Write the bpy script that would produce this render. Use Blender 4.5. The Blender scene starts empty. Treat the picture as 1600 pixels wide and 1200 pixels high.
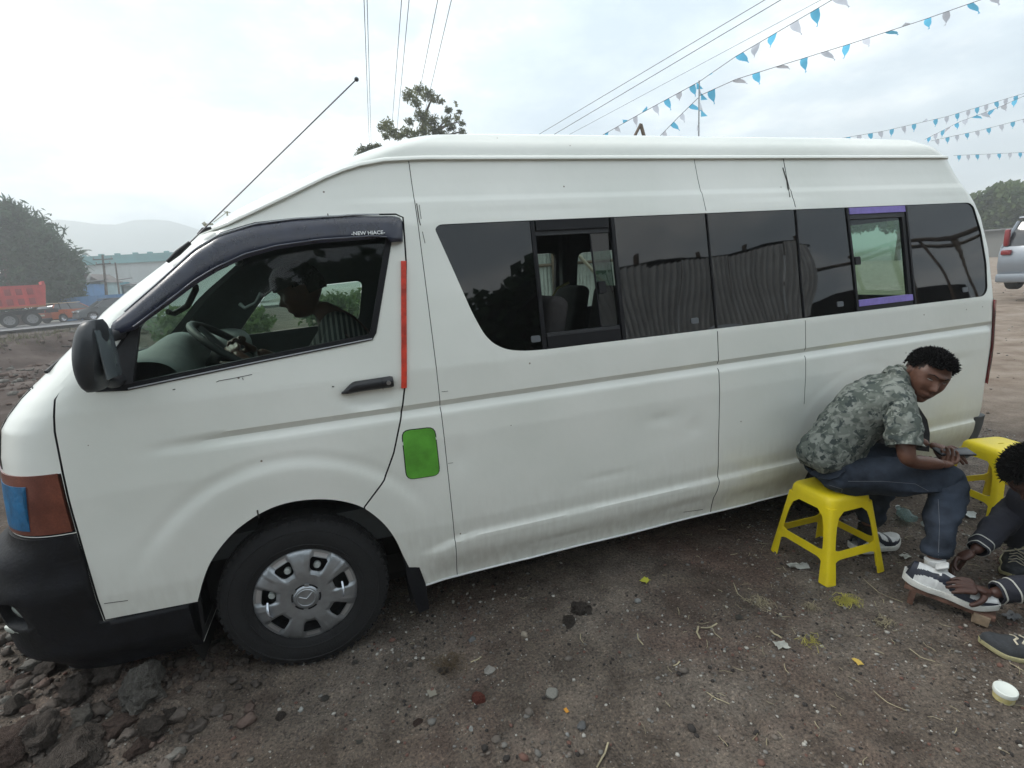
import bpy, bmesh, math, random
import numpy as np
from mathutils import Vector, Matrix, noise as mnoise

SC = bpy.context.scene
COL = SC.collection
# ------------------------------------------------------------------ camera
CAM_R = Vector((0.94673088, -0.31421408, -0.07049937))
CAM_U = Vector((0.133075, 0.18238234, 0.97418054))
CAM_F = Vector((0.2932434, 0.9316685, -0.21448103))
CAM_C = Vector((1.33308599, -3.02791539, 1.62345167))
FOC = 790.0
cam_d = bpy.data.cameras.new('camera'); cam = bpy.data.objects.new('camera', cam_d); COL.objects.link(cam)
m = Matrix.Identity(4)
for i, v in enumerate((CAM_R, CAM_U, -CAM_F)):
    for j in range(3): m[j][i] = v[j]
m.translation = CAM_C
cam.matrix_world = m
cam_d.sensor_width = 36.0; cam_d.lens = FOC / 1600 * 36.0
cam_d.clip_start = 0.05; cam_d.clip_end = 6000
SC.camera = cam
# ------------------------------------------------------------------ light
SUN_EL, SUN_AZ = math.radians(48), math.radians(150)      # azimuth: direction the sun stands in, from +x towards +y
sun_d = bpy.data.lights.new('sun', 'SUN'); sun = bpy.data.objects.new('sun', sun_d); COL.objects.link(sun)
sun_d.energy = 1.45; sun_d.angle = math.radians(16); sun_d.color = (1.0, 0.96, 0.9)
sdir = Vector((math.cos(SUN_EL) * math.cos(SUN_AZ), math.cos(SUN_EL) * math.sin(SUN_AZ), math.sin(SUN_EL)))
sun.rotation_euler = sdir.to_track_quat('Z', 'Y').to_euler()
W = bpy.data.worlds.new('World'); SC.world = W; W.use_nodes = True
nt = W.node_tree; nt.nodes.clear()
N = nt.nodes.new; LK = nt.links.new
out = N('ShaderNodeOutputWorld')
sky = N('ShaderNodeTexSky'); sky.sky_type = 'NISHITA'; sky.sun_disc = False
sky.sun_elevation = SUN_EL; sky.sun_rotation = math.radians(90) - SUN_AZ
sky.dust_density = 3.0; sky.ozone_density = 1.0
bg1 = N('ShaderNodeBackground'); bg1.inputs[1].default_value = 0.075; LK(sky.outputs[0], bg1.inputs[0])
tc = N('ShaderNodeTexCoord')
sep = N('ShaderNodeSeparateXYZ'); LK(tc.outputs['Generated'], sep.inputs[0])
# clouds laid on a plane high above: direction divided by its height
mz = N('ShaderNodeMath'); mz.operation = 'MAXIMUM'; LK(sep.outputs[2], mz.inputs[0]); mz.inputs[1].default_value = 0.0
mz2 = N('ShaderNodeMath'); mz2.operation = 'ADD'; LK(mz.outputs[0], mz2.inputs[0]); mz2.inputs[1].default_value = 0.22
dv = N('ShaderNodeVectorMath'); dv.operation = 'DIVIDE'; LK(tc.outputs['Generated'], dv.inputs[0])
cb = N('ShaderNodeCombineXYZ')
for i in range(3): LK(mz2.outputs[0], cb.inputs[i])
LK(cb.outputs[0], dv.inputs[1])
mp = N('ShaderNodeMapping'); LK(dv.outputs[0], mp.inputs[0]); mp.inputs['Location'].default_value = (1.7, 0.4, 0.0)
n1 = N('ShaderNodeTexNoise'); LK(mp.outputs[0], n1.inputs['Vector'])
n1.inputs['Scale'].default_value = 1.5; n1.inputs['Detail'].default_value = 9; n1.inputs['Roughness'].default_value = 0.55; n1.inputs['Distortion'].default_value = 0.35
r1 = N('ShaderNodeValToRGB'); LK(n1.outputs['Fac'], r1.inputs[0])
r1.color_ramp.elements[0].position = 0.36; r1.color_ramp.elements[0].color = (0.72, 0.72, 0.72, 1)
r1.color_ramp.elements[1].position = 0.50; r1.color_ramp.elements[1].color = (1, 1, 1, 1)
n2 = N('ShaderNodeTexNoise'); LK(mp.outputs[0], n2.inputs['Vector'])
n2.inputs['Scale'].default_value = 1.15; n2.inputs['Detail'].default_value = 8; n2.inputs['Roughness'].default_value = 0.6
r2 = N('ShaderNodeValToRGB'); LK(n2.outputs['Fac'], r2.inputs[0])
r2.color_ramp.elements[0].position = 0.38; r2.color_ramp.elements[0].color = (0.38, 0.47, 0.55, 1)
r2.color_ramp.elements[1].position = 0.60; r2.color_ramp.elements[1].color = (0.84, 0.87, 0.87, 1)
e = r2.color_ramp.elements.new(0.49); e.color = (0.52, 0.60, 0.66, 1)
bg2 = N('ShaderNodeBackground'); LK(r2.outputs[0], bg2.inputs[0]); bg2.inputs[1].default_value = 1.15
mx = N('ShaderNodeMixShader'); LK(r1.outputs[0], mx.inputs[0]); LK(bg1.outputs[0], mx.inputs[1]); LK(bg2.outputs[0], mx.inputs[2])
LK(mx.outputs[0], out.inputs[0])
SC.view_settings.view_transform = 'Standard'; SC.view_settings.look = 'None'
SC.view_settings.exposure = 0.72; SC.view_settings.gamma = 1.0; SC.view_settings.use_curve_mapping = False
SC.render.engine = 'CYCLES'
cy = SC.cycles
cy.use_denoising = True
cy.max_bounces = 8; cy.diffuse_bounces = 3; cy.glossy_bounces = 3; cy.transmission_bounces = 6; cy.transparent_max_bounces = 24
cy.volume_bounces = 2
cy.sample_clamp_indirect = 6

# ------------------------------------------------------------------ helpers
R = random.Random(7)
def ray(px, py):
    return CAM_F + CAM_R * ((px - 800) / FOC) - CAM_U * ((py - 600) / FOC)
def at(px, py, ax, v):
    """the point of the place seen at a spot of the photograph, on the plane axis=v"""
    d = ray(px, py); t = (v - CAM_C[ax]) / d[ax]
    return CAM_C + d * t
def tag(o, label=None, cat=None, group=None, kind=None):
    if label: o['label'] = label
    if cat: o['category'] = cat
    if group: o['group'] = group
    if kind: o['kind'] = kind
    return o
def empty(name, loc=(0, 0, 0), label=None, cat=None, group=None, rz=0.0):
    o = bpy.data.objects.new(name, None); COL.objects.link(o); o.location = loc; o.rotation_euler = (0, 0, rz)
    o.empty_display_size = 0.1
    return tag(o, label, cat, group)
def link(name, me, mats=None, parent=None, smooth=None):
    if mats is not None and not isinstance(mats, (list, tuple)): mats = [mats]
    if mats and not me.materials:
        for mm in mats: me.materials.append(mm)
    o = bpy.data.objects.new(name, me); COL.objects.link(o)
    if parent is not None: o.parent = parent
    if smooth is not None: shade(me, smooth)
    return o
def shade(me, ang=40):
    if ang is None: return
    if ang <= 0:
        me.polygons.foreach_set('use_smooth', [False] * len(me.polygons)); return
    me.polygons.foreach_set('use_smooth', [True] * len(me.polygons))
    if ang < 180:
        try: me.set_sharp_from_angle(angle=math.radians(ang))
        except Exception: pass
def obj(name, bm, mats=None, parent=None, smooth=35):
    me = bpy.data.meshes.new(name); bm.normal_update(); bm.to_mesh(me); bm.free()
    return link(name, me, mats, parent, smooth)
def from_py(name, vs, fs, mats=None, parent=None, smooth=35, fix=False):
    me = bpy.data.meshes.new(name)
    me.from_pydata([tuple(v) for v in vs], [], fs); me.update()
    if fix:
        bm = bmesh.new(); bm.from_mesh(me); bmesh.ops.recalc_face_normals(bm, faces=bm.faces); bm.to_mesh(me); bm.free()
    return link(name, me, mats, parent, smooth)
def copy_tree(o, parent=None):
    c = o.copy(); COL.objects.link(c)
    if parent is not None: c.parent = parent
    for ch in [x for x in bpy.data.objects if x.parent == o and x != c]:
        copy_tree(ch, c)
    return c
def box(bm, c, s, rot=None, bev=0.0, seg=2, mat=0):
    """a box of full size s about c"""
    r = bmesh.ops.create_cube(bm, size=1.0)
    vs = r['verts']
    for v in vs: v.co = Vector((v.co.x * s[0], v.co.y * s[1], v.co.z * s[2]))
    if bev > 0:
        es = list({e for v in vs for e in v.link_edges})
        rr = bmesh.ops.bevel(bm, geom=es, offset=bev, segments=seg, affect='EDGES', profile=0.5)
        vs = list({v for f in rr['faces'] for v in f.verts} | {v for v in vs if v.is_valid})
    for v in vs:
        co = v.co
        if rot is not None: co = rot @ co
        v.co = co + Vector(c)
    if mat:
        for f in {f for v in vs for f in v.link_faces}: f.material_index = mat
    return vs
def tube(bm, pts, rad, seg=8, closed=False, cap=True, mat=0, flat=None):
    """a swept tube along pts; rad a number or list; flat=(a,b) scales the section"""
    pts = [Vector(p) for p in pts]; n = len(pts)
    if not hasattr(rad, '__len__'): rad = [rad] * n
    rings = []; prev = None
    for i, p in enumerate(pts):
        a = pts[i - 1] if (i > 0 or closed) else p
        b = pts[(i + 1) % n] if (i < n - 1 or closed) else p
        t = (b - a).normalized()
        if prev is None:
            up = Vector((0, 0, 1)) if abs(t.z) < 0.9 else Vector((0, 1, 0))
            x = t.cross(up).normalized()
        else:
            x = (prev - t * prev.dot(t)).normalized()
        prev = x; y = t.cross(x).normalized()
        fa, fb = flat if flat else (1, 1)
        rings.append([bm.verts.new(p + (x * math.cos(k * 2 * math.pi / seg) * fa + y * math.sin(k * 2 * math.pi / seg) * fb) * rad[i]) for k in range(seg)])
    fs = []
    for i in range(n if closed else n - 1):
        A, B = rings[i], rings[(i + 1) % n]
        for k in range(seg):
            fs.append(bm.faces.new((A[k], A[(k + 1) % seg], B[(k + 1) % seg], B[k])))
    if cap and not closed:
        fs.append(bm.faces.new(rings[0][::-1])); fs.append(bm.faces.new(rings[-1]))
    for f in fs: f.material_index = mat
    return rings
def lathe(bm, prof, c, axis='y', seg=32, mat=0, a0=0.0, a1=2 * math.pi):
    """prof: (radius, along-axis) pairs"""
    full = abs(a1 - a0 - 2 * math.pi) < 1e-6
    c = Vector(c); rows = []
    k_n = seg if full else seg + 1
    for (r_, h) in prof:
        row = []
        for k in range(k_n):
            a = a0 + (a1 - a0) * k / seg
            if axis == 'y': p = Vector((r_ * math.cos(a), h, r_ * math.sin(a)))
            elif axis == 'z': p = Vector((r_ * math.cos(a), r_ * math.sin(a), h))
            else: p = Vector((h, r_ * math.cos(a), r_ * math.sin(a)))
            row.append(bm.verts.new(c + p))
        rows.append(row)
    for i in range(len(rows) - 1):
        for k in range(seg):
            q = (rows[i][k], rows[i][(k + 1) % k_n], rows[i + 1][(k + 1) % k_n], rows[i + 1][k])
            f = bm.faces.new(q); f.material_index = mat
    return rows
def prism_xz(bm, poly, y0, y1, mat=0):
    """closed prism through y from an (x,z) outline; y0, y1 numbers or functions of (x, z)"""
    f0 = y0 if callable(y0) else (lambda x, z: y0)
    f1 = y1 if callable(y1) else (lambda x, z: y1)
    a = [bm.verts.new((x, f0(x, z), z)) for x, z in poly]; b = [bm.verts.new((x, f1(x, z), z)) for x, z in poly]
    n = len(poly); fs = [bm.faces.new(a), bm.faces.new(b[::-1])]
    for i in range(n): fs.append(bm.faces.new((a[i], b[i], b[(i + 1) % n], a[(i + 1) % n])))
    for f in fs: f.material_index = mat
    return fs
def in_poly(poly, x, z):
    c = False; j = len(poly) - 1
    for i in range(len(poly)):
        xi, zi = poly[i]; xj, zj = poly[j]
        if (zi > z) != (zj > z) and x < (xj - xi) * (z - zi) / (zj - zi) + xi: c = not c
        j = i
    return c
def round_poly(pts, r, seg=4):
    """corners rounded by r (a number, or one per corner)"""
    out_ = []; n = len(pts)
    if not hasattr(r, '__len__'): r = [r] * n
    for i in range(n):
        p = Vector(pts[i]); a = Vector(pts[i - 1]); b = Vector(pts[(i + 1) % n])
        ri = min(r[i], (a - p).length * .49, (b - p).length * .49)
        if ri < 1e-4: out_.append(tuple(p)); continue
        q0 = p + (a - p).normalized() * ri; q1 = p + (b - p).normalized() * ri
        for k in range(seg + 1):
            t = k / seg
            q = q0 * (1 - t) ** 2 + p * 2 * t * (1 - t) + q1 * t * t
            out_.append(tuple(q))
    return out_
def smooth_step(a, b, x):
    t = min(1.0, max(0.0, (x - a) / (b - a))); return t * t * (3 - 2 * t)
def boolean(o, cutter, op='DIFFERENCE', keep=False):
    md = o.modifiers.new('b', 'BOOLEAN'); md.operation = op; md.solver = 'EXACT'; md.object = cutter
    try: md.material_mode = 'INDEX'
    except Exception: pass
    apply_mods(o)
    if not keep:
        me = cutter.data; bpy.data.objects.remove(cutter); bpy.data.meshes.remove(me)
def apply_mods(o):
    dg = bpy.context.evaluated_depsgraph_get(); dg.update()
    ev = o.evaluated_get(dg)
    me = bpy.data.meshes.new_from_object(ev, preserve_all_data_layers=False, depsgraph=dg)
    old = o.data; o.modifiers.clear(); o.data = me; me.name = o.name
    if old.users == 0: bpy.data.meshes.remove(old)

# ------------------------------------------------------------------ materials
def mat_new(name):
    m_ = bpy.data.materials.new(name); m_.use_nodes = True
    b = m_.node_tree.nodes['Principled BSDF']; return m_, m_.node_tree, b
def mat(name, col, rough=0.6, metal=0.0, noise=0.0, nscale=8.0, bump=0.0, bscale=60.0, spec=0.5, coat=0.0, emit=None, col2=None, detail=6, sub=0.0, bdist=0.01):
    m_, t, b = mat_new(name)
    b.inputs['Base Color'].default_value = (*col, 1); b.inputs['Roughness'].default_value = rough
    b.inputs['Metallic'].default_value = metal; b.inputs['Specular IOR Level'].default_value = spec
    b.inputs['Coat Weight'].default_value = coat; b.inputs['Coat Roughness'].default_value = 0.08
    if emit: b.inputs['Emission Color'].default_value = (*col, 1); b.inputs['Emission Strength'].default_value = emit
    tc_ = t.nodes.new('ShaderNodeTexCoord')
    if noise > 0 or col2:
        n_ = t.nodes.new('ShaderNodeTexNoise'); n_.inputs['Scale'].default_value = nscale; n_.inputs['Detail'].default_value = detail
        n_.inputs['Roughness'].default_value = 0.65
        t.links.new(tc_.outputs['Object'], n_.inputs['Vector'])
        rp = t.nodes.new('ShaderNodeValToRGB'); t.links.new(n_.outputs['Fac'], rp.inputs[0])
        c2 = col2 if col2 else tuple(c * (1 - noise) for c in col)
        c1 = col if col2 else tuple(min(1, c * (1 + noise)) for c in col)
        rp.color_ramp.elements[0].position = 0.35; rp.color_ramp.elements[0].color = (*c2, 1)
        rp.color_ramp.elements[1].position = 0.65; rp.color_ramp.elements[1].color = (*c1, 1)
        t.links.new(rp.outputs[0], b.inputs['Base Color'])
        rr = t.nodes.new('ShaderNodeMapRange'); t.links.new(n_.outputs['Fac'], rr.inputs[0])
        rr.inputs[1].default_value = 0.3; rr.inputs[2].default_value = 0.7
        rr.inputs[3].default_value = max(0, rough - .08); rr.inputs[4].default_value = min(1, rough + .08)
        t.links.new(rr.outputs[0], b.inputs['Roughness'])
    if bump > 0:
        n3 = t.nodes.new('ShaderNodeTexNoise'); n3.inputs['Scale'].default_value = bscale; n3.inputs['Detail'].default_value = 5
        t.links.new(tc_.outputs['Object'], n3.inputs['Vector'])
        bp = t.nodes.new('ShaderNodeBump'); bp.inputs['Strength'].default_value = bump; bp.inputs['Distance'].default_value = bdist
        t.links.new(n3.outputs['Fac'], bp.inputs['Height']); t.links.new(bp.outputs[0], b.inputs['Normal'])
    return m_
def glass(name, tint, ior=1.45, rough=0.02, dirt=0.0, dirtcol=(.5, .5, .48)):
    m_, t, b = mat_new(name); t.nodes.remove(b)
    o_ = t.nodes['Material Output']
    tr = t.nodes.new('ShaderNodeBsdfTransparent'); tr.inputs[0].default_value = (*tint, 1)
    gl = t.nodes.new('ShaderNodeBsdfGlossy'); gl.inputs['Roughness'].default_value = rough
    fr = t.nodes.new('ShaderNodeFresnel'); fr.inputs[0].default_value = ior
    mx_ = t.nodes.new('ShaderNodeMixShader')
    geo = t.nodes.new('ShaderNodeNewGeometry'); inv = t.nodes.new('ShaderNodeMath'); inv.operation = 'SUBTRACT'; inv.inputs[0].default_value = 1.0; t.links.new(geo.outputs['Backfacing'], inv.inputs[1])
    mul_ = t.nodes.new('ShaderNodeMath'); mul_.operation = 'MULTIPLY'; t.links.new(fr.outputs[0], mul_.inputs[0]); t.links.new(inv.outputs[0], mul_.inputs[1])
    t.links.new(mul_.outputs[0], mx_.inputs[0]); t.links.new(tr.outputs[0], mx_.inputs[1]); t.links.new(gl.outputs[0], mx_.inputs[2])
    last = mx_
    if dirt > 0:
        df = t.nodes.new('ShaderNodeBsdfDiffuse'); df.inputs[0].default_value = (*dirtcol, 1)
        n_ = t.nodes.new('ShaderNodeTexNoise'); n_.inputs['Scale'].default_value = 3.0; n_.inputs['Detail'].default_value = 8
        tc_ = t.nodes.new('ShaderNodeTexCoord'); t.links.new(tc_.outputs['Object'], n_.inputs['Vector'])
        mr = t.nodes.new('ShaderNodeMapRange'); t.links.new(n_.outputs['Fac'], mr.inputs[0])
        mr.inputs[1].default_value = 0.3; mr.inputs[2].default_value = 0.75; mr.inputs[3].default_value = dirt * .3; mr.inputs[4].default_value = dirt
        m2 = t.nodes.new('ShaderNodeMixShader'); t.links.new(mr.outputs[0], m2.inputs[0]); t.links.new(mx_.outputs[0], m2.inputs[1]); t.links.new(df.outputs[0], m2.inputs[2])
        last = m2
    t.links.new(last.outputs[0], o_.inputs[0])
    return m_

# numpy value noise, seeded
_rs = np.random.RandomState(11); _T = _rs.rand(256, 256)
def vnoise(x, y):
    xi = np.floor(x).astype(int); yi = np.floor(y).astype(int); fx = x - xi; fy = y - yi
    fx = fx * fx * (3 - 2 * fx); fy = fy * fy * (3 - 2 * fy)
    a = _T[xi & 255, yi & 255]; b = _T[(xi + 1) & 255, yi & 255]; c = _T[xi & 255, (yi + 1) & 255]; d = _T[(xi + 1) & 255, (yi + 1) & 255]
    return (a * (1 - fx) + b * fx) * (1 - fy) + (c * (1 - fx) + d * fx) * fy
def fbm(x, y, o=5, g=0.5):
    s = 0; a = 1; t = 0
    for k in range(o):
        s = s + a * (vnoise(x * 2 ** k + 17 * k, y * 2 ** k + 31 * k) - .5); t += a; a *= g
    return s / t * 2
def srgb(r_, g_, b_):
    f = lambda c: (c / 255 / 12.92) if c / 255 <= 0.04045 else ((c / 255 + 0.055) / 1.055) ** 2.4
    return (f(r_), f(g_), f(b_))
# ================================================================== THE VAN
ZK = [0, .30, .55, .95, 1.25, 1.85, 2.02, 2.12, 2.16, 2.19, 2.24, 2.285, 2.315, 2.33]
WK = [.90, .915, .94, .94, .919, .807, .751, .725, .715, .70, .65, .50, .30, .04]
def Wz(z): return float(np.interp(z, ZK, WK))
XFZ = [.2, .3, .55, .8, 1.0, 1.1, 1.2, 1.24, 1.30, 1.38, 1.47, 1.585, 1.655, 1.746, 1.868, 1.95, 2.02, 2.12, 2.19, 2.24, 2.285, 2.315, 2.33]
XFX = [-.05, -.10, -.11, -.09, -.07, -.06, -.03, .0, .055, .15, .255, .38, .47, .60, .77, .89, 1.03, 1.25, 1.43, 1.58, 1.85, 2.3, 3.0]
XRZ = [.2, .4, .7, 1.0, 1.35, 1.56, 1.756, 1.95, 2.12, 2.19, 2.24, 2.285, 2.315, 2.33]
XRX = [5.30, 5.33, 5.33, 5.34, 5.34, 5.335, 5.29, 5.19, 5.13, 5.06, 4.95, 4.7, 4.2, 3.5]
def Xf(z): return float(np.interp(z, XFZ, XFX))
def Xr(z): return float(np.interp(z, XRZ, XRX))
def Af(z): return float(np.interp(z, [.2, 1.1, 1.3, 1.6, 1.9, 2.1, 2.3], [.40, .40, .36, .26, .24, .30, .30]))
def Ar(z): return float(np.interp(z, [.2, 1.9, 2.1, 2.33], [.16, .16, .22, .3]))
WX, WZc = 1.015, .345                      # front wheel centre
RWX = 4.125
DENTS = [(2.75, .86, .10, .035, .005), (2.95, .78, .05, .05, .004), (3.52, .70, .16, .10, .006), (4.85, .90, .16, .03, .006), (1.72, .85, .05, .09, .006), (2.45, .62, .14, .02, .004), (2.9, .36, .2, .03, .006), (3.35, .33, .1, .03, .006), (2.2, .345, .2, .02, .004)]
def disp(x, z):
    d = 0.0
    if x > .4 and z < 2.1:                   # waist groove
        k = smooth_step(.5, .95, x) * (1 - smooth_step(5.2, 5.26, x))
        t = (z - 1.088)
        if abs(t) < .05:
            d -= k * .0145 * (smooth_step(.024, .002, t) if t > 0 else smooth_step(-.036, -.002, t))
        d += k * .006 * smooth_step(1.12, 1.09, z) * 0
    if 1.5 < x < 5.15 and z < .6:            # rocker step
        zc = .475 - .05 * smooth_step(1.75, 1.5, x)
        k = smooth_step(1.49, 1.62, x)
        d += k * .016 * smooth_step(zc + .012, zc - .016, z)
        d -= k * .03 * smooth_step(.42, .26, z)
    if x > 1.3 and 1.9 < z < 2.11:
        d += .007 * smooth_step(1.957, 1.944, z) * smooth_step(1.3, 1.6, x)
    elif z <= 1.9: d += .007 * smooth_step(1.3, 1.6, x)
    for cx_, both in ((WX, 1), (RWX, .3)):
        r_ = math.hypot(x - cx_, z - WZc)
        if r_ < .72 and z > .50:
            k = smooth_step(.52, .80, z) * both
            d += k * .0065 * smooth_step(.625, .575, r_) * (1 - .5 * smooth_step(.58, .45, r_))
            d -= k * .0035 * max(0, 1 - (abs(r_ - .622) / .03) ** 2) if abs(r_ - .622) < .03 else 0
    if 1.1 < x < 1.55 and 1.05 < z < 1.28:  # dish behind the handle
        q = ((x - 1.385) / .13) ** 2 + ((z - 1.175) / .062) ** 2
        if q < 1: d -= .014 * (1 - q ** 1.5)
    for (cx_, cz_, a, b, h) in DENTS:
        q = ((x - cx_) / a) ** 2 + ((z - cz_) / b) ** 2
        if q < 4: d -= h * math.exp(-q * 1.5)
    if z < 1.9: d += .0022 * math.sin(x * 2.3 + z * 3.1) * math.sin(z * 4.0 + .7) + .0012 * math.sin(x * 7.1 + 1.3) * math.sin(z * 9 + x)
    return d
def Ys(x, z, inset=0.0): return -(Wz(z) + disp(x, z) - inset)
NF, NS, NR = 26, 210, 12
def half_ring(z, off, ns=NS, nf=NF, nr=NR, use_disp=True):
    ze = z + (off * smooth_step(1.9, 2.1, z) if off > 0 else 0)
    w = max(.02, Wz(ze) - off); xf = Xf(ze) + off; xr = Xr(ze) - off; a = Af(ze); ar = Ar(ze)
    pts = []
    for k in range(nf):
        th = (k / nf) * math.pi / 2
        s, c = math.sin(th), math.cos(th)
        pts.append((xf + a * (1 - c ** (2 / 2.5)), -w * s ** (2 / 2.5)))
    x0, x1 = xf + a, xr - ar
    for k in range(ns + 1):
        x = x0 + (x1 - x0) * k / ns
        y = -w
        if use_disp: y -= disp(x, z)
        pts.append((x, y))
    for k in range(nr - 1, -1, -1):
        th = (k / nr) * math.pi / 2
        s, c = math.sin(th), math.cos(th)
        pts.append((xr - ar * (1 - c ** (2 / 2.5)), -w * s ** (2 / 2.5)))
    return pts
def shell_mesh(bm, zs, off, mat_i, flip=False, ns=NS, nf=NF, nr=NR, use_disp=True):
    rings = []
    for z in zs:
        h = half_ring(z, off, ns, nf, nr, use_disp)
        full = h + [(x, -y) for x, y in h[-2:0:-1]]
        rings.append([bm.verts.new((x, y, z)) for x, y in full])
    n = len(rings[0]); fs = []
    for i in range(len(zs) - 1):
        A, B = rings[i], rings[i + 1]
        for k in range(n):
            fs.append(bm.faces.new((A[k], A[(k + 1) % n], B[(k + 1) % n], B[k])))
    fs.append(bm.faces.new(rings[0][::-1])); fs.append(bm.faces.new(rings[-1]))
    if flip:
        for f in fs: f.normal_flip()
    for f in fs: f.material_index = mat_i
    return fs

# ---- materials
def van_paint():
    m_, t, b = mat_new('white_van_paint')
    tc_ = t.nodes.new('ShaderNodeTexCoord'); ln = t.links.new
    b.inputs['Coat Weight'].default_value = 0.55; b.inputs['Coat Roughness'].default_value = 0.12
    b.inputs['Specular IOR Level'].default_value = 0.45
    sp = t.nodes.new('ShaderNodeSeparateXYZ'); ln(tc_.outputs['Object'], sp.inputs[0])
    n_ = t.nodes.new('ShaderNodeTexNoise'); n_.inputs['Scale'].default_value = 1.6; n_.inputs['Detail'].default_value = 7; ln(tc_.outputs['Object'], n_.inputs['Vector'])
    nf_ = t.nodes.new('ShaderNodeTexNoise'); nf_.inputs['Scale'].default_value = 38; nf_.inputs['Detail'].default_value = 6
    mp_ = t.nodes.new('ShaderNodeMapping'); mp_.inputs['Scale'].default_value = (1, 1, .25); ln(tc_.outputs['Object'], mp_.inputs[0]); ln(mp_.outputs[0], nf_.inputs['Vector'])
    base = t.nodes.new('ShaderNodeValToRGB'); ln(n_.outputs['Fac'], base.inputs[0])
    base.color_ramp.elements[0].position = .35; base.color_ramp.elements[0].color = (.77, .795, .735, 1)
    base.color_ramp.elements[1].position = .65; base.color_ramp.elements[1].color = (.85, .865, .81, 1)
    # road grime: thick along the sill, thinning upwards, broken by noise
    g = t.nodes.new('ShaderNodeMapRange'); ln(sp.outputs[2], g.inputs[0]); g.inputs[1].default_value = .72; g.inputs[2].default_value = .22; g.inputs[3].default_value = 0; g.inputs[4].default_value = 1
    mu = t.nodes.new('ShaderNodeMath'); mu.operation = 'MULTIPLY'; ln(g.outputs[0], mu.inputs[0])
    ad = t.nodes.new('ShaderNodeMath'); ad.operation = 'ADD'; ln(n_.outputs['Fac'], ad.inputs[0]); ln(nf_.outputs['Fac'], ad.inputs[1])
    rg = t.nodes.new('ShaderNodeMapRange'); ln(ad.outputs[0], rg.inputs[0]); rg.inputs[1].default_value = .7; rg.inputs[2].default_value = 1.25; rg.inputs[3].default_value = 0; rg.inputs[4].default_value = .42
    ln(rg.outputs[0], mu.inputs[1])
    mix = t.nodes.new('ShaderNodeMix'); mix.data_type = 'RGBA'; ln(mu.outputs[0], mix.inputs[0]); ln(base.outputs[0], mix.inputs[6]); mix.inputs[7].default_value = (.30, .265, .20, 1)
    # yellow mud stain low down at the rear
    gx = t.nodes.new('ShaderNodeMapRange'); ln(sp.outputs[0], gx.inputs[0]); gx.inputs[1].default_value = 3.0; gx.inputs[2].default_value = 4.2; gx.inputs[3].default_value = 0; gx.inputs[4].default_value = 1
    gz = t.nodes.new('ShaderNodeMapRange'); ln(sp.outputs[2], gz.inputs[0]); gz.inputs[1].default_value = .75; gz.inputs[2].default_value = .30; gz.inputs[3].default_value = 0; gz.inputs[4].default_value = .8
    m1 = t.nodes.new('ShaderNodeMath'); m1.operation = 'MULTIPLY'; ln(gx.outputs[0], m1.inputs[0]); ln(gz.outputs[0], m1.inputs[1])
    rn = t.nodes.new('ShaderNodeMapRange'); ln(n_.outputs['Fac'], rn.inputs[0]); rn.inputs[1].default_value = .3; rn.inputs[2].default_value = .6
    m2 = t.nodes.new('ShaderNodeMath'); m2.operation = 'MULTIPLY'; ln(m1.outputs[0], m2.inputs[0]); ln(rn.outputs[0], m2.inputs[1])
    mix2 = t.nodes.new('ShaderNodeMix'); mix2.data_type = 'RGBA'; ln(m2.outputs[0], mix2.inputs[0]); ln(mix.outputs[2], mix2.inputs[6]); mix2.inputs[7].default_value = (.50, .46, .27, 1)
    # small chips and rust specks
    vo = t.nodes.new('ShaderNodeTexVoronoi'); vo.inputs['Scale'].default_value = 7; ln(tc_.outputs['Object'], vo.inputs['Vector'])
    lt = t.nodes.new('ShaderNodeMath'); lt.operation = 'LESS_THAN'; ln(vo.outputs['Distance'], lt.inputs[0]); lt.inputs[1].default_value = .028
    mix3 = t.nodes.new('ShaderNodeMix'); mix3.data_type = 'RGBA'; ln(lt.outputs[0], mix3.inputs[0]); ln(mix2.outputs[2], mix3.inputs[6]); mix3.inputs[7].default_value = (.22, .18, .14, 1)
    ln(mix3.outputs[2], b.inputs['Base Color'])
    rr = t.nodes.new('ShaderNodeMapRange'); ln(nf_.outputs['Fac'], rr.inputs[0]); rr.inputs[3].default_value = .28; rr.inputs[4].default_value = .50; ln(rr.outputs[0], b.inputs['Roughness'])
    nb = t.nodes.new('ShaderNodeTexNoise'); nb.inputs['Scale'].default_value = 5; nb.inputs['Detail'].default_value = 3; ln(tc_.outputs['Object'], nb.inputs['Vector'])
    bp = t.nodes.new('ShaderNodeBump'); bp.inputs['Strength'].default_value = .12; bp.inputs['Distance'].default_value = .03; ln(nb.outputs['Fac'], bp.inputs['Height']); ln(bp.outputs[0], b.inputs['Normal'])
    return m_
M_PAINT = van_paint()
M_INNER = mat('cabin_lining', (.045, .05, .052), .8, noise=.15, nscale=20)
M_GAP = mat('panel_gap', (.012, .012, .013), .9)
M_BLACK = mat('black_plastic', (.018, .019, .022), .55, noise=.35, nscale=30, bump=.15, bscale=300)
M_BUMPER = mat('dusty_black_bumper', (.006, .0065, .009), .6, spec=.3, noise=.5, nscale=14, bump=.2, bscale=80)
M_RUBBER = mat('tyre_rubber', (.011, .011, .012), .85, noise=.35, nscale=14, bump=.3, bscale=120)
M_DUSTRUB = mat('dusty_rubber', (.007, .0065, .006), .9, noise=.3, nscale=20)
M_SEALG = mat('window_seal', (.006, .006, .008), .5, spec=.25)
G_DARK = glass('dark_tinted_glass', (.018, .022, .034), 1.64)
G_SLIDE = glass('sliding_pane_glass', (.38, .47, .42), 1.5)
G_GREEN = glass('green_tinted_glass', (.54, .68, .59), 1.5)
G_DOOR = glass('door_glass', (.90, .96, .92), 1.38)
G_VISOR = glass('smoked_acrylic', (.16, .17, .22), 1.5, rough=.08, dirtcol=(.06, .065, .10))

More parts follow.
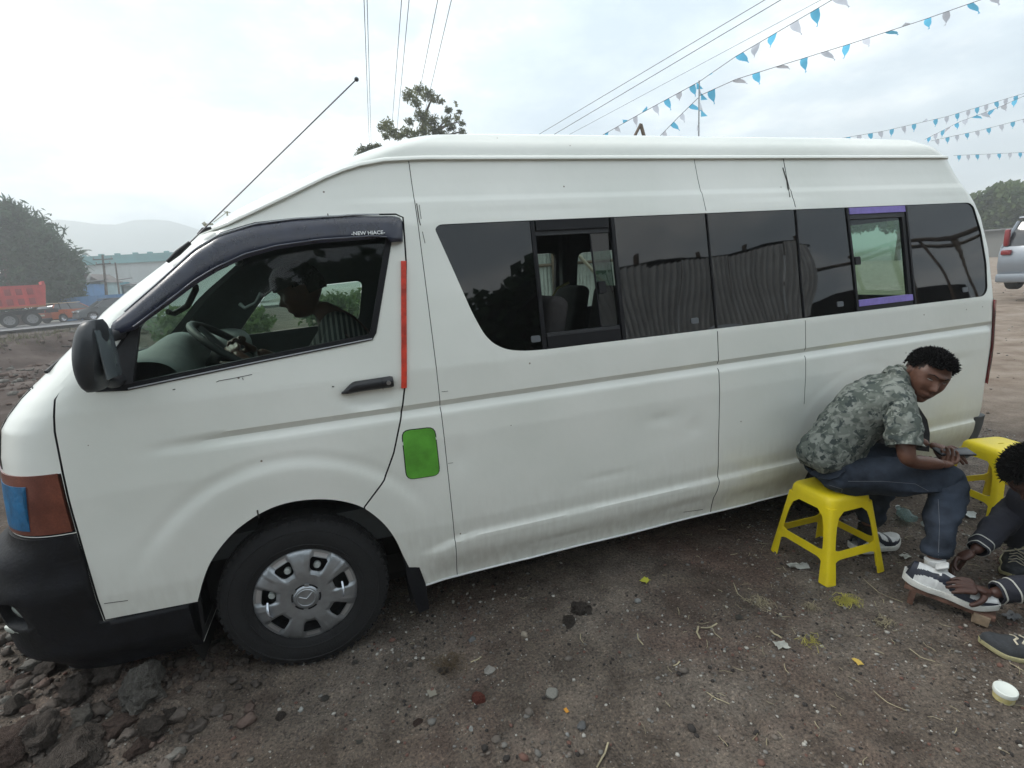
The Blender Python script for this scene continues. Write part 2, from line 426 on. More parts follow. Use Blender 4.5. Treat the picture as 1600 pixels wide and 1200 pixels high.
van = empty('minibus', (0, 0, 0), 'long white high-roof minibus with dark side windows parked on the dirt', 'minibus')

WIN = [(1.737, 1.828), (1.759, 1.844), (2.168, 1.846), (3.117, 1.846), (4.046, 1.846), (5.047, 1.846), (5.09, 1.824), (5.138, 1.67), (5.158, 1.477), (5.145, 1.31), (5.103, 1.274), (3.671, 1.274), (2.572, 1.275), (2.162, 1.275), (2.06, 1.280), (1.979, 1.296), (1.924, 1.33), (1.89, 1.374), (1.852, 1.464), (1.79, 1.663)]
WIN = round_poly(WIN, .035, 3)
DOORWIN = [(0.462, 1.317), (0.45, 1.346), (0.576, 1.507), (0.657, 1.606), (0.732, 1.676), (0.844, 1.766), (0.936, 1.818), (1.05, 1.843), (1.201, 1.853), (1.42, 1.858), (1.555, 1.855), (1.568, 1.835), (1.527, 1.70), (1.442, 1.423), (1.423, 1.396), (0.983, 1.353), (0.557, 1.309)]
DOOR = [(0.575, 1.60), (0.70, 1.69), (0.84, 1.80), (0.925, 1.845), (1.05, 1.878), (1.195, 1.89), (1.423, 1.897), (1.585, 1.893), (1.612, 1.879), (1.600, 1.702), (1.524, 1.182), (1.497, 1.071), (1.447, 0.92), (1.394, 0.808), (1.30, 0.705), (1.3, .45), (.632, .440), (.321, .455), (.317, .723), (.3165, .911), (.318, 1.046), (.322, 1.196), (.336, 1.306), (.362, 1.357), (.42, 1.423), (.50, 1.51)]
ARCH = [(.60, .10), (.629, .448), (.667, .54), (.708, .614), (.79, .701), (.867, .749), (.941, .779), (1.014, .791), (1.1, .786), (1.187, .765), (1.266, .727), (1.31, .691), (1.37, .615), (1.409, .532), (1.432, .437), (1.487, .255), (1.49, .10)]
_A = ARCH[1:-2]
for _k in range(2):
    _A = [_A[0]] + [q for i in range(len(_A) - 1) for q in (tuple(.75 * a + .25 * b for a, b in zip(_A[i], _A[i + 1])), tuple(.25 * a + .75 * b for a, b in zip(_A[i], _A[i + 1])))] + [_A[-1]]
ARCH = [ARCH[0]] + _A + ARCH[-2:]
ARCH_R = [(x - WX + RWX, z) for x, z in ARCH]
FLAP = round_poly([(1.488, 1.012), (1.632, 1.006), (1.632, .785), (1.484, .790)], .035, 4)

def van_body():
    bm = bmesh.new()
    zs = [.255 + (2.12 - .255) * i / 150 for i in range(151)] + [2.14, 2.16, 2.175, 2.19, 2.205, 2.22, 2.24, 2.26, 2.275, 2.285, 2.295, 2.305, 2.315, 2.323, 2.329]
    shell_mesh(bm, zs, 0, 0)
    zi = [.30 + (2.1 - .30) * i / 30 for i in range(31)] + [2.14, 2.18, 2.21, 2.24, 2.26]
    shell_mesh(bm, zi, .04, 1, flip=True, ns=40, nf=10, nr=6, use_disp=False)
    return obj('body_panel', bm, [M_PAINT, M_INNER, M_GAP], van, 28)
body = van_body()
# cutters, all disjoint, in one mesh
def densify(poly, step=.08, closed=True):
    out_ = []
    n = len(poly)
    for i in range(n if closed else n - 1):
        a = Vector(poly[i]); b = Vector(poly[(i + 1) % n]); k = max(1, int((b - a).length / step))
        for j in range(k): out_.append(tuple(a.lerp(b, j / k)))
    if not closed: out_.append(tuple(poly[-1]))
    return out_
cb_ = bmesh.new()
prism_xz(cb_, WIN, -1.3, -.5, 2)
prism_xz(cb_, DOORWIN, -1.3, -.5, 2)
prism_xz(cb_, ARCH, -1.3, -.62, 2); prism_xz(cb_, ARCH_R, -1.3, -.62, 2)
prism_xz(cb_, [(x, z) for x, z in ARCH], .62, 1.3, 2); prism_xz(cb_, ARCH_R, .62, 1.3, 2)
# far side: passenger door window and separate rear windows
prism_xz(cb_, round_poly([(.60, 1.33), (.85, 1.62), (1.48, 1.645), (1.42, 1.36)], .05), .5, 1.3, 2)
for a_, b_ in ((1.75, 2.20), (2.28, 2.98), (3.17, 3.85), (3.98, 4.45), (4.6, 5.05)):
    prism_xz(cb_, round_poly([(a_, 1.30), (a_, 1.74), (b_, 1.755), (b_, 1.30)], .05), .5, 1.3, 2)
# windscreen and rear window, cut along x
def prism_yz(bm, poly, x0, x1, m_=0):
    a = [bm.verts.new((x0, y, z)) for y, z in poly]; b = [bm.verts.new((x1, y, z)) for y, z in poly]
    n = len(poly); fs = [bm.faces.new(a), bm.faces.new(b[::-1])]
    for i in range(n): fs.append(bm.faces.new((a[i], b[i], b[(i + 1) % n], a[(i + 1) % n])))
    for f in fs: f.material_index = m_
WS = round_poly([(-.72, 1.335), (-.60, 1.84), (.60, 1.84), (.72, 1.335)], .06)
prism_yz(cb_, WS, -.5, 1.3, 2)
prism_yz(cb_, round_poly([(-.62, 1.25), (-.60, 1.80), (.60, 1.80), (.62, 1.25)], .08), 5.185, 5.6, 2)
# front: headlamp bays and the bumper are separate parts
prism_xz(cb_, [(-.6, .10), (-.6, .825), (.3128, .822), (.3165, .452), (.6275, .437), (.597, .10)], -1.4, 1.4, 2)
prism_xz(cb_, [(-.6, .8285), (-.6, 1.062), (.3125, 1.048), (.3125, .8255)], -1.4, -.42, 2)
prism_xz(cb_, [(-.6, .8285), (-.6, 1.062), (.3125, 1.048), (.3125, .8255)], .42, 1.4, 2)
# bumper corner at the rear
prism_xz(cb_, [(5.135, .10), (5.12, .492), (5.6, .492), (5.6, .10)], -1.4, 1.4, 2)
bmesh.ops.recalc_face_normals(cb_, faces=cb_.faces)
cut = obj('cut', cb_, [M_PAINT, M_INNER, M_GAP])
boolean(body, cut)
bm = bmesh.new(); bm.from_mesh(body.data)
bmesh.ops.delete(bm, geom=[f for f in bm.faces if (lambda c: .585 < c.x < .640 and c.z < .438 and abs(c.y) > .6)(f.calc_center_median())], context='FACES'); bm.to_mesh(body.data); bm.free()
# panel gaps: thin blades that bite a centimetre into the skin
def blade(bm, line, closed=False, w=.0028, depth=.010):
    line = densify(line, .05, closed); n = len(line); secs = []
    for i, (x, z) in enumerate(line):
        a = Vector(line[i - 1] if (i > 0 or closed) else line[i]); b = Vector(line[(i + 1) % n] if (i < n - 1 or closed) else line[i])
        t = (b - a).normalized(); nx, nz = -t.y * w, t.x * w
        yi = Ys(x, z, depth)
        secs.append([bm.verts.new((x + nx, -1.2, z + nz)), bm.verts.new((x - nx, -1.2, z - nz)), bm.verts.new((x - nx, yi, z - nz)), bm.verts.new((x + nx, yi, z + nz))])
    fs = []
    for i in range(n if closed else n - 1):
        A, B = secs[i], secs[(i + 1) % n]
        for k in range(4): fs.append(bm.faces.new((A[k], A[(k + 1) % 4], B[(k + 1) % 4], B[k])))
    if not closed: fs.append(bm.faces.new(secs[0][::-1])); fs.append(bm.faces.new(secs[-1]))
    for f in fs: f.material_index = 2
gb = bmesh.new()
blade(gb, DOOR, True, .0034, .012)
blade(gb, [(1.672, 2.118), (1.668, 1.6), (1.665, 1.098), (1.666, .20)], w=.0016, depth=.006)
blade(gb, [(3.108, 2.118), (3.115, 1.858)], w=.0016, depth=.006)
blade(gb, [(3.101, 1.262), (3.10, 1.0), (3.102, .6), (3.105, .44), (3.085, .36), (3.092, .20)], w=.0022, depth=.008)
blade(gb, [(3.68, 2.118), (3.685, 1.858)], w=.0024, depth=.008)
blade(gb, [(3.672, 1.262), (3.67, .9), (3.672, .80)], w=.0018, depth=.007)
blade(gb, [(.427, 1.432), (.40, 1.452), (.30, 1.405)], w=.003, depth=.01)
bmesh.ops.recalc_face_normals(gb, faces=gb.faces)
gcut = obj('gapcut', gb, [M_PAINT, M_INNER, M_GAP])
boolean(body, gcut)
# lift the front door out of the shell as a part of its own
def split_door():
    bm = bmesh.new(); bm.from_mesh(body.data)
    sel = []
    for f in bm.faces:
        c = f.calc_center_median()
        if c.y < -.55 and in_poly(DOOR, c.x, c.z) and c.z > .3: sel.append(f)
    bm2 = bm.copy(); ids = {f.index for f in sel}
    bmesh.ops.delete(bm, geom=sel, context='FACES')
    bm2.faces.ensure_lookup_table()
    bmesh.ops.delete(bm2, geom=[f for f in bm2.faces if f.index not in ids], context='FACES')
    bm.to_mesh(body.data); bm.free(); body.data.update(); shade(body.data, 28)
    d = obj('front_door', bm2, [M_PAINT, M_INNER, M_GAP], van, 28)
    return d
door = split_door()

# ---- skins laid over the side, from an outline in (x, z)
def side_patch(name, poly, inset, thick, mats_, parent=None, step=.05, side=-1, smooth=30, xstep=.12, use_disp=True, mi=0):
    bm = bmesh.new()
    bm.faces.new([bm.verts.new((x, 0, z)) for x, z in poly])
    xs = [p[0] for p in poly]; zs = [p[1] for p in poly]
    z = min(zs) + step
    while z < max(zs) - 1e-4:
        bmesh.ops.bisect_plane(bm, geom=bm.verts[:] + bm.edges[:] + bm.faces[:], plane_co=(0, 0, z), plane_no=(0, 0, 1)); z += step
    x = min(xs) + xstep
    while x < max(xs) - 1e-4:
        bmesh.ops.bisect_plane(bm, geom=bm.verts[:] + bm.edges[:] + bm.faces[:], plane_co=(x, 0, 0), plane_no=(1, 0, 0)); x += xstep
    def yy(x, z, ins): return side * (Wz(z) + (disp(x, z) if use_disp else .007 * smooth_step(1.3, 1.6, x)) - ins)
    if thick > 0:
        r = bmesh.ops.extrude_face_region(bm, geom=bm.faces[:])
        back = {v for v in r['geom'] if isinstance(v, bmesh.types.BMVert)}
    else: back = set()
    for v in bm.verts: v.co.y = yy(v.co.x, v.co.z, inset + (thick if v in back else 0))
    bmesh.ops.recalc_face_normals(bm, faces=bm.faces)
    for f in bm.faces: f.material_index = mi
    return obj(name, bm, mats_, parent, smooth)
# side glazing, near side
def strip_poly(xa0, xa1, xb0, xb1):
    """part of the window band between two slanted lines; x at top and at the foot"""
    bm = bmesh.new(); bm.faces.new([bm.verts.new((x, 0, z)) for x, z in WIN_G])
    for (xt, xf_, keep_right) in ((xa0, xa1, True), (xb0, xb1, False)):
        d_ = Vector((xf_ - xt, 0, 1.274 - 1.846)); nrm = Vector((d_.z, 0, -d_.x)); nrm = nrm if nrm.x > 0 else -nrm
        bmesh.ops.bisect_plane(bm, geom=bm.verts[:] + bm.edges[:] + bm.faces[:], plane_co=(xt, 0, 1.846), plane_no=nrm, clear_inner=keep_right, clear_outer=not keep_right)
    f = bm.faces[:][0]; pl = [(v.co.x, v.co.z) for v in f.verts]; bm.free(); return pl
WIN_G = WIN
GL = dict(inset=.006, thick=.005, step=.08)
D1, D2, D3, D4, D5, D6 = (2.180, 2.165), (2.584, 2.571), (3.117, 3.102), (3.686, 3.672), (4.053, 4.060), (4.507, 4.514)
side_patch('window', strip_poly(1.0, 1.0, D1[0] - .010, D1[1] - .010), .006, .005, G_DARK, van)
side_patch('window', strip_poly(D2[0] + .010, D2[1] + .010, D3[0] - .004, D3[1] - .004), .006, .005, G_DARK, van)
side_patch('window', strip_poly(D3[0] + .004, D3[1] + .004, D4[0] - .004, D4[1] - .004), .006, .005, G_DARK, van)
side_patch('window', strip_poly(D4[0] + .004, D4[1] + .004, D5[0] - .008, D5[1] - .008), .006, .005, G_DARK, van)
side_patch('window', strip_poly(D6[0] + .008, D6[1] + .008, 6, 6), .006, .005, G_DARK, van)
for (t_, b_, w_) in ((*D1, .009), (*D2, .009), (*D3, .003), (*D4, .003), (*D5, .007), (*D6, .007)):
    side_patch('window_divider', [(t_ - w_, 1.8445), (t_ + w_, 1.8445), (b_ + w_, 1.2765), (b_ - w_, 1.2765)], -.001, .02, M_SEALG, van)
# sliding window, half open
def bar(x0, x1, z0, z1, name, mt, parent, ins=-.001, th=.018): return side_patch(name, [(x0, z0), (x0, z1), (x1, z1), (x1, z0)], ins, th, mt, parent)
sl = bar(2.196, 2.563, 1.800, 1.8445, 'sliding_window', M_SEALG, van, .002)
bar(2.190, 2.563, 1.778, 1.7995, 'rail', M_BLACK, sl, .012, .02)
bar(2.185, 2.558, 1.330, 1.344, 'rail', M_BLACK, sl, .006, .02)
bar(2.183, 2.556, 1.2765, 1.3295, 'rail', M_SEALG, sl, .002, .02)
bar(2.47, 2.562, 1.3445, 1.7775, 'pane', G_SLIDE, sl, .020, .004)
bar(2.33, 2.469, 1.3445, 1.7775, 'pane', G_SLIDE, sl, .0255, .004) if False else None
side_patch('latch', round_poly([(2.475, 1.50), (2.475, 1.555), (2.512, 1.555), (2.512, 1.50)], .008), .006, .02, M_SEALG, sl)
side_patch('pane_edge', [(2.464, 1.345), (2.464, 1.777), (2.4695, 1.777), (2.4695, 1.345)], .017, .008, M_SEALG, sl)
M_PURPLE = mat('purple_tape', (.22, .17, .50), .55, noise=.15, nscale=12, bump=.1, bscale=40)
sw = bar(4.069, 4.494, 1.2765, 1.300, 'sliding_window', M_SEALG, van, .002)
bar(4.070, 4.494, 1.301, 1.335, 'purple_strip', M_PURPLE, sw, -.002, .02)
bar(4.066, 4.496, 1.808, 1.843, 'purple_strip', M_PURPLE, sw, -.002, .02)
bar(4.068, 4.494, 1.781, 1.8075, 'rail', M_BLACK, sw, .004, .02)
bar(4.069, 4.47, 1.336, 1.780, 'pane', G_GREEN, sw, .014, .004)
bar(4.4705, 4.494, 1.336, 1.7805, 'rail', M_SEALG, sw, .004, .02)
side_patch('latch', round_poly([(4.075, 1.53), (4.075, 1.575), (4.115, 1.575), (4.115, 1.53)], .008), .002, .02, M_SEALG, sw)
# latches low on the fixed panes
M_LATCH = mat('latch_grey', (.10, .11, .12), .4)
for x_ in (2.128, 2.977, 3.936, 4.947):
    side_patch('window_latch', round_poly([(x_ - .022, 1.312), (x_ - .022, 1.340), (x_ + .022, 1.340), (x_ + .022, 1.312)], .008), .001, .006, M_LATCH, van)
# far side and front glass
G_FAR = glass('far_side_glass', (.72, .78, .74), 1.45)
for a_, b_ in ((1.75, 2.20), (2.28, 2.98), (3.17, 3.85), (3.98, 4.45), (4.6, 5.05)):
    side_patch('window', [(a_ + .003, 1.303), (a_ + .003, 1.737), (b_ - .003, 1.752), (b_ - .003, 1.303)], .02, .004, G_FAR if a_ < 4 else G_FAR, van, side=1, use_disp=False)
side_patch('window', [(.61, 1.335), (.855, 1.615), (1.47, 1.640), (1.415, 1.365)], .02, .004, G_FAR, van, side=1, use_disp=False)
def front_glass():
    bm = bmesh.new(); zs = [1.34 + .50 * i / 16 for i in range(17)]; rows = []
    for z in zs:
        h = half_ring(z, .012, 4, 40, 4, False)[:41]
        lim = .715 - (z - 1.335) / .505 * .12
        h = [p for p in h if p[1] > -lim]
        # resample by y
        ys = [-lim + 2 * lim * k / 24 for k in range(25)]
        hy = [-p[1] for p in h] + [lim]; hx = [p[0] for p in h]; hx.append(hx[-1] + (hx[-1] - hx[-2]) * .5)
        rows.append([bm.verts.new((float(np.interp(abs(y), hy, hx)), y, z)) for y in ys])
    for i in range(len(rows) - 1):
        for k in range(24): bm.faces.new((rows[i][k], rows[i][k + 1], rows[i + 1][k + 1], rows[i + 1][k]))
    return obj('windscreen', bm, glass('windscreen_glass', (.86, .97, .90), 1.35), van, 60)
front_glass()
# door window
GLS = [(0.600, 1.525), (0.657, 1.600), (0.732, 1.670), (0.844, 1.758), (0.936, 1.808), (1.05, 1.833), (1.201, 1.843), (1.42, 1.848), (1.551, 1.845), (1.553, 1.835), (1.512, 1.70), (1.428, 1.430), (1.405, 1.407), (0.983, 1.367), (0.568, 1.322)]
side_patch('door_window', [(x, z) for x, z in GLS], .016, .004, G_DOOR, van)
def ring_patch(name, outer, inner_, inset, thick, mats_, parent):
    """flat band between two outlines with the same number of points"""
    n = len(outer); vs = []; fs = []
    for ins in (inset, inset + thick):
        for x, z in outer: vs.append((x, Ys(x, z, ins), z))
        for x, z in inner_: vs.append((x, Ys(x, z, ins), z))
    for i in range(n):
        j = (i + 1) % n
        fs += [(i, j, n + j, n + i), (2 * n + i, 3 * n + i, 3 * n + j, 2 * n + j), (i, 2 * n + i, 2 * n + j, j), (n + i, n + j, 3 * n + j, 3 * n + i)]
    return from_py(name, vs, fs, mats_, parent, 30, fix=True)
def shrink(poly, d):
    n = len(poly); out_ = []
    for i in range(n):
        a, p, b = Vector(poly[i - 1]), Vector(poly[i]), Vector(poly[(i + 1) % n])
        t1, t2 = (p - a).normalized(), (b - p).normalized(); nn = Vector((t1.y + t2.y, -(t1.x + t2.x)))
        nn.normalize(); k = d / max(.5, nn.dot(Vector((t1.y, -t1.x))))
        q = p + nn * k; out_.append((q.x, q.y))
    return out_
dwf = ring_patch('window_frame', DOORWIN, shrink(DOORWIN, .024), -.003, .025, M_SEALG, door)
side_patch('corner_sail', [(.470, 1.33), (.470, 1.36), (.60, 1.522), (.628, 1.548), (.575, 1.332)], -.004, .02, M_BLACK, door)
chn = from_py('bright_trim', *(lambda P: ([(x, Ys(x, z, -.0045) + dy, z + dz) for x, z in P for dy, dz in ((0, 0), (-.002, .003), (0, .006))], [(3 * i + a, 3 * i + a + 1, 3 * i + a + 4, 3 * i + a + 3) for i in range(len(P) - 1) for a in (0, 1)]))(densify([(.56, 1.312), (.983, 1.3555), (1.423, 1.3985)], .05, False)), mats=mat('grey_trim', (.30, .31, .33), .35), parent=door)
# smoked rain visor over the door window
VO = [(0.552, 1.556), (0.691, 1.667), (0.836, 1.788), (0.922, 1.836), (1.05, 1.871), (1.195, 1.885), (1.423, 1.892), (1.575, 1.889), (1.602, 1.880), (1.611, 1.860), (1.599, 1.780)]
VI = [(0.546, 1.514), (0.583, 1.512), (0.621, 1.522), (0.676, 1.560), (0.746, 1.606), (0.832, 1.665), (0.904, 1.704), (0.999, 1.746), (1.108, 1.772), (1.256, 1.789), (1.537, 1.797), (1.542, 1.778)]
def resample(pl, n):
    L_ = [0]
    for i in range(len(pl) - 1): L_.append(L_[-1] + math.dist(pl[i], pl[i + 1]))
    return [(float(np.interp(L_[-1] * k / n, L_, [p[0] for p in pl])), float(np.interp(L_[-1] * k / n, L_, [p[1] for p in pl]))) for k in range(n + 1)]
def visor():
    n = 60; A = resample(VO, n); B = resample(VI, n); vs = []; fs = []; m_ = 6
    prof = [(0, -.004), (.08, -.020), (.35, -.034), (.75, -.040), (.93, -.038), (1.0, -.033), (1.0, -.029)]
    for i in range(n + 1):
        for t, o_ in prof:
            x = A[i][0] * (1 - t) + B[i][0] * t; z = A[i][1] * (1 - t) + B[i][1] * t
            vs.append((x, -Wz(z) + o_, z))
    k = len(prof)
    for i in range(n):
        for j in range(k - 1): fs.append((i * k + j, i * k + j + 1, (i + 1) * k + j + 1, (i + 1) * k + j))
    v = from_py('rain_visor', vs, fs, mat('smoked_visor', (.011, .014, .032), .30, noise=.35, nscale=9, coat=.3), door, 50)
    md = v.modifiers.new('s', 'SOLIDIFY'); md.thickness = .003; apply_mods(v)
    # bright edge along its outer rim and a raised lip along the lower one
    bm = bmesh.new(); tube(bm, [(x, -Wz(z) - .003, z + .004) for x, z in A[2:52]], .0035, 6)
    obj('visor_edge', bm, mat('visor_rim', (.42, .44, .46), .4), v, 60)
    bm = bmesh.new(); P = [(A[i][0] * .13 + B[i][0] * .87, A[i][1] * .13 + B[i][1] * .87) for i in range(4, 59)]
    tube(bm, [(x, -Wz(z) - .0405, z) for x, z in P], .0028, 6); obj('visor_lip', bm, mat('visor_lip', (.12, .13, .16), .35), v, 60)
    return v
vis = visor()
def text_mesh(name, s, size, loc, rot, mt, parent, ext=.0006, bold=.0, align='CENTER', sx=1.0):
    c = bpy.data.curves.new(name, 'FONT'); c.body = s; c.size = size; c.extrude = ext; c.offset = bold; c.align_x = align; c.align_y = 'CENTER'; c.resolution_u = 3
    o = bpy.data.objects.new(name, c); COL.objects.link(o); o.location = loc; o.rotation_euler = rot; o.scale = (sx, 1, 1)
    dg = bpy.context.evaluated_depsgraph_get(); me = bpy.data.meshes.new_from_object(o.evaluated_get(dg))
    mw = o.matrix_basis.copy(); bpy.data.objects.remove(o); bpy.data.curves.remove(c)
    me.transform(mw); me.materials.clear(); return link(name, me, mt, parent)
M_WHITE = mat('white_lettering', (.8, .82, .82), .5)
z_t = 1.818; sl_t = math.atan2(Wz(1.80) - Wz(1.86), .06)
text_mesh('visor_lettering', '-NEW HIACE-', .0205, (1.462, -Wz(z_t) - .0425, z_t), (math.radians(90) - sl_t, 0, 0), M_WHITE, vis, .0008, .0003, sx=1.05)
# red tape along the rear door gap
side_patch('red_strip', [(1.579, 1.703), (1.600, 1.702), (1.533, 1.188), (1.511, 1.189)], -.009, .010, mat('red_tape', (.62, .045, .02), .5, noise=.4, nscale=14, bump=.3, bscale=60), door, step=.04)
# door handle
def handle():
    bm = bmesh.new(); x0, x1 = 1.275, 1.482; n = 18; rows = []
    for i in range(n + 1):
        t = i / n; x = x0 + (x1 - x0) * t
        top = 1.245 - .006 * (1 - t) - .030 * (1 - smooth_step(0, .28, t)); bot = 1.193 + .004 * t - .004 * (1 - smooth_step(0, .1, t))
        zc = (top + bot) / 2; h = (top - bot) / 2 * (.35 + .65 * smooth_step(0, .12, t)) * (1 - .15 * smooth_step(.95, 1, t))
        dep = .034 * (.4 + .6 * smooth_step(0, .15, t))
        rows.append([bm.verts.new((x, Ys(x, 1.22) - .0 + .004 - dep * max(0, math.sin(a)) ** .6 if 0 <= a <= math.pi else 0, zc + h * math.cos(a))) for a in [math.pi * k / 8 for k in range(9)]])
    for i in range(n):
        for k in range(8): bm.faces.new((rows[i][k], rows[i][k + 1], rows[i + 1][k + 1], rows[i + 1][k]))
    bm.faces.new(rows[0][::-1]); bm.faces.new(rows[-1])
    bmesh.ops.recalc_face_normals(bm, faces=bm.faces)
    h_ = obj('door_handle', bm, mat('handle_black', (.012, .012, .015), .45, coat=.1), door, 45)
    bm = bmesh.new(); lathe(bm, [(.0, -.040), (.008, -.040), (.009, -.036), (.009, -.02)], (1.462, Ys(1.462, 1.22) + .003, 1.222), 'y', 16)
    obj('lock', bm, mat('lock_steel', (.35, .35, .36), .35, metal=.9), h_, 40)
    bm = bmesh.new(); box(bm, (1.437, Ys(1.437, 1.22) - .0310, 1.220), (.0018, .003, .046)); obj('seam', bm, M_GAP, h_, 30)
handle()
# fuel flap
side_patch('fuel_flap_gap', FLAP, -.0005, .004, M_GAP, van)
side_patch('fuel_flap', shrink(FLAP, .004), -.0045, .0035, mat('green_flap', (.10, .36, .035), .45, noise=.22, nscale=9, coat=.2, bump=.1, bscale=25), van)
# drip rail and roof edge
def drip():
    P = [(.80, 1.852), (.907, 1.866), (.956, 1.880), (1.045, 1.918), (1.18, 1.979), (1.324, 2.047), (1.40, 2.077), (1.47, 2.098), (1.571, 2.116), (1.70, 2.122)]
    P = densify(P, .04, False) + [(1.75 + (4.90 - 1.75) * i / 60, 2.1235) for i in range(61)] + [(x, 2.1235) for x in (4.95, 5.0, 5.04, 5.07, 5.095, 5.115)]
    for s in (-1, 1):
        bm = bmesh.new(); rows = []
        prof = [(.004, .014), (-.006, .012), (-.015, .004), (-.017, -.004), (-.010, -.006), (-.004, -.003), (.006, -.008)]
        for i, (x, z) in enumerate(P):
            if x < Xf(z) + Af(z):
                xf, a, w = Xf(z), Af(z), Wz(z); t = max(0.0, 1 - (x - xf) / a) ; y = w * max(.0, 1 - t ** 2.5) ** .4
            elif x > Xr(z) - Ar(z): y = Wz(z) * max(0, 1 - ((x - Xr(z) + Ar(z)) / Ar(z)) ** 2.5) ** .4
            else: y = Wz(z)
            rows.append([bm.verts.new((x, s * (y - o_), z + dz)) for o_, dz in prof])
        k = len(prof)
        for i in range(len(rows) - 1):
            for j in range(k - 1): bm.faces.new((rows[i][j], rows[i][j + 1], rows[i + 1][j + 1], rows[i + 1][j]))
        bmesh.ops.recalc_face_normals(bm, faces=bm.faces)
        obj('drip_rail', bm, M_PAINT, van, 35)
drip()
bm = bmesh.new()
for s_ in (-1, 1):
    tube(bm, [(x, s_ * (-Ys(x, .262) + .0005), .2585 + .002 * math.sin(x * 9) * (1 if 2 < x < 3.4 else 0)) for x in np.linspace(1.50, 3.66, 60)], .0048, 6)
tag(obj('sill_edge', bm, mat('sill_edge_highlight', (.72, .74, .74), .4), van, 60), kind='stuff')  # sill lip; the highlight along it is put into its white colour
def side_at(px, py):
    d = ray(px, py); z = 1.0
    for _ in range(50):
        t = (Ys(1.0, z) - CAM_C[1]) / d[1]; x = CAM_C[0] + t * d[0]; t = (Ys(x, z) - CAM_C[1]) / d[1]; z = .5 * z + .5 * (CAM_C[2] + t * d[2])
    x = CAM_C[0] + t * d[0]; return Vector((x, Ys(x, z) - .0006, z))
M_SCR = mat('scratch_dark', (.05, .045, .04), .9)
for pts, r_ in (([(338, 597), (342, 595), (365, 591), (394, 585)], .0012), ([(379, 590), (380, 594)], .0012), ([(651, 318), (655, 345), (657, 352)], .0022), ([(655, 320), (658, 342)], .0012), ([(660, 362), (664, 380)], .0014),
    ([(700, 724), (708, 723)], .0009), ([(163, 943), (200, 938)], .0014), ([(1068, 800), (1098, 796)], .0013), ([(690, 612), (700, 611)], .0010), ([(519, 604), (522, 604)], .0022), ([(1223, 262), (1229, 282), (1234, 308)], .0030), ([(402, 797), (404, 808)], .0030), ([(270, 609), (274, 608)], .0018), ([(512, 334), (513, 339)], .002)):
    bm = bmesh.new(); tube(bm, [side_at(*p) for p in pts], r_, 5); obj('scratch', bm, M_SCR, van, 60)
# ------------------------------------------------------------------ van: nose, lamps, bumper
def front_skin(z0, z1, off, nz, ylim0=-2, ylim1=2, xlim=.6):
    """closed lump of the van's plan between two heights, blown out by off, to be cut to shape"""
    bm = bmesh.new(); zs = [z0 + (z1 - z0) * i / nz for i in range(nz + 1)]
    rings = []
    for z in zs:
        h = half_ring(z, -off, 60, 30, 4, False)
        h = [p for p in h if p[0] < xlim] + [(xlim, -(Wz(z) + off))]
        # same count on every level: resample by index
        L_ = [0]
        for i in range(len(h) - 1): L_.append(L_[-1] + math.dist(h[i], h[i + 1]))
        q = [(float(np.interp(L_[-1] * k / 44, L_, [p[0] for p in h])), float(np.interp(L_[-1] * k / 44, L_, [p[1] for p in h]))) for k in range(45)]
        full = q + [(x, -y) for x, y in q[::-1][:-1]]
        rings.append([bm.verts.new((x, y, z)) for x, y in full])
    n = len(rings[0])
    for i in range(len(zs) - 1):
        for k in range(n): bm.faces.new((rings[i][k], rings[i][(k + 1) % n], rings[i + 1][(k + 1) % n], rings[i + 1][k]))
    bm.faces.new(rings[0][::-1]); bm.faces.new(rings[-1])
    bmesh.ops.recalc_face_normals(bm, faces=bm.faces)
    return bm
# bumper: black corners that run back to the wheel arch
bp_ = front_skin(.215, .818, .006, 26, xlim=.594)
for v in bp_.verts:                       # lower lip tucks in, a shoulder half way up
    z = v.co.z; k = smooth_step(.33, .215, z) * .05; v.co.x -= .085 * smooth_step(.30, -.02, v.co.x) * smooth_step(.80, .70, z); s = .014 * math.exp(-((z - .60) / .05) ** 2) if v.co.x < .30 else 0
    d = Vector((-1 if v.co.x < .1 else 0, math.copysign(1, v.co.y) if abs(v.co.y) > .5 else 0, 0))
    v.co += d * (s - k)
bumper = obj('front_bumper', bp_, [M_BUMPER], van, 35)
cb = bmesh.new()
prism_xz(cb, [(.308, .90), (.3095, .448), (.7, .432), (.7, .90)], -1.5, 1.5)
prism_xz(cb, [(-.6, .10), (-.6, .70), (-.02, .70), (.02, .60), (.02, .10)], -.35, .35) if False else None
cc = obj('c', cb, [M_BUMPER]); boolean(bumper, cc)
# fog lamp pocket in each corner
ok, fl_, fn_, _ = bumper.ray_cast(CAM_C, ray(14, 962).normalized())
ok2, fl2_, fn2_, _ = bumper.ray_cast(CAM_C, ray(20, 988).normalized())
for s in (-1, 1):
    def mir(v): return Vector((v.x, v.y if s < 0 else -v.y, v.z))
    loc, nn = mir(fl_), mir(fn_); Rf = nn.to_track_quat('X', 'Z').to_matrix()
    cb = bmesh.new(); box(cb, loc - nn * .005, (.09, .13, .125), Rf, .02)
    cc = obj('c', cb, [M_BUMPER]); boolean(bumper, cc)
    bm = bmesh.new(); lathe(bm, [(0, .012), (.026, .010), (.040, .0), (.043, -.02)], (0, 0, 0), 'x', 20)
    for v in bm.verts: v.co = Rf @ v.co + loc - nn * .035 + Vector((0, 0, -.012))
    bmesh.ops.recalc_face_normals(bm, faces=bm.faces)
    fg = obj('fog_lamp', bm, mat('lamp_glass', (.42, .47, .44), .15, spec=.8), van, 50)
    bm = bmesh.new(); box(bm, mir(fl2_) - nn * .016, (.034, .105, .034), Rf, .010)
    obj('fog_lamp_bezel', bm, mat('chipped_white_bezel', (.50, .53, .48), .45, noise=.3, nscale=25), fg, 40)
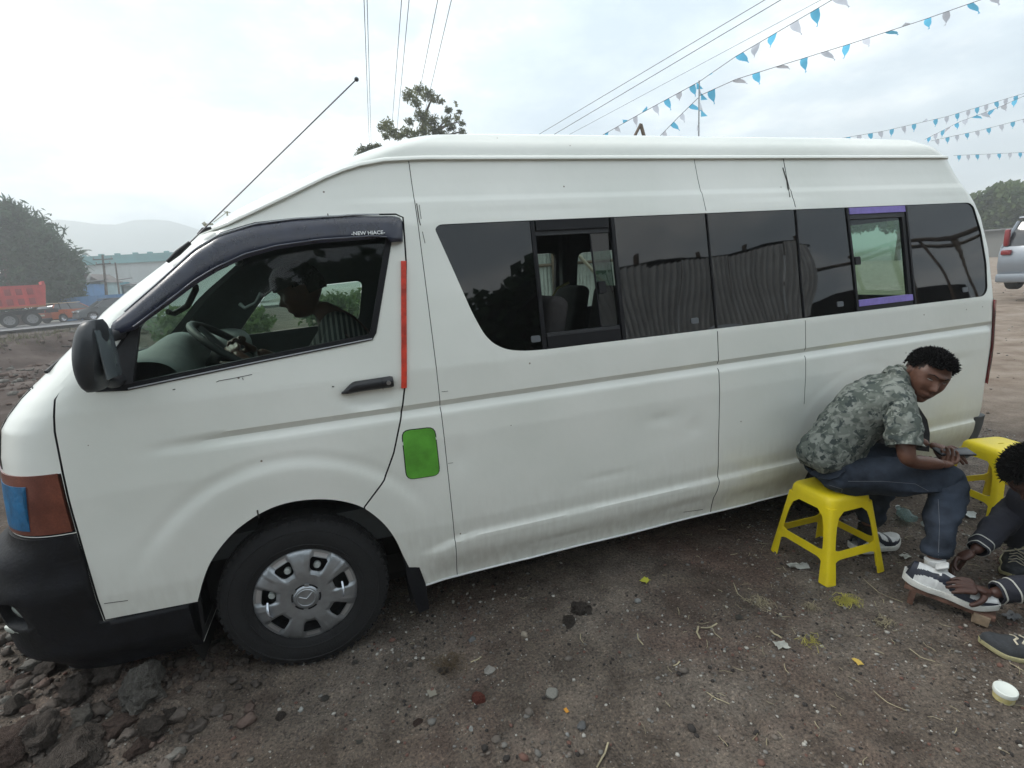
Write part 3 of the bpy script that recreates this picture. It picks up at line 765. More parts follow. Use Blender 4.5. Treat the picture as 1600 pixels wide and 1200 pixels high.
# white centre of the bumper, between the black corners
wb = front_skin(.50, .80, .018, 8, xlim=.2)
for v in wb.verts: v.co.x += .02 * smooth_step(.62, .80, v.co.z)
wbo = obj('bumper_centre', wb, [M_PAINT], van, 35)
cb = bmesh.new(); box(cb, (0, -1.18, .65), (3, 1.1, 2)); c1 = obj('c', cb, [M_PAINT]); boolean(wbo, c1)
cb = bmesh.new(); box(cb, (0, 1.18, .65), (3, 1.1, 2)); c1 = obj('c', cb, [M_PAINT]); boolean(wbo, c1)
# headlamps wrapped in orange film with a blue patch
def lamp_mat():
    m_, t, b = mat_new('taped_headlamp'); tc_ = t.nodes.new('ShaderNodeTexCoord'); ln = t.links.new
    sp = t.nodes.new('ShaderNodeSeparateXYZ'); ln(tc_.outputs['Object'], sp.inputs[0])
    n_ = t.nodes.new('ShaderNodeTexNoise'); n_.inputs['Scale'].default_value = 9; n_.inputs['Detail'].default_value = 6; ln(tc_.outputs['Object'], n_.inputs['Vector'])
    rp = t.nodes.new('ShaderNodeValToRGB'); ln(n_.outputs['Fac'], rp.inputs[0])
    rp.color_ramp.elements[0].position = .3; rp.color_ramp.elements[0].color = (.12, .03, .018, 1)
    rp.color_ramp.elements[1].position = .7; rp.color_ramp.elements[1].color = (.27, .085, .05, 1)
    ck = t.nodes.new('ShaderNodeTexVoronoi'); ck.inputs['Scale'].default_value = 170; ln(tc_.outputs['Object'], ck.inputs['Vector'])
    mm = t.nodes.new('ShaderNodeMix'); mm.data_type = 'RGBA'; mm.blend_type = 'MULTIPLY'; mm.inputs[0].default_value = .6
    ln(rp.outputs[0], mm.inputs[6]); ln(ck.outputs['Distance'], mm.inputs[7])
    mm2 = t.nodes.new('ShaderNodeMix'); mm2.data_type = 'RGBA'; mm2.inputs[0].default_value = .45; ln(mm.outputs[2], mm2.inputs[6]); ln(rp.outputs[0], mm2.inputs[7])
    ln(mm2.outputs[2], b.inputs['Base Color']); b.inputs['Roughness'].default_value = .3; b.inputs['Coat Weight'].default_value = .4
    return m_
M_LAMP = lamp_mat()
M_BLUE = mat('blue_tape', (.004, .11, .25), .45, noise=.3, nscale=15, bump=.2, bscale=50)
for s in (-1, 1):
    hb = front_skin(.832, 1.050, .003, 10, xlim=.302)
    hl = obj('headlight', hb, [M_LAMP], van, 35)
    cb = bmesh.new(); box(cb, (0, s * -.30, 1), (3, 1.5, 2)); c1 = obj('c', cb, [M_LAMP]); boolean(hl, c1)
    # blue patch and the gap over the lamp
    bb = front_skin(.848, 1.012, .0038, 8, xlim=.20)
    bl = obj('blue_tape_patch', bb, [M_BLUE], hl, 35)
    cb = bmesh.new(); box(cb, (0, s * -.30, 1), (3, 1.62, 2)); c1 = obj('c', cb, [M_BLUE]); boolean(bl, c1)
    cb = bmesh.new(); box(cb, (.205, s * .9, .93), (.045, .6, .4), Matrix.Rotation(math.radians(8), 3, 'Y')); c1 = obj('c', cb, [M_BLUE]); boolean(bl, c1)
gr = front_skin(.832, 1.050, -.02, 6, xlim=.25)
gro = obj('grille', gr, [M_BLACK], van, 35)
cb = bmesh.new(); box(cb, (0, 0, .94), (3, .84, 2)); c1 = obj('c', cb, [M_BLACK]); boolean(gro, c1, 'INTERSECT')
# seam above the lamps: thin dark lip
lip = front_skin(1.0495, 1.0615, -.001, 1, xlim=.3); obj('hood_gap', lip, [M_GAP], van, 35)
# hood edge cut lines up the nose
bm = bmesh.new()
def on_nose(y, z, off=.0):
    t = min(.999, abs(y) / Wz(z)); return Vector((Xf(z) - off + Af(z) * (1 - (1 - t ** 2.5) ** (1 / 2.5)), y, z))
def skin_tube(bm, pts, rad): tube(bm, pts, rad, 6)
for s in (-1, 1):
    pts = [on_nose(s * (.80 - .06 * (z - 1.06) / .27), z, .0005) for z in np.linspace(1.06, 1.33, 12)]
    skin_tube(bm, pts, .0028)
    pts = [on_nose(s * y, 1.315 + .02 * (y > .7), .0005) for y in np.linspace(0, .76, 14)]
    skin_tube(bm, pts, .0028)
obj('hood_seam', bm, M_GAP, van, 60)
# cowl / wiper arms
bm = bmesh.new()
for y0 in (-.15, .45):
    a = on_nose(y0, 1.335, .02); b = on_nose(y0 - .38, 1.50, .02); tube(bm, [a, b], .006, 6)
    tube(bm, [on_nose(y0 - .62, 1.39, .014), on_nose(y0 - .12, 1.60, .014)], .007, 6)
obj('wiper', bm, M_BLACK, van, 40)
# rear bumper and tail lamps
rb = bmesh.new(); zs = [.20 + .285 * i / 8 for i in range(9)]; rings = []
for z in zs:
    h = half_ring(z, -.012, 60, 4, 20, False); h = [p for p in h if p[0] > 5.13]; h = [(5.125, -(Wz(z) + .012))] + h
    L_ = [0]
    for i in range(len(h) - 1): L_.append(L_[-1] + math.dist(h[i], h[i + 1]))
    q = [(float(np.interp(L_[-1] * k / 30, L_, [p[0] for p in h])), float(np.interp(L_[-1] * k / 30, L_, [p[1] for p in h]))) for k in range(31)]
    full = q + [(x, -y) for x, y in q[::-1][1:]]
    rings.append([rb.verts.new((x + (.03 if x > 5.2 else 0), y, z)) for x, y in full])
n = len(rings[0])
for i in range(8):
    for k in range(n): rb.faces.new((rings[i][k], rings[i][(k + 1) % n], rings[i + 1][(k + 1) % n], rings[i + 1][k]))
rb.faces.new(rings[0][::-1]); rb.faces.new(rings[-1]); bmesh.ops.recalc_face_normals(rb, faces=rb.faces)
obj('rear_bumper', rb, mat('grey_bumper', (.05, .055, .055), .6, noise=.3, nscale=20), van, 35)
M_TAIL = mat('tail_lamp_red', (.30, .012, .018), .25, coat=.5)
for s in (-1, 1):
    tb = bmesh.new(); rows = []
    for i in range(15):
        z = .70 + .54 * i / 14; h = half_ring(z, -.013, 60, 4, 24, False); h = [p for p in h if p[0] > 5.0]
        L_ = [0]
        for j in range(len(h) - 1): L_.append(L_[-1] + math.dist(h[j], h[j + 1]))
        i0 = min(range(len(h)), key=lambda k: abs(h[k][0] - (5.198 + .03 * (1 - i / 14)))); s0 = L_[i0]; wdt = .13
        row = []
        for k in range(7):
            sv = s0 + wdt * k / 6
            x = float(np.interp(sv, L_, [p[0] for p in h])); y = float(np.interp(sv, L_, [p[1] for p in h]))
            row.append(tb.verts.new((x, -s * y, z)))
        rows.append(row)
    for i in range(14):
        for k in range(6): tb.faces.new((rows[i][k], rows[i][k + 1], rows[i + 1][k + 1], rows[i + 1][k]))
    bmesh.ops.recalc_face_normals(tb, faces=tb.faces)
    t_ = obj('tail_light', tb, M_TAIL, van, 40)
# aerial from the pillar, clip and small roof fittings
base_a = Vector((.715, -.80, 1.752)); e1 = at(292, 383, 1, -.80); tip = at(557, 124, 1, -.80)
ant = bmesh.new(); tube(ant, [at(262, 409, 1, -.80), at(278, 395, 1, -.81), at(297, 379, 1, -.80)], [.008, .013, .009], 10, flat=(1, .8))
an = obj('aerial_base', ant, M_BLACK, van, 50)
bm = bmesh.new(); tube(bm, [e1 - Vector((.01, 0, .01)), e1.lerp(tip, .5), tip], .0026, 6); ico = bmesh.ops.create_icosphere(bm, subdivisions=2, radius=.009)
for v in ico['verts']: v.co = v.co + tip
obj('aerial', bm, mat('aerial_steel', (.10, .10, .11), .4, metal=.5), an, 60)
bm = bmesh.new(); tube(bm, [at(309, 366, 1, -.77), at(318, 359, 1, -.78), at(330, 356, 1, -.78)], [.004, .011, .006], 8, flat=(1, .8)); obj('pillar_clip', bm, M_BLACK, van, 40)
bm = bmesh.new(); q = at(322, 350, 1, -.70); tube(bm, [at(318, 352, 1, -.70), at(322, 349, 1, -.7)], .009, 6); tube(bm, [at(322, 351, 1, -.7), at(333, 350, 1, -.7)], .004, 6)
tube(bm, [at(334, 347, 1, -.7), at(355, 331, 1, -.6)], .0018, 5); tube(bm, [at(355, 330, 1, -.6), at(355, 337, 1, -.6)], .003, 5); tube(bm, [at(350, 331, 1, -.6), at(360, 332, 1, -.6)], .002, 5)
obj('roof_lamp_bracket', bm, mat('bracket', (.35, .34, .27), .5), van, 40)
# door mirror
def mirror(s, parent_loc):
    bm = bmesh.new(); rows = []; n = 14
    # housing: lofted ellipses standing upright, flat at the back where the glass sits
    for i in range(n + 1):
        t = i / n; z = 1.342 + .228 * t; k = math.sin(math.pi * min(1, max(0, .03 + .94 * t))) ** .32
        rows.append((z, k, (.522 + .038 * t)))
    vs = []
    for z, k, xc in rows:
        ring = []
        for a in range(16):
            th = 2 * math.pi * a / 16; c_, s_ = math.cos(th), math.sin(th)
            dx = -.055 * k * max(0, -c_) ** .8 if c_ < 0 else .035 * k * c_ ** .5
            ring.append(bm.verts.new((xc + dx * (1), s * (1.040 + .084 * k * s_), z)))
        vs.append(ring)
    for i in range(n):
        for a in range(16): bm.faces.new((vs[i][a], vs[i][(a + 1) % 16], vs[i + 1][(a + 1) % 16], vs[i + 1][a]))
    bm.faces.new(vs[0][::-1]); bm.faces.new(vs[-1])
    bmesh.ops.recalc_face_normals(bm, faces=bm.faces)
    return bm
for s in (-1, 1):
    mo = obj('wing_mirror', mirror(s, None), mat('mirror_shell', (.022, .026, .030), .45, noise=.35, nscale=8, coat=.1), van, 45)
    bm = bmesh.new(); box(bm, (.578, s * 1.040, 1.458), (.006, .120, .160), bev=.0028); obj('mirror_glass', bm, mat('mirror_silver', (.10, .12, .13), .12, spec=.8), mo, 40)
    bm = bmesh.new(); tube(bm, [(.53, s * .89, 1.35), (.535, s * .95, 1.348), (.53, s * 1.02, 1.37)], [.03, .024, .02], 10, flat=(1, .8))
    obj('mirror_arm', bm, M_BLACK, mo, 45); bm = bmesh.new()
    tube(bm, [(.56, s * .87, 1.51), (.555, s * .95, 1.505), (.545, s * 1.0, 1.50)], [.022, .018, .016], 8)
    obj('mirror_arm', bm, M_BLACK, mo, 45)
# inner front corner of the body behind the lamps
bm = bmesh.new(); box(bm, (.42, 0, .64), (.60, 1.36, .70)); obj('engine_bay', bm, M_GAP, van, 30)
bm = bmesh.new(); box(bm, (2.80, 0, .235), (4.6, 1.25, .10)); box(bm, (2.7, -.35, .17), (4.4, .10, .14)); box(bm, (2.7, .35, .17), (4.4, .10, .14))
tube(bm, [(1.6, .1, .2), (3.0, .12, .19), (4.9, .12, .22)], .035, 10)
lathe(bm, [(0, -.3), (.09, -.28), (.09, .28), (0, .3)], (2.6, .12, .19), 'x', 14); tube(bm, [(RWX, -.75, .34), (RWX, .75, .34)], .05, 10); box(bm, (RWX, .0, .33), (.22, .26, .24), bev=.05)
obj('chassis', bm, mat('dusty_chassis', (.02, .018, .017), .9, noise=.4, nscale=10), van, 35)
# arch liners
def arch_liner(cx):
    for s in (-1, 1):
        bm = bmesh.new(); rr_ = .472
        rows = []
        for k in range(25):
            a = math.radians(-25 + 230 * k / 24)
            rows.append([bm.verts.new((cx + rr_ * math.cos(a), s * y, WZc + rr_ * math.sin(a))) for y in (.915, .88, .62)] if 0 else [bm.verts.new((cx + rr_ * math.cos(a), s * y, WZc + rr_ * math.sin(a))) for y in (.885, .62)])
        for i in range(24): bm.faces.new((rows[i][0], rows[i][1], rows[i + 1][1], rows[i + 1][0]))
        cv = [r_[1] for r_ in rows]; bm.faces.new(cv)
        obj('wheel_arch_liner', bm, M_DUSTRUB, van, 60)
arch_liner(WX); arch_liner(RWX)
for cx in (WX, RWX):
    for s in (-1, 1):
        bm = bmesh.new(); x0 = cx + .425
        P = [(x0 - .015, .535), (x0 + .02, .535), (x0 + .075, .27), (x0 + .078, .14), (x0 + .03, .13), (x0 + .0, .30)]
        y0, y1 = (s * .70, s * .925); prism_xz(bm, P, min(y0, y1), max(y0, y1)); bmesh.ops.recalc_face_normals(bm, faces=bm.faces)
        obj('mud_flap', bm, M_BUMPER, van, 30)
# ------------------------------------------------------------------ wheels
M_STEEL = mat('steel_rim', (.05, .052, .055), .5, metal=.6, noise=.3, nscale=20)
M_HUB = mat('silver_wheel_cover', (.34, .36, .38), .38, metal=.75, noise=.10, nscale=30)
M_HUB_L = mat('bright_cover_edge', (.58, .60, .62), .3, metal=.8)
def make_tyre():
    bm = bmesh.new(); rt = .345
    prof = [(.205, .0), (.212, -.012), (.225, -.018), (.262, -.026), (.30, -.024), (.320, -.014), (.333, -.002), (.3405, .008), (.345, .022), (.347, .10), (.345, .176), (.333, .200), (.30, .218), (.225, .214), (.205, .20)]
    lathe(bm, prof, (0, 0, 0), 'y', 96)
    return bm
def tyre_details():
    """shoulder blocks all round and raised rings on the side wall"""
    bm = bmesh.new()
    for k in range(56):
        a = 2 * math.pi * k / 56
        M_ = Matrix.Rotation(a, 3, 'Y')
        for (r_, y, sx, sy, sz) in ((.3345, .006, .022, .022, .014), (.3440, .055, .026, .05, .010), (.3440, .130, .026, .05, .010)):
            vs = bmesh.ops.create_cube(bm, size=1)['verts']
            for v in vs: v.co = M_ @ Vector((v.co.x * sx + (.004 if y > .04 else 0), v.co.y * sy + y, v.co.z * sz + r_))
    for r_ in (.238, .300): 
        rr_ = [(r_ - .003, -.0215 - (.004 if r_ < .28 else .0025)), (r_, -.0245 - (.004 if r_ < .28 else .002)), (r_ + .003, -.0215 - (.004 if r_ < .28 else .0015))]
        lathe(bm, rr_, (0, 0, 0), 'y', 72)
    return bm
def hubcap():
    """seven spoke-like arms over a dish, windows between them cut right through"""
    bm = bmesh.new(); NA = 168; RO = .214
    radii = [.060, .066, .074, .090, .104, .112, .120, .132, .146, .160, .170, .178, .186, .196, .206, .214]
    def hgt(r_, a):
        base = float(np.interp(r_, [.0, .06, .085, .12, .17, .195, .206, .214], [-.030, -.030, -.033, -.034, -.027, -.019, -.010, .002]))
        ph = ((a - a00) / (2 * math.pi / 7)) % 1.0; d = min(ph, 1 - ph) * 2       # 0 at the window centre
        if r_ > .10:
            # bevelled lips round the windows
            base += .012 * smooth_step(.56, .36, d) * smooth_step(.10, .125, r_) * (1 - smooth_step(.19, .21, r_))
            # a fine step line along each arm
            base -= .003 * (abs(d - .80) < .07) * smooth_step(.13, .16, r_) * (1 if ph < .5 else 0)
        return base
    a00 = math.radians(-90)
    rows = []
    for r_ in radii:
        rows.append([bm.verts.new((r_ * math.cos(2 * math.pi * k / NA), hgt(r_, 2 * math.pi * k / NA), r_ * math.sin(2 * math.pi * k / NA))) for k in range(NA)])
    for i in range(len(radii) - 1):
        rm = (radii[i] + radii[i + 1]) / 2
        for k in range(NA):
            a = 2 * math.pi * (k + .5) / NA; ph = ((a - a00) / (2 * math.pi / 7)) % 1.0; d = min(ph, 1 - ph) * 2
            wlim = .30 + .16 * smooth_step(.125, .175, rm)
            f = bm.faces.new((rows[i][k], rows[i][(k + 1) % NA], rows[i + 1][(k + 1) % NA], rows[i + 1][k]))
            if (.176 < rm < .200 and d < .36): f.material_index = 1
    bmesh.ops.recalc_face_normals(bm, faces=bm.faces)
    if sum(f.normal.y for f in bm.faces) > 0:
        for f in bm.faces: f.normal_flip()
    me = bpy.data.meshes.new('wheel_cover'); bm.to_mesh(me); bm.free()
    return me
def make_wheel(parent, loc, side, spin):
    w = empty('wheel'); w.parent = parent; w.location = loc
    w.rotation_euler = (0, spin, 0 if side < 0 else math.pi)
    tb = make_tyre(); obj('tyre', tb, M_RUBBER, w, 40)
    obj('tread_blocks', tyre_details(), M_RUBBER, w, 30)
    bm = bmesh.new(); lathe(bm, [(.208, .0), (.200, .012), (.192, .03), (.185, .06), (.12, .065), (.07, .045), (0, .045)], (0, 0, 0), 'y', 48)
    for k in range(6):
        a = 2 * math.pi * k / 6; lathe(bm, [(0, -.002), (.011, -.002), (.012, .02)], (.075 * math.cos(a), .03, .075 * math.sin(a)), 'y', 8)
    obj('rim', bm, M_STEEL, w, 40)
    me = hubcap(); hc = link('wheel_cover', me, [M_HUB, M_HUB_L]); shade(me, 28)
    md = hc.modifiers.new('s', 'SOLIDIFY'); md.thickness = .004; md.offset = -1; apply_mods(hc)
    cb = bmesh.new()
    for k in range(7):
        a0 = math.radians(-90) + k * 2 * math.pi / 7; P = []
        for (r_, d_) in ((.119, -.15), (.119, .15), (.132, .21), (.172, .215), (.177, .17), (.177, -.17), (.172, -.215), (.132, -.21)): P.append((r_ * math.cos(a0 + d_), r_ * math.sin(a0 + d_)))
        prism_xz(cb, round_poly(P, .006, 3), -.10, .05, 1)
    bmesh.ops.recalc_face_normals(cb, faces=cb.faces)
    cc = obj('c', cb, [M_HUB, M_HUB_L]); boolean(hc, cc); shade(hc.data, 28); hc.parent = w
    # hub cap centre with its round badge, gap segments round it
    bm = bmesh.new(); lathe(bm, [(0, -.030), (.050, -.030), (.061, -.029)], (0, 0, 0), 'y', 40); 
    obj('centre_gap', bm, M_GAP, w, 40)
    bm = bmesh.new(); lathe(bm, [(0, -.0365), (.034, -.0365), (.0355, -.039), (.039, -.039), (.041, -.0365), (.046, -.036), (.050, -.033), (.053, -.029)], (0, 0, 0), 'y', 40)
    ct = obj('centre_cap', bm, M_HUB, w, 30)
    bm = bmesh.new(); pts = [(-.026, -.0385, .012), (-.010, -.0395, .004), (.000, -.0395, -.002), (.010, -.0395, .006), (.027, -.0385, .022)]
    tube(bm, pts, .0016, 6); obj('badge', bm, M_HUB_L, ct, 60)
    for k in range(6):
        a = math.radians(60 * k + 20); bm = bmesh.new()
        vs = box(bm, (.056, -.031, 0), (.010, .006, .018)); 
        for v in bm.verts: v.co = Matrix.Rotation(-a, 3, 'Y') @ v.co
        obj('clip', bm, M_HUB, w, 30)
    # two cable ties round the rim, seen in the cover's windows
    for a_ in (190, -3):
        a = math.radians(a_); bm = bmesh.new()
        pts = []
        for k in range(9):
            t = k / 8; aa = a + math.radians(-14 + 28 * t); r_ = .152
            pts.append((r_ * math.cos(aa), -.022 - .026 * math.sin(math.pi * t), r_ * math.sin(aa)))
        tube(bm, pts, .0045, 8, flat=(1, .6)); obj('cable_tie', bm, mat('bright_tie', (.62, .66, .72), .2, metal=.6), w, 60)
    for a_ in (115, 64, 168):
        a = math.radians(a_); bm = bmesh.new(); lathe(bm, [(0, -.010), (.012, -.010), (.016, -.002), (.014, .01)], (.136 * math.cos(a), 0, .136 * math.sin(a)), 'y', 10)
        obj('balance_weight', bm, mat('grey_weight', (.42, .45, .43), .5), w, 40)
    return w
wheelL = make_wheel(van, (WX, -.885, WZc - .004), -1, 0)
w2 = copy_tree(wheelL, van); w2.location = (RWX, -.885, WZc - .004); w2.rotation_euler = (0, .7, 0)
w3 = copy_tree(wheelL, van); w3.location = (WX, .885, WZc - .004); w3.rotation_euler = (0, .3, math.pi)
w4 = copy_tree(wheelL, van); w4.location = (RWX, .885, WZc - .004); w4.rotation_euler = (0, .2, math.pi)
# ------------------------------------------------------------------ cabin
M_DASH = mat('dash_plastic', (.13, .14, .14), .7, noise=.15, nscale=20)
M_SEAT = mat('seat_fabric', (.028, .026, .026), .95, noise=.3, nscale=14, bump=.3, bscale=200)
M_SEATC = mat('seat_cover_dark', (.035, .038, .045), .9, noise=.3, nscale=10)
bm = bmesh.new(); box(bm, (2.95, 0, .52), (4.3, 1.66, .06)); box(bm, (.95, 0, .60), (.9, 1.66, .10)); obj('cabin_floor', bm, M_INNER, van, 30)
bm = bmesh.new()
rows = []
for y in np.linspace(-.80, .80, 17):
    hump = .085 * math.exp(-((y + .42) / .19) ** 4)
    pr = [(.30, 1.05), (.22, 1.34 - .0), (.32, 1.375), (.50, 1.395), (.58, 1.395 + hump), (.66, 1.385 + hump), (.71, 1.32 + hump * .8), (.70, 1.22), (.66, 1.02)]
    rows.append([bm.verts.new((x, y, z)) for x, z in pr])
for i in range(16):
    for k in range(8): bm.faces.new((rows[i][k], rows[i + 1][k], rows[i + 1][k + 1], rows[i][k + 1]))
bmesh.ops.recalc_face_normals(bm, faces=bm.faces)
dash = obj('dashboard', bm, M_DASH, van, 40)
md = dash.modifiers.new('s', 'SUBSURF'); md.levels = 2; apply_mods(dash); shade(dash.data, 40)
for k in range(6):
    bm = bmesh.new(); box(bm, (.50 + .0 * k, -.66 + .003 * k, 1.405 + .0), (.006, .10, .004)); bm.free() if k else obj('vent_slat', bm, M_BLACK, dash, 30)
bm = bmesh.new()
Ms = Matrix.Rotation(math.radians(40), 3, 'Y')
ctr = Vector((.82, -.42, 1.375))
pts = [ctr + Ms @ Vector((.19 * math.cos(a), .19 * math.sin(a), 0)) for a in np.linspace(0, 2 * math.pi, 41)[:-1]]
tube(bm, pts, .0165, 10, closed=True)
stw = obj('steering_wheel', bm, M_BLACK, van, 60)
bm = bmesh.new()
for a in (0.3, math.pi - .3 + 0, 1.5 * math.pi): tube(bm, [ctr + Ms @ Vector((.02 * math.cos(a), .02 * math.sin(a), -.03)), ctr + Ms @ Vector((.18 * math.cos(a), .18 * math.sin(a), 0))], [.03, .016], 8, flat=(1, .5))
tube(bm, [ctr + Ms @ Vector((0, 0, -.02)), ctr + Ms @ Vector((0, 0, -.30))], [.07, .04], 12)
obj('steering_column', bm, M_BLACK, stw, 50)
def seat(x, y, w=.5, z0=.55, back=.62, mt=M_SEAT, name='seat', tilt=12, parent=van, h0=.42):
    s = empty(name); s.parent = parent; s.location = (x, y, z0)
    bm = bmesh.new(); box(bm, (0, 0, h0 - .07), (.46, w, .14), bev=.04); obj('seat_cushion', bm, mt, s, 50)
    bm = bmesh.new(); Rm = Matrix.Rotation(math.radians(tilt), 3, 'Y'); box(bm, Vector((.24, 0, h0 + .02)) + Rm @ Vector((0, 0, back / 2)), (.11, w, back), Rm, .045, 3); obj('seat_backrest', bm, mt, s, 50)
    bm = bmesh.new(); box(bm, (0, 0, (h0 - .14) / 2), (.30, w * .7, h0 - .14)); obj('seat_base', bm, M_GAP, s, 30)
    return s
s1 = seat(1.28, -.44, .52, .55, .58, M_SEATC, 'driver_seat')
s2 = seat(1.28, .42, .50, .55, .58, M_SEATC, 'passenger_seat')
for x in (1.95, 2.62, 3.36, 3.95):
    for y in (-.60, -.14, .50):
        seat(x, y, .43, .55, .56 if x < 3.9 else .36, M_SEAT, 'cabin_seat', h0=.38)
bm = bmesh.new(); box(bm, (1.62, 0, 1.0), (.03, 1.5, .85)); obj('partition', bm, M_INNER, van, 30)
# grab handles on the windscreen pillars, inner mirror, roof rail
bm = bmesh.new(); tube(bm, [at(262, 487, 1, -.70), at(272, 490, 1, -.68), at(293, 478, 1, -.68), at(306, 452, 1, -.70), at(305, 447, 1, -.72)], .012, 8); obj('grab_handle', bm, M_BLACK, van, 60)
bm = bmesh.new(); tube(bm, [at(375, 475, 1, .62), at(383, 482, 1, .60), at(400, 474, 1, .60), at(408, 458, 1, .62)], .013, 8); obj('grab_handle', bm, M_DASH, van, 60)
bm = bmesh.new(); box(bm, (.84, .0, 1.80), (.03, .26, .075), Matrix.Rotation(.2, 3, 'Z'), .012); tube(bm, [(.82, 0, 1.80), (.86, 0, 1.90)], .01, 6); obj('rear_view_mirror', bm, M_BLACK, van, 40)
bm = bmesh.new(); box(bm, (.92, -.40, 1.84), (.22, .42, .02), Matrix.Rotation(math.radians(-18), 3, 'Y'), .008); obj('sun_visor', bm, M_INNER, van, 40)
bm = bmesh.new(); tube(bm, [(1.64, -.83, .9), (1.63, -.76, 1.9)], .02, 8); obj('pillar_trim', bm, M_INNER, van, 40); bm = bmesh.new(); tube(bm, [(3.05, .84, .9), (3.04, .76, 2.0)], .045, 8); obj('pillar_trim', bm, M_INNER, van, 40)
bm = bmesh.new(); tube(bm, [(2.72, .20, 1.15), (2.66, .20, 1.42), (2.72, .19, 1.50), (2.80, .18, 1.53)], .009, 6); obj('hanging_strap', bm, mat('yellow_strap', (.45, .42, .20), .6), van, 60)
# ================================================================== GROUND
def gauss(x, y, cx, cy_, sx, sy, a=0.0):
    c, s_ = math.cos(a), math.sin(a); u = (x - cx) * c + (y - cy_) * s_; v = -(x - cx) * s_ + (y - cy_) * c
    return np.exp(-(u / sx) ** 2 - (v / sy) ** 2)
def ss(a, b, x):
    t = np.clip((x - a) / (b - a), 0, 1); return t * t * (3 - 2 * t)
# line of the excavated bank, seen past the van's nose
def gh(x, y):
    """height of the ground"""
    x = np.asarray(x, float); y = np.asarray(y, float)
    h = .020 * fbm(x * .7 + 3, y * .7, 3) + .010 * fbm(x * 3 + 9, y * 3, 4) * (.12 + .88 * ss(8, 6.4, x) * ss(-4.6, -3.4, y) * ss(4, 2, y))
    # heaps of broken earth by the nose of the van
    heap = .10 * gauss(x, y, .02, -.92, .50, .34) + .07 * gauss(x, y, -.65, -.8, .6, .5) + .05 * gauss(x, y, .35, -.75, .35, .22) + .10 * gauss(x, y, -.9, -.1, .7, .6)
    h = h + heap * (1 + .5 * fbm(x * 4, y * 4, 4)) 
    k = np.clip(heap / .06, 0, 1)
    h = h + k * .045 * fbm(x * 7, y * 7, 4)
    # tracks of soil pressed beside the front wheel
    h = h + .018 * gauss(x, y, 1.5, -1.25, .07, .35, .35) + .02 * gauss(x, y, 2.35, -.98, .18, .08)
    # rubble field ahead of the van and the cut bank of the road beyond it
    rub = ss(-1.2, -3.2, x) * ss(30, 24, y)
    h = h + rub * (.10 * fbm(x * .9, y * .9, 5) + .05)
    d = -(x + 1.0) * .80 + y * .60            # distance out along the line of sight over the nose
    bank = ss(16.5, 19.0, d + 1.2 * fbm(x * .25, y * .25, 3)) * ss(-2.0, -5.0, x)
    h = h + bank * (.46 + .20 * fbm(x * .8, y * .8, 5, .6)) * (1 - .72 * ss(20.5, 25, d))
    h = h - .30 * ss(12.5, 16.0, d) * (1 - ss(16.5, 18.5, d)) * ss(-2.0, -5.0, x)
    h = h * (1 - .6 * ss(27, 32, d) * ss(-2, -5, x))
    h = h + .03 * gauss(x, y, 1.015, -.78, .3, .25) * 0
    h = h + .014 * np.sin(x * 42) * gauss(x, y, 1.9, -1.75, 1.5, .09, -.12) - .02 * gauss(x, y, 1.9, -1.75, 1.6, .13, -.12) + .012 * gauss(x, y, 1.9, -1.93, 1.5, .06, -.12)
    near = ss(6.5, 5.5, x) * ss(-2.2, -1.6, x) * ss(-4.5, -3.6, y) * ss(2.2, 1.4, y)
    lump = np.clip(fbm(x * 9 + 13, y * 9, 3, .6) - .12, 0, 1)
    h = h + near * (.015 * fbm(x * 14, y * 14, 4, .62) + .018 * np.clip(fbm(x * 5 + 40, y * 5, 3) - .2, 0, 1) + .020 * lump * np.clip(.5 + 1.5 * fbm(x * 1.1 + 5, y * 1.1, 3), 0, 1))
    return h
def grid_mesh(name, xs, ys, mat_, kind='structure', zoff=0.0, fine=None, hole=None):
    X, Y = np.meshgrid(xs, ys, indexing='ij'); Z = gh(X, Y) + zoff
    if fine is not None: Z = Z + fine(X, Y)
    nx, ny = len(xs), len(ys)
    co = np.stack([X, Y, Z], -1).reshape(-1, 3)
    idx = np.arange(nx * ny).reshape(nx, ny)
    q = np.stack([idx[:-1, :-1], idx[1:, :-1], idx[1:, 1:], idx[:-1, 1:]], -1).reshape(-1, 4)
    if hole is not None:
        c = co[q].mean(1); q = q[~((c[:, 0] > hole[0]) & (c[:, 0] < hole[1]) & (c[:, 1] > hole[2]) & (c[:, 1] < hole[3]))]
    me = bpy.data.meshes.new(name); me.vertices.add(len(co)); me.vertices.foreach_set('co', co.ravel())
    me.loops.add(len(q) * 4); me.loops.foreach_set('vertex_index', q.ravel()); me.polygons.add(len(q))
    me.polygons.foreach_set('loop_start', np.arange(len(q)) * 4); me.polygons.foreach_set('loop_total', np.full(len(q), 4)); me.update(); me.validate()
    o = link(name, me, mat_); shade(me, 180); tag(o, kind=kind); return o
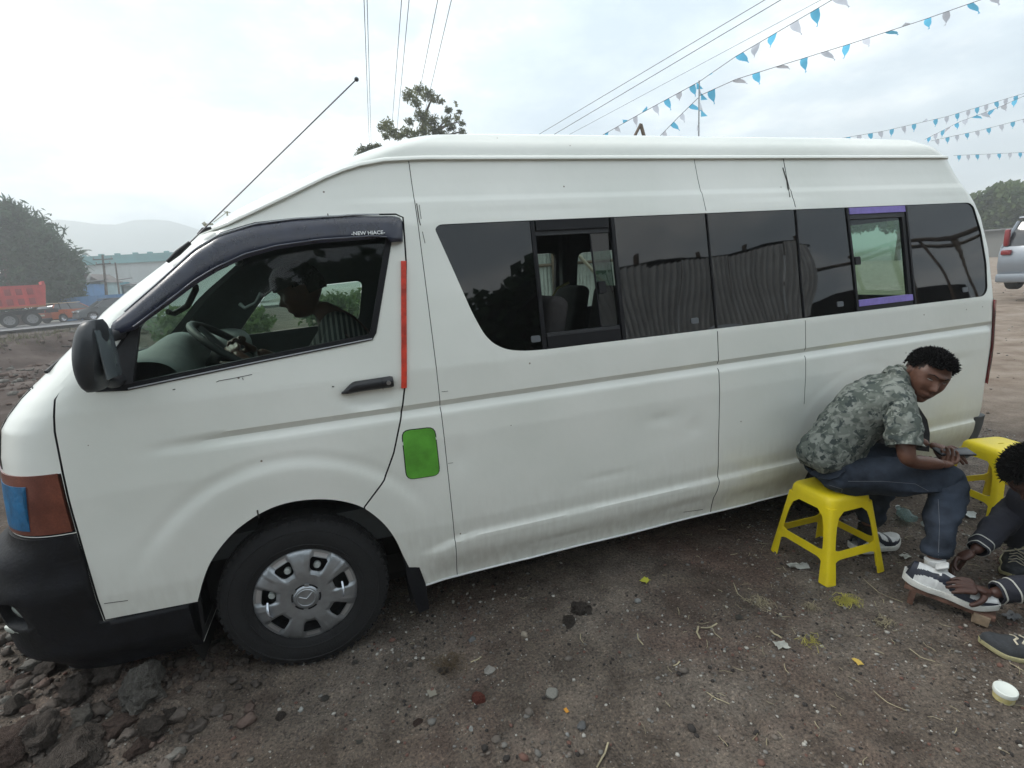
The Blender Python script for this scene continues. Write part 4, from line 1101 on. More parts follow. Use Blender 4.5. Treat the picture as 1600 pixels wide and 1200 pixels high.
def dirt_mat():
    m_, t, b = mat_new('packed_dirt'); tc_ = t.nodes.new('ShaderNodeTexCoord'); ln = t.links.new
    def nz(sc, det=8, ro=.6, dist=0):
        n_ = t.nodes.new('ShaderNodeTexNoise'); n_.inputs['Scale'].default_value = sc; n_.inputs['Detail'].default_value = det; n_.inputs['Roughness'].default_value = ro; n_.inputs['Distortion'].default_value = dist
        ln(tc_.outputs['Object'], n_.inputs['Vector']); return n_
    def ramp(src, stops):
        r_ = t.nodes.new('ShaderNodeValToRGB'); ln(src, r_.inputs[0]); els = r_.color_ramp.elements
        els[0].position, els[0].color = stops[0][0], (*stops[0][1], 1); els[1].position, els[1].color = stops[-1][0], (*stops[-1][1], 1)
        for p, c in stops[1:-1]: e_ = els.new(p); e_.color = (*c, 1)
        return r_
    a = nz(1.1, 9, .62); c1 = ramp(a.outputs['Fac'], [(.32, (.085, .067, .056)), (.5, (.160, .134, .114)), (.70, (.235, .204, .178))])
    mdn = nz(7, 6, .65); mdr = ramp(mdn.outputs['Fac'], [(.34, (.68, .66, .64)), (.5, (1, .99, .97)), (.66, (1.28, 1.25, 1.2))]); mxm = t.nodes.new('ShaderNodeMix'); mxm.data_type = 'RGBA'; mxm.blend_type = 'MULTIPLY'; mxm.inputs[0].default_value = 1; ln(c1.outputs[0], mxm.inputs[6]); ln(mdr.outputs[0], mxm.inputs[7])
    red = nz(.9, 6, .6, .5); redm = ramp(red.outputs['Fac'], [(.52, (0, 0, 0)), (.68, (1, 1, 1))])
    mx1 = t.nodes.new('ShaderNodeMix'); mx1.data_type = 'RGBA'; mk = t.nodes.new('ShaderNodeMath'); mk.operation = 'MULTIPLY'; ln(redm.outputs[0], mk.inputs[0]); mk.inputs[1].default_value = .6
    ln(mk.outputs[0], mx1.inputs[0]); ln(mxm.outputs[2], mx1.inputs[6]); mx1.inputs[7].default_value = (.15, .090, .074, 1)
    # grit: many small light and dark grains
    g = nz(95, 4, .7); gm = ramp(g.outputs['Fac'], [(.34, (.42, .42, .42)), (.48, (.95, .95, .95)), (.60, (1.2, 1.17, 1.12)), (.68, (2.0, 1.92, 1.8))])
    mx2 = t.nodes.new('ShaderNodeMix'); mx2.data_type = 'RGBA'; mx2.blend_type = 'MULTIPLY'; mx2.inputs[0].default_value = 1; ln(mx1.outputs[2], mx2.inputs[6]); ln(gm.outputs[0], mx2.inputs[7])
    vo = t.nodes.new('ShaderNodeTexVoronoi'); vo.inputs['Scale'].default_value = 55; vo.inputs['Randomness'].default_value = 1; ln(tc_.outputs['Object'], vo.inputs['Vector'])
    vs = ramp(vo.outputs['Distance'], [(.10, (1, 1, 1)), (.17, (0, 0, 0))]); wn = ramp(vo.outputs['Color'], [(.52, (0, 0, 0)), (.78, (1, 1, 1))])
    mk2 = t.nodes.new('ShaderNodeMath'); mk2.operation = 'MULTIPLY'; ln(vs.outputs[0], mk2.inputs[0]); ln(wn.outputs[0], mk2.inputs[1])
    mx3 = t.nodes.new('ShaderNodeMix'); mx3.data_type = 'RGBA'; ln(mk2.outputs[0], mx3.inputs[0]); ln(mx2.outputs[2], mx3.inputs[6]); mx3.inputs[7].default_value = (.33, .31, .27, 1)
    # past the van's tail, in the open yard, the soil is paler and sandy
    sp = t.nodes.new('ShaderNodeSeparateXYZ'); ln(tc_.outputs['Object'], sp.inputs[0])
    mr = t.nodes.new('ShaderNodeMapRange'); ln(sp.outputs[0], mr.inputs[0]); mr.inputs[1].default_value = 5.2; mr.inputs[2].default_value = 8.5
    mry = t.nodes.new('ShaderNodeMapRange'); ln(sp.outputs[1], mry.inputs[0]); mry.inputs[1].default_value = -3.9; mry.inputs[2].default_value = -5.6  # soil behind the camera paled to bounce extra light onto the van side
    mrs = t.nodes.new('ShaderNodeMath'); mrs.operation = 'MAXIMUM'; ln(mr.outputs[0], mrs.inputs[0]); ln(mry.outputs[0], mrs.inputs[1]); mr = mrs
    md_ = nz(.8, 5); ad = t.nodes.new('ShaderNodeMath'); ad.operation = 'MULTIPLY_ADD'; ln(md_.outputs['Fac'], ad.inputs[0]); ad.inputs[1].default_value = 1.1; ad.inputs[2].default_value = -.55
    ad2 = t.nodes.new('ShaderNodeMath'); ad2.operation = 'ADD'; ad2.use_clamp = True; ln(ad.outputs[0], ad2.inputs[0]); ln(mr.outputs[0], ad2.inputs[1])
    mul = t.nodes.new('ShaderNodeMath'); mul.operation = 'MULTIPLY'; ln(ad2.outputs[0], mul.inputs[0]); ln(mr.outputs[0], mul.inputs[1])
    mx4 = t.nodes.new('ShaderNodeMix'); mx4.data_type = 'RGBA'; ln(mul.outputs[0], mx4.inputs[0]); ln(mx3.outputs[2], mx4.inputs[6])
    yb = nz(2.2, 8); yc = ramp(yb.outputs['Fac'], [(.3, (.17, .125, .095)), (.5, (.27, .215, .17)), (.7, (.36, .30, .25))]); ln(yc.outputs[0], mx4.inputs[7])
    # reddish broken earth ahead of the nose
    mr2 = t.nodes.new('ShaderNodeMapRange'); ln(sp.outputs[0], mr2.inputs[0]); mr2.inputs[1].default_value = -.6; mr2.inputs[2].default_value = -2.4
    rb_ = nz(.8, 9); rc = ramp(rb_.outputs['Fac'], [(.3, (.036, .027, .023)), (.5, (.080, .059, .050)), (.7, (.150, .120, .105))])
    mx5 = t.nodes.new('ShaderNodeMix'); mx5.data_type = 'RGBA'; ln(mr2.outputs[0], mx5.inputs[0]); ln(mx4.outputs[2], mx5.inputs[6]); ln(rc.outputs[0], mx5.inputs[7])
    ln(mx5.outputs[2], b.inputs['Base Color']); b.inputs['Roughness'].default_value = .95; b.inputs['Specular IOR Level'].default_value = .2
    b1 = nz(26, 8, .7); b2 = nz(140, 4, .7)
    bp1 = t.nodes.new('ShaderNodeBump'); bp1.inputs['Strength'].default_value = .9; bp1.inputs['Distance'].default_value = .034; ln(b1.outputs['Fac'], bp1.inputs['Height'])
    bp2 = t.nodes.new('ShaderNodeBump'); bp2.inputs['Strength'].default_value = .8; bp2.inputs['Distance'].default_value = .006; ln(b2.outputs['Fac'], bp2.inputs['Height']); ln(bp1.outputs[0], bp2.inputs['Normal'])
    ln(bp2.outputs[0], b.inputs['Normal'])
    return m_
M_DIRT = dirt_mat()
def finef(X, Y):
    near = ss(6.5, 5.5, X) * ss(-2.2, -1.6, X)
    return (.006 * fbm(X * 14, Y * 14, 4, .6) + .010 * np.clip(fbm(X * 5 + 40, Y * 5, 3) - .25, 0, 1)) * near
NX0, NX1, NY0, NY1 = -2.0, 6.6, -3.4, 1.6
grid_mesh('dirt_ground', np.linspace(NX0, NX1, 540), np.linspace(NY0, NY1, 315), M_DIRT)
def mid_axis(lo, hi, a, b, step, far): # denser in the middle
    return np.concatenate([np.linspace(lo, a, far, endpoint=False), np.arange(a, b, step), np.linspace(b, hi, far)])
grid_mesh('yard_ground', np.concatenate([np.linspace(-60, -24, 30, endpoint=False), np.linspace(-24, -2.0, 190, endpoint=False), np.linspace(-2.0, 6.6, 18, endpoint=False), np.linspace(6.6, 22, 120, endpoint=False), np.linspace(22, 60, 60)]),
          np.concatenate([np.linspace(-40, -3.4, 20, endpoint=False), np.linspace(-3.4, 1.6, 34, endpoint=False), np.linspace(1.6, 32, 260), np.linspace(32.3, 60, 60)]), M_DIRT, zoff=-.004, hole=(NX0 + .02, NX1 - .02, NY0 + .02, NY1 - .02))
# plain that reaches the horizon
M_PLAIN = mat('distant_plain', (.14, .13, .10), .95, noise=.3, nscale=.02)
me = bpy.data.meshes.new('plain'); V = []; F = []
ring_r = [52, 400, 1500, 3000]
for r_ in ring_r:
    for k in range(48): V.append((r_ * math.cos(k * math.pi / 24), r_ * math.sin(k * math.pi / 24), -.35))
for i in range(3):
    for k in range(48): F.append((i * 48 + k, i * 48 + (k + 1) % 48, (i + 1) * 48 + (k + 1) % 48, (i + 1) * 48 + k))
F.append(tuple(range(47, -1, -1)))
F[-1] = tuple(range(48))
tag(from_py('plain', V, F, M_PLAIN), kind='structure')
# asphalt road with its pale dusty shoulder, beyond the bank
def on_ground(x, y, dz=0.0): return Vector((x, y, float(gh(x, y)) + dz))
def road():
    a, b_ = Vector((-40, 24, 0)), Vector((10, 58, 0)); d = (b_ - a).normalized(); nrm = Vector((-d.y, d.x, 0))
    V, F = [], []; n = 60
    for i in range(n + 1):
        p = a + (b_ - a) * (i / n)
        for w in (0, 2.8, 5.6, 8.4, 11.0):
            q = p + nrm * w; V.append((q.x, q.y, .275))
    for i in range(n):
        for k in range(4): F.append((i * 5 + k, (i + 1) * 5 + k, (i + 1) * 5 + k + 1, i * 5 + k + 1))
    return from_py('road', V, F, mat('worn_asphalt', (.20, .20, .20), .85, noise=.2, nscale=.6, bump=.2, bscale=20))
tag(road(), kind='structure')

# ------------------------------------------------------------------ stones
def rock_mesh(seed, sub=2, rough=.28, flat=.7):
    bm = bmesh.new(); bmesh.ops.create_icosphere(bm, subdivisions=sub, radius=1.0)
    rr = random.Random(seed); off = Vector((rr.uniform(-50, 50),) * 3) + Vector((0, seed * 1.7, 0))
    cuts = [(Vector((rr.gauss(0, 1), rr.gauss(0, 1), rr.gauss(0, 1))).normalized(), rr.uniform(.55, .9)) for _ in range(7)]
    for v in bm.verts:
        p = v.co.copy()
        for n_, d in cuts:
            k = p.dot(n_)
            if k > d: p -= n_ * (k - d) * .9
        p *= 1 + rough * mnoise.noise(p * 1.5 + off) + rough * .5 * mnoise.noise(p * 4 + off)
        p.z *= flat; v.co = p
    me = bpy.data.meshes.new('rock'); bm.to_mesh(me); bm.free(); return me
def soil_mat(name, c, n=.35, sc=5): return mat(name, c, .95, noise=n, nscale=sc, bump=1.0, bscale=22, bdist=.03, spec=.15)
M_CLOD = soil_mat('dark_clod', (.10, .084, .073))
M_CLODR = soil_mat('reddish_clod', (.115, .083, .070))
M_CLODG = soil_mat('grey_clod', (.15, .14, .125))
CL = {}
def clod(px, py, wpx, label, mt, seed, flat=.7, group='clods of broken earth heaped at the nose of the minibus', name='earth_clod', cat='clod', z=None, sub=3, hpx=None, rot=None, rough=.28):
    """a stone standing where the photo shows it, wpx wide there"""
    p = at(px, py, 2, 0.0)
    for _ in range(4): p = at(px, py, 2, float(gh(p.x, p.y)))
    dep = (p - CAM_C).dot(CAM_F); r_ = wpx / 2 * dep / FOC / 1.15
    key = (seed, sub, flat, rough)
    if key not in CL: CL[key] = rock_mesh(seed, sub, rough, flat)
    me = CL[key]
    if me.materials and me.materials[0] != mt: me = me.copy(); me.materials.clear()
    o = link(name, me, mt); shade(me, 32)
    o.location = (p.x, p.y, p.z + r_ * flat * .35); o.scale = (r_, r_ * (.85 if hpx is None else hpx), r_); o.rotation_euler = (0, 0, rot if rot is not None else seed * 1.3)
    return tag(o, label, cat, group)
G1 = 'clods of broken earth heaped at the nose of the minibus'
big = [(228, 1082, 95, 'large pale grey clod under the bumper, left of the front tyre', M_CLODG, 1, .75),
       (130, 1128, 62, 'rounded grey clod in the middle of the heap of broken earth', M_CLODG, 2, .65),
       (130, 1085, 72, 'dark brown clod just below the black bumper corner', M_CLOD, 3, .8),
       (70, 1155, 92, 'long brown clod leaning in the heap near the left edge', M_CLOD, 4, .7),
       (190, 1140, 58, 'brown clod right of the rounded grey one in the heap', M_CLODR, 5, .7),
       (120, 1190, 130, 'widest flat clod at the bottom edge of the picture', M_CLOD, 6, .5),
       (240, 1142, 52, 'dark crumbly clod at the right end of the heap', M_CLOD, 7, .7),
       (20, 1165, 85, 'reddish brown clod cut by the left edge of the picture', M_CLODR, 8, .7),
       (25, 1108, 50, 'small brown clod at the left edge above the reddish one', M_CLOD, 9, .7),
       (138, 1150, 42, 'small grey clod below the rounded grey one', M_CLODG, 10, .6),
       (80, 1052, 60, 'loose earth lump right under the fog lamp', M_CLOD, 11, .6),
       (175, 1052, 55, 'black shaded lump under the middle of the bumper', M_CLOD, 12, .6),
       (215, 1175, 40, 'small lump beside the bottom edge, right of the widest clod', M_CLODR, 13, .7),
       (270, 1120, 40, 'small dark lump nearest to the front tyre in the heap', M_CLOD, 14, .7),
       (36, 1070, 40, 'small lump beneath the left end of the bumper', M_CLODR, 15, .7)]
for (px, py, w_, lb, mt, sd, fl) in big: clod(px, py, w_, lb, mt, sd, fl, rough=.42, sub=4 if w_ > 50 else 3)
# single stones one can tell apart on the dirt
ST = [(747, 1095, 27, 'red rounded stone on the dirt below the front wheel', soil_mat('red_stone', (.24, .085, .065)), 21, .8, 'stone'),
      (862, 1088, 25, 'knobbly pale stone right of the red stone', mat('pale_stone', (.26, .25, .22), .9, noise=.4, nscale=30, bump=.6), 22, .9, 'stone'),
      (819, 993, 14, 'small tan stone alone between the wheel and the dark clods', mat('tan_stone', (.27, .23, .18), .85, noise=.2), 23, .7, 'stone'),
      (907, 953, 38, 'dark clod, the bigger one of the pair under the sill', M_CLOD, 24, .6, 'clod'),
      (888, 972, 26, 'dark clod, the smaller one of the pair under the sill', M_CLOD, 25, .6, 'clod'),
      (996, 940, 13, 'small squarish grey stone below the yellow scrap', mat('grey_stone', (.21, .21, .20), .85, noise=.2), 26, .7, 'stone'),
      (909, 1136, 20, 'smooth dark grey stone near the bottom of the picture', mat('slate_stone', (.085, .085, .085), .7, noise=.2), 27, .7, 'stone'),
      (887, 1149, 9, 'tiny light grey pebble left of the smooth dark stone', mat('light_pebble', (.25, .25, .24), .8), 28, .8, 'pebble'),
      (653, 1130, 19, 'flat brown stone left of the red stone', M_CLODR, 29, .5, 'stone'),
      (736, 1140, 10, 'little pale pebble below the red stone', mat('pale_pebble', (.30, .30, .28), .8), 30, .9, 'pebble'),
      (561, 1160, 14, 'grey stone lowest between the front wheel and the bottom edge', M_CLODG, 31, .6, 'stone'),
      (738, 1000, 17, 'dark grey stone in the little heap of straw and gravel', mat('slate_stone', (.085, .085, .085), .7, noise=.2), 32, .6, 'stone'),
      (765, 1048, 22, 'crumpled pale lump at the right end of the straw heap', mat('pale_stone', (.30, .28, .25), .9, noise=.4, nscale=30, bump=.6), 33, .45, 'stone'),
      (692, 1050, 20, 'dark stone at the left of the straw heap', M_CLOD, 34, .7, 'stone'),
      (641, 1040, 11, 'pale round pebble left of the dark stone by the straw heap', M_CLODG, 35, .8, 'pebble'),
      (555, 1036, 12, 'grey pebble touching the ground right of the tyre', M_CLODG, 36, .7, 'pebble'),
      (1155, 965, 16, 'flat grey flake lying right of the straw pieces', M_CLODG, 37, .3, 'stone'),
      (508, 1092, 16, 'grey stone lying below the front tyre', M_CLODG, 38, .6, 'stone'),
      (440, 1120, 20, 'brown stone below and left of the front tyre', M_CLOD, 39, .6, 'stone'),
      (470, 1110, 11, 'pale pebble below the tyre beside the brown stone', mat('pale_pebble', (.30, .30, .28), .8), 40, .8, 'pebble')]
for (px, py, w_, lb, mt, sd, fl, ct) in ST: clod(px, py, w_, lb, mt, sd, fl, rough=.28 if ct != 'clod' else .75, group=None, name='stone' if ct != 'clod' else 'earth_clod', cat=ct)

# ------------------------------------------------------------------ gravel, crumbs and straw too many to count
def scatter(name, n, region, size, mt_list, seed, dens=None, flat=.7, sub=1):
    rs = np.random.RandomState(seed)
    bases = []
    for k in range(6):
        me = rock_mesh(100 + k + seed, sub, .35 if sub < 2 else .7, flat if sub < 2 else .85); co = np.array([v.co[:] for v in me.vertices]); fc = np.array([p.vertices[:] for p in me.polygons]); bases.append((co, fc)); bpy.data.meshes.remove(me)
    X = rs.uniform(region[0], region[1], n * 3); Y = rs.uniform(region[2], region[3], n * 3)
    if dens is not None:
        keep = rs.rand(n * 3) < dens(X, Y); X, Y = X[keep][:n], Y[keep][:n]
    else: X, Y = X[:n], Y[:n]
    m_ = len(X); Z = gh(X, Y); S = size[0] * (size[1] / size[0]) ** (rs.rand(m_) ** size[2])
    A = rs.uniform(0, 6.28, m_); vs, fs, mi = [], [], []; o_ = 0
    for i in range(m_):
        co, fc = bases[i % 6]; c, s_ = math.cos(A[i]), math.sin(A[i]); sc = S[i] * np.array([1, rs.uniform(.6, 1), rs.uniform(.6, 1)])
        p = co * sc; q = np.stack([p[:, 0] * c - p[:, 1] * s_ + X[i], p[:, 0] * s_ + p[:, 1] * c + Y[i], p[:, 2] + Z[i] + S[i] * .15], 1)
        vs.append(q); fs.append(fc + o_); mi.append(np.full(len(fc), rs.choice(len(mt_list), p=[w for _, w in mt_list]))); o_ += len(co)
    vs = np.concatenate(vs); fs = np.concatenate(fs); mi = np.concatenate(mi)
    me = bpy.data.meshes.new(name); me.vertices.add(len(vs)); me.vertices.foreach_set('co', vs.ravel()); me.loops.add(len(fs) * 3); me.loops.foreach_set('vertex_index', fs.ravel().astype(np.int32))
    me.polygons.add(len(fs)); me.polygons.foreach_set('loop_start', np.arange(len(fs)) * 3); me.polygons.foreach_set('loop_total', np.full(len(fs), 3)); me.update()
    o = link(name, me, [a for a, _ in mt_list]); me.polygons.foreach_set('material_index', mi.astype(np.int32)); return tag(o, kind='stuff')
MG = [(mat('crumb_brown', (.14, .118, .100), .95, noise=.3), .37), (mat('crumb_dark', (.035, .030, .027), .95), .17), (mat('grit_grey', (.17, .16, .145), .9, noise=.2), .22), (mat('grit_pale', (.40, .38, .34), .9), .14), (mat('grit_red', (.15, .08, .062), .95), .10)]
def dens_near(X, Y): return np.clip(.35 + .9 * fbm(X * 1.3, Y * 1.3, 4), .06, 1) * ((Y < -.2) | (X < .5) | (X > 5))
o = scatter('gravel', 30000, (-1.6, 6.5, -3.1, .2), (.0026, .012, 2.4), MG, 1, dens_near); tag(o, 'fine gravel and soil crumbs strewn over the dirt in front of the minibus', 'gravel')
def dens_l(X, Y): return np.clip(-.05 + 1.6 * fbm(X * 1.7 + 20, Y * 1.7, 4), .02, 1) * ((Y < -.2) | (X < .5) | (X > 5))
o = scatter('soil_lumps', 8000, (-1.6, 6.5, -3.1, .2), (.005, .024, 2.6), [(MG[0][0], .62), (MG[1][0], .16), (MG[2][0], .12), (MG[4][0], .10)], 9, dens_l, flat=.6); tag(o, 'clusters of small soil lumps on the dirt in front of the minibus', 'soil lumps')
heapd = lambda X, Y: np.clip((.10 * gauss(X, Y, .02, -.92, .55, .36) + .07 * gauss(X, Y, -.65, -.8, .65, .55) + .05 * gauss(X, Y, .35, -.75, .4, .25) + .1 * gauss(X, Y, -.9, -.1, .7, .6)) / .05, 0, 1)
MH = [(M_CLOD, .72), (M_CLODR, .14), (M_CLODG, .14)]
o = scatter('broken_earth', 2600, (-2.0, 1.0, -1.9, .8), (.007, .045, 2.2), MH, 2, heapd, sub=2); tag(o, 'loose crumbs between the clods of broken earth below the bumper', 'broken earth')
rubd = lambda X, Y: np.clip(ss(-1.5, -3.0, X), 0, 1) * np.clip(.5 + fbm(X * .5, Y * .5, 3), .1, 1)
o = scatter('rubble', 5000, (-16, -1.8, 0, 24), (.02, .16, 3.0), [(M_CLODR, .5), (M_CLOD, .2), (M_CLODG, .3)], 3, rubd); tag(o, 'reddish rubble spread over the ground ahead of the minibus', 'rubble')
o = scatter('yard_gravel', 2500, (6.0, 26, -3, 14), (.006, .03, 2.5), [(MG[2][0], .5), (MG[3][0], .2), (MG[0][0], .3)], 4, None); tag(o, 'scattered small stones on the pale open yard behind the minibus', 'gravel')
def grass_fringe():
    rr = random.Random(77); bm = bmesh.new()
    for _ in range(2600):
        x = rr.uniform(-17, -6); dd = rr.gauss(19.6, .9); y = (dd + (x + 1.0) * .80) / .60
        if y < 8 or y > 30: continue
        z = float(gh(x, y)); 
        if z < .22: continue
        h = rr.uniform(.08, .30); a = rr.uniform(0, 6.28); w = .012; dx, dy = math.cos(a) * w, math.sin(a) * w; lx, ly = rr.gauss(0, .08), rr.gauss(0, .08)
        bm.faces.new([bm.verts.new((x - dx, y - dy, z)), bm.verts.new((x + dx, y + dy, z)), bm.verts.new((x + lx, y + ly, z + h))])
    return obj('dry_grass', bm, mat('dry_grass', (.16, .15, .075), .9, col2=(.08, .085, .045), nscale=2), smooth=0)
tag(grass_fringe(), 'dry grass along the crest of the dark earth bank beside the road', 'grass', kind='stuff')
# straw
M_STRAW = mat('dry_straw', (.36, .31, .20), .8, noise=.35, nscale=12)
M_STRAWY = mat('yellow_straw', (.42, .38, .08), .7, noise=.3, nscale=12)
def blades(bm, n, reg, ln_, wd, seed, curve=.2, dens=None, lift=.004):
    rr = random.Random(seed)
    for _ in range(n):
        for _t in range(12):
            x, y = rr.uniform(reg[0], reg[1]), rr.uniform(reg[2], reg[3])
            if dens is None or rr.random() < dens(x, y): break
        a = rr.uniform(0, 6.28); L = rr.uniform(*ln_); w = rr.uniform(*wd); cv = rr.uniform(-curve, curve)
        pts = []
        for k in range(4):
            t = k / 3 - .5; aa = a + cv * t * 4; px_, py_ = x + L * t * math.cos(a) - cv * L * t * t * 2 * math.sin(a), y + L * t * math.sin(a) + cv * L * t * t * 2 * math.cos(a)
            pts.append(Vector((px_, py_, float(gh(px_, py_)) + lift + rr.uniform(0, .005))))
        tube(bm, pts, w, 4, cap=True)
bm = bmesh.new(); blades(bm, 520, (1.2, 6.0, -2.7, -.7), (.012, .05), (.0006, .0016), 5, .3, lambda x, y: .25 + .7 * smooth_step(1.6, 3.4, x))
tag(obj('straw_litter', bm, M_STRAW, smooth=60), 'short bits of dry straw littering the dirt', 'straw', kind='stuff')
def straw_piece(px, py, px2, py2, r_, label, mt=M_STRAW, sag=.0):
    p, q = at(px, py, 2, .01), at(px2, py2, 2, .01); bm = bmesh.new()
    c = (p + q) / 2; mid = Vector((c.x + sag * (q.y - p.y), c.y - sag * (q.x - p.x), 0))
    pts = [Vector((v.x, v.y, float(gh(v.x, v.y)) + r_ + .004)) - c * 0 for v in (p, p.lerp(mid, .6), mid, q.lerp(mid, .6), q)]
    tube(bm, pts, r_, 6, flat=(1, .6)); return tag(obj('straw_stalk', bm, mt, smooth=60), label, 'straw', 'single stalks of straw lying on the dirt')
for a in [(1091, 984, 1094, 1004, .0042, 'thick split straw stalk standing on end of the little corner of straw'), (1095, 986, 1120, 978, .0040, 'thick straw stalk that forms the top of the little corner'),
          (1113, 983, 1128, 1003, .0016, 'thin bent stalk right of the little corner of straw'), (1146, 913, 1172, 944, .0018, 'long thin stalk above the little corner of straw'),
          (996, 992, 1005, 1010, .0028, 'short forked stalk left of the little corner of straw'), (1104, 1085, 1140, 1099, .0020, 'slanting straw low in the middle of the dirt'),
          (1052, 1043, 1062, 1037, .0030, 'brown twig below the little corner of straw'), (932, 1187, 950, 1158, .0032, 'brown stalk near the bottom edge of the picture'),
          (940, 1193, 960, 1200, .0036, 'stalk touching the bottom edge of the picture'), (1349, 904, 1411, 942, .0018, 'curved stalk right of the front leg of the near stool'),
          (1421, 1016, 1461, 1036, .0022, 'long straight stalk below the wooden foot block'), (1365, 1077, 1417, 1110, .0016, 'long faint stalk left of the little round tub'),
          (1205, 988, 1221, 1002, .0050, 'short flat straw chip below the yellow straw tuft'), (1210, 960, 1235, 964, .0015, 'thin loop of straw left of the flat chip'),
          (735, 1031, 752, 1022, .0030, 'pale stick on the straw heap below the wheel'), (907, 990, 912, 1006, .0016, 'thin upright straw right of the tan stone')]:
    straw_piece(*a, sag=.12)
def tuft(px, py, rad, n, mt, label, seed, name='straw_tuft', up=.03):
    p = at(px, py, 2, 0.01); rr = random.Random(seed); bm = bmesh.new()
    for _ in range(n):
        a = rr.uniform(0, 6.28); L = rad * rr.uniform(.3, 1.3); c = p + Vector((rr.gauss(0, rad * .3), rr.gauss(0, rad * .22), 0)); w = rr.uniform(-1.2, 1.2); pts = []
        for k in range(7):
            t = k / 6; aa = a + w * t * 2; 
            q = c + Vector((math.cos(aa), math.sin(aa), 0)) * L * t; pts.append(Vector((q.x, q.y, float(gh(q.x, q.y)) + .004 + up * math.sin(math.pi * t) * rr.uniform(.2, 1))))
        tube(bm, pts, rr.uniform(.0006, .0011), 4)
    tag(obj(name, bm, mt, smooth=60), label, 'straw')
tuft(1322, 938, .050, 85, M_STRAWY, 'tangled tuft of bright yellow straw in front of the near stool', 8)
tuft(1385, 975, .05, 26, M_STRAW, 'thin pale wisp of straw right of the yellow tuft', 9)
tuft(1268, 950, .035, 22, M_STRAW, 'small wisp of straw below the near stool', 10)
tuft(1262, 1005, .05, 18, M_STRAWY, 'loose loops of yellowish straw at the lower left of the tuft', 11)
tuft(700, 1035, .07, 60, mat('brown_fibre', (.12, .085, .05), .9), 'heap of brown fibres and straw below the front wheel', 12, 'fibre_heap', .03)
tuft(1188, 945, .05, 30, M_STRAW, 'spray of pale straw ends left of the near stool', 13)
# scraps
def scrap(px, py, w_, h_, mt, label, seed, name='paper_scrap', cat='scrap', curl=.3):
    p = at(px, py, 2, .0); rr = random.Random(seed); dep = (p - CAM_C).dot(CAM_F); W_ = w_ * dep / FOC; H_ = h_ * dep / FOC * 1.6
    bm = bmesh.new(); n = 6; g_ = []
    for i in range(n + 1):
        for j in range(n + 1):
            u, v = i / n - .5, j / n - .5; k = 1 - .35 * abs(mnoise.noise(Vector((u * 2 + seed, v * 2, 0))))
            x, y = u * W_ * k, v * H_ * k; g_.append(bm.verts.new((x, y, .004 + curl * W_ * (abs(mnoise.noise(Vector((u * 3, v * 3, seed * 2.1)))) + .5 * u * u))))
    for i in range(n):
        for j in range(n): bm.faces.new((g_[i * (n + 1) + j], g_[(i + 1) * (n + 1) + j], g_[(i + 1) * (n + 1) + j + 1], g_[i * (n + 1) + j + 1]))
    r_ = bmesh.ops.extrude_face_region(bm, geom=bm.faces[:])
    for v in r_['geom']:
        if isinstance(v, bmesh.types.BMVert): v.co.z -= .0012
    bmesh.ops.recalc_face_normals(bm, faces=bm.faces)
    o = obj(name, bm, mt, smooth=60); o.location = (p.x, p.y, float(gh(p.x, p.y)) + .002); o.rotation_euler = (0, 0, rr.uniform(-.5, .5)); return tag(o, label, cat)
M_PAPER = mat('dirty_paper', (.36, .36, .32), .8, noise=.25, nscale=30)
scrap(1247, 889, 30, 8, M_PAPER, 'white torn paper scrap under the near yellow stool', 1)
scrap(1008, 914, 13, 8, mat('yellow_wrapper', (.48, .48, .06), .5), 'small yellow wrapper piece on the dirt by the sill', 2, 'wrapper')
scrap(1221, 1014, 20, 11, M_PAPER, 'pale triangular paper scrap with a dark middle', 3)
scrap(1340, 1036, 10, 9, mat('orange_peel', (.55, .38, .08), .6), 'little yellow-orange peel on the dirt', 4, 'peel')
scrap(885, 1112, 6, 6, mat('orange_bit', (.55, .25, .03), .6), 'tiny orange fleck near the smooth dark stone', 5, 'peel')
scrap(1415, 872, 15, 7, M_PAPER, 'crumpled bit of paper between the two sneakers', 7)
scrap(675, 1083, 14, 10, mat('tan_chip', (.22, .20, .16), .8), 'flat tan chip of stone left above the red stone', 10, 'chip', 'chip', .1)
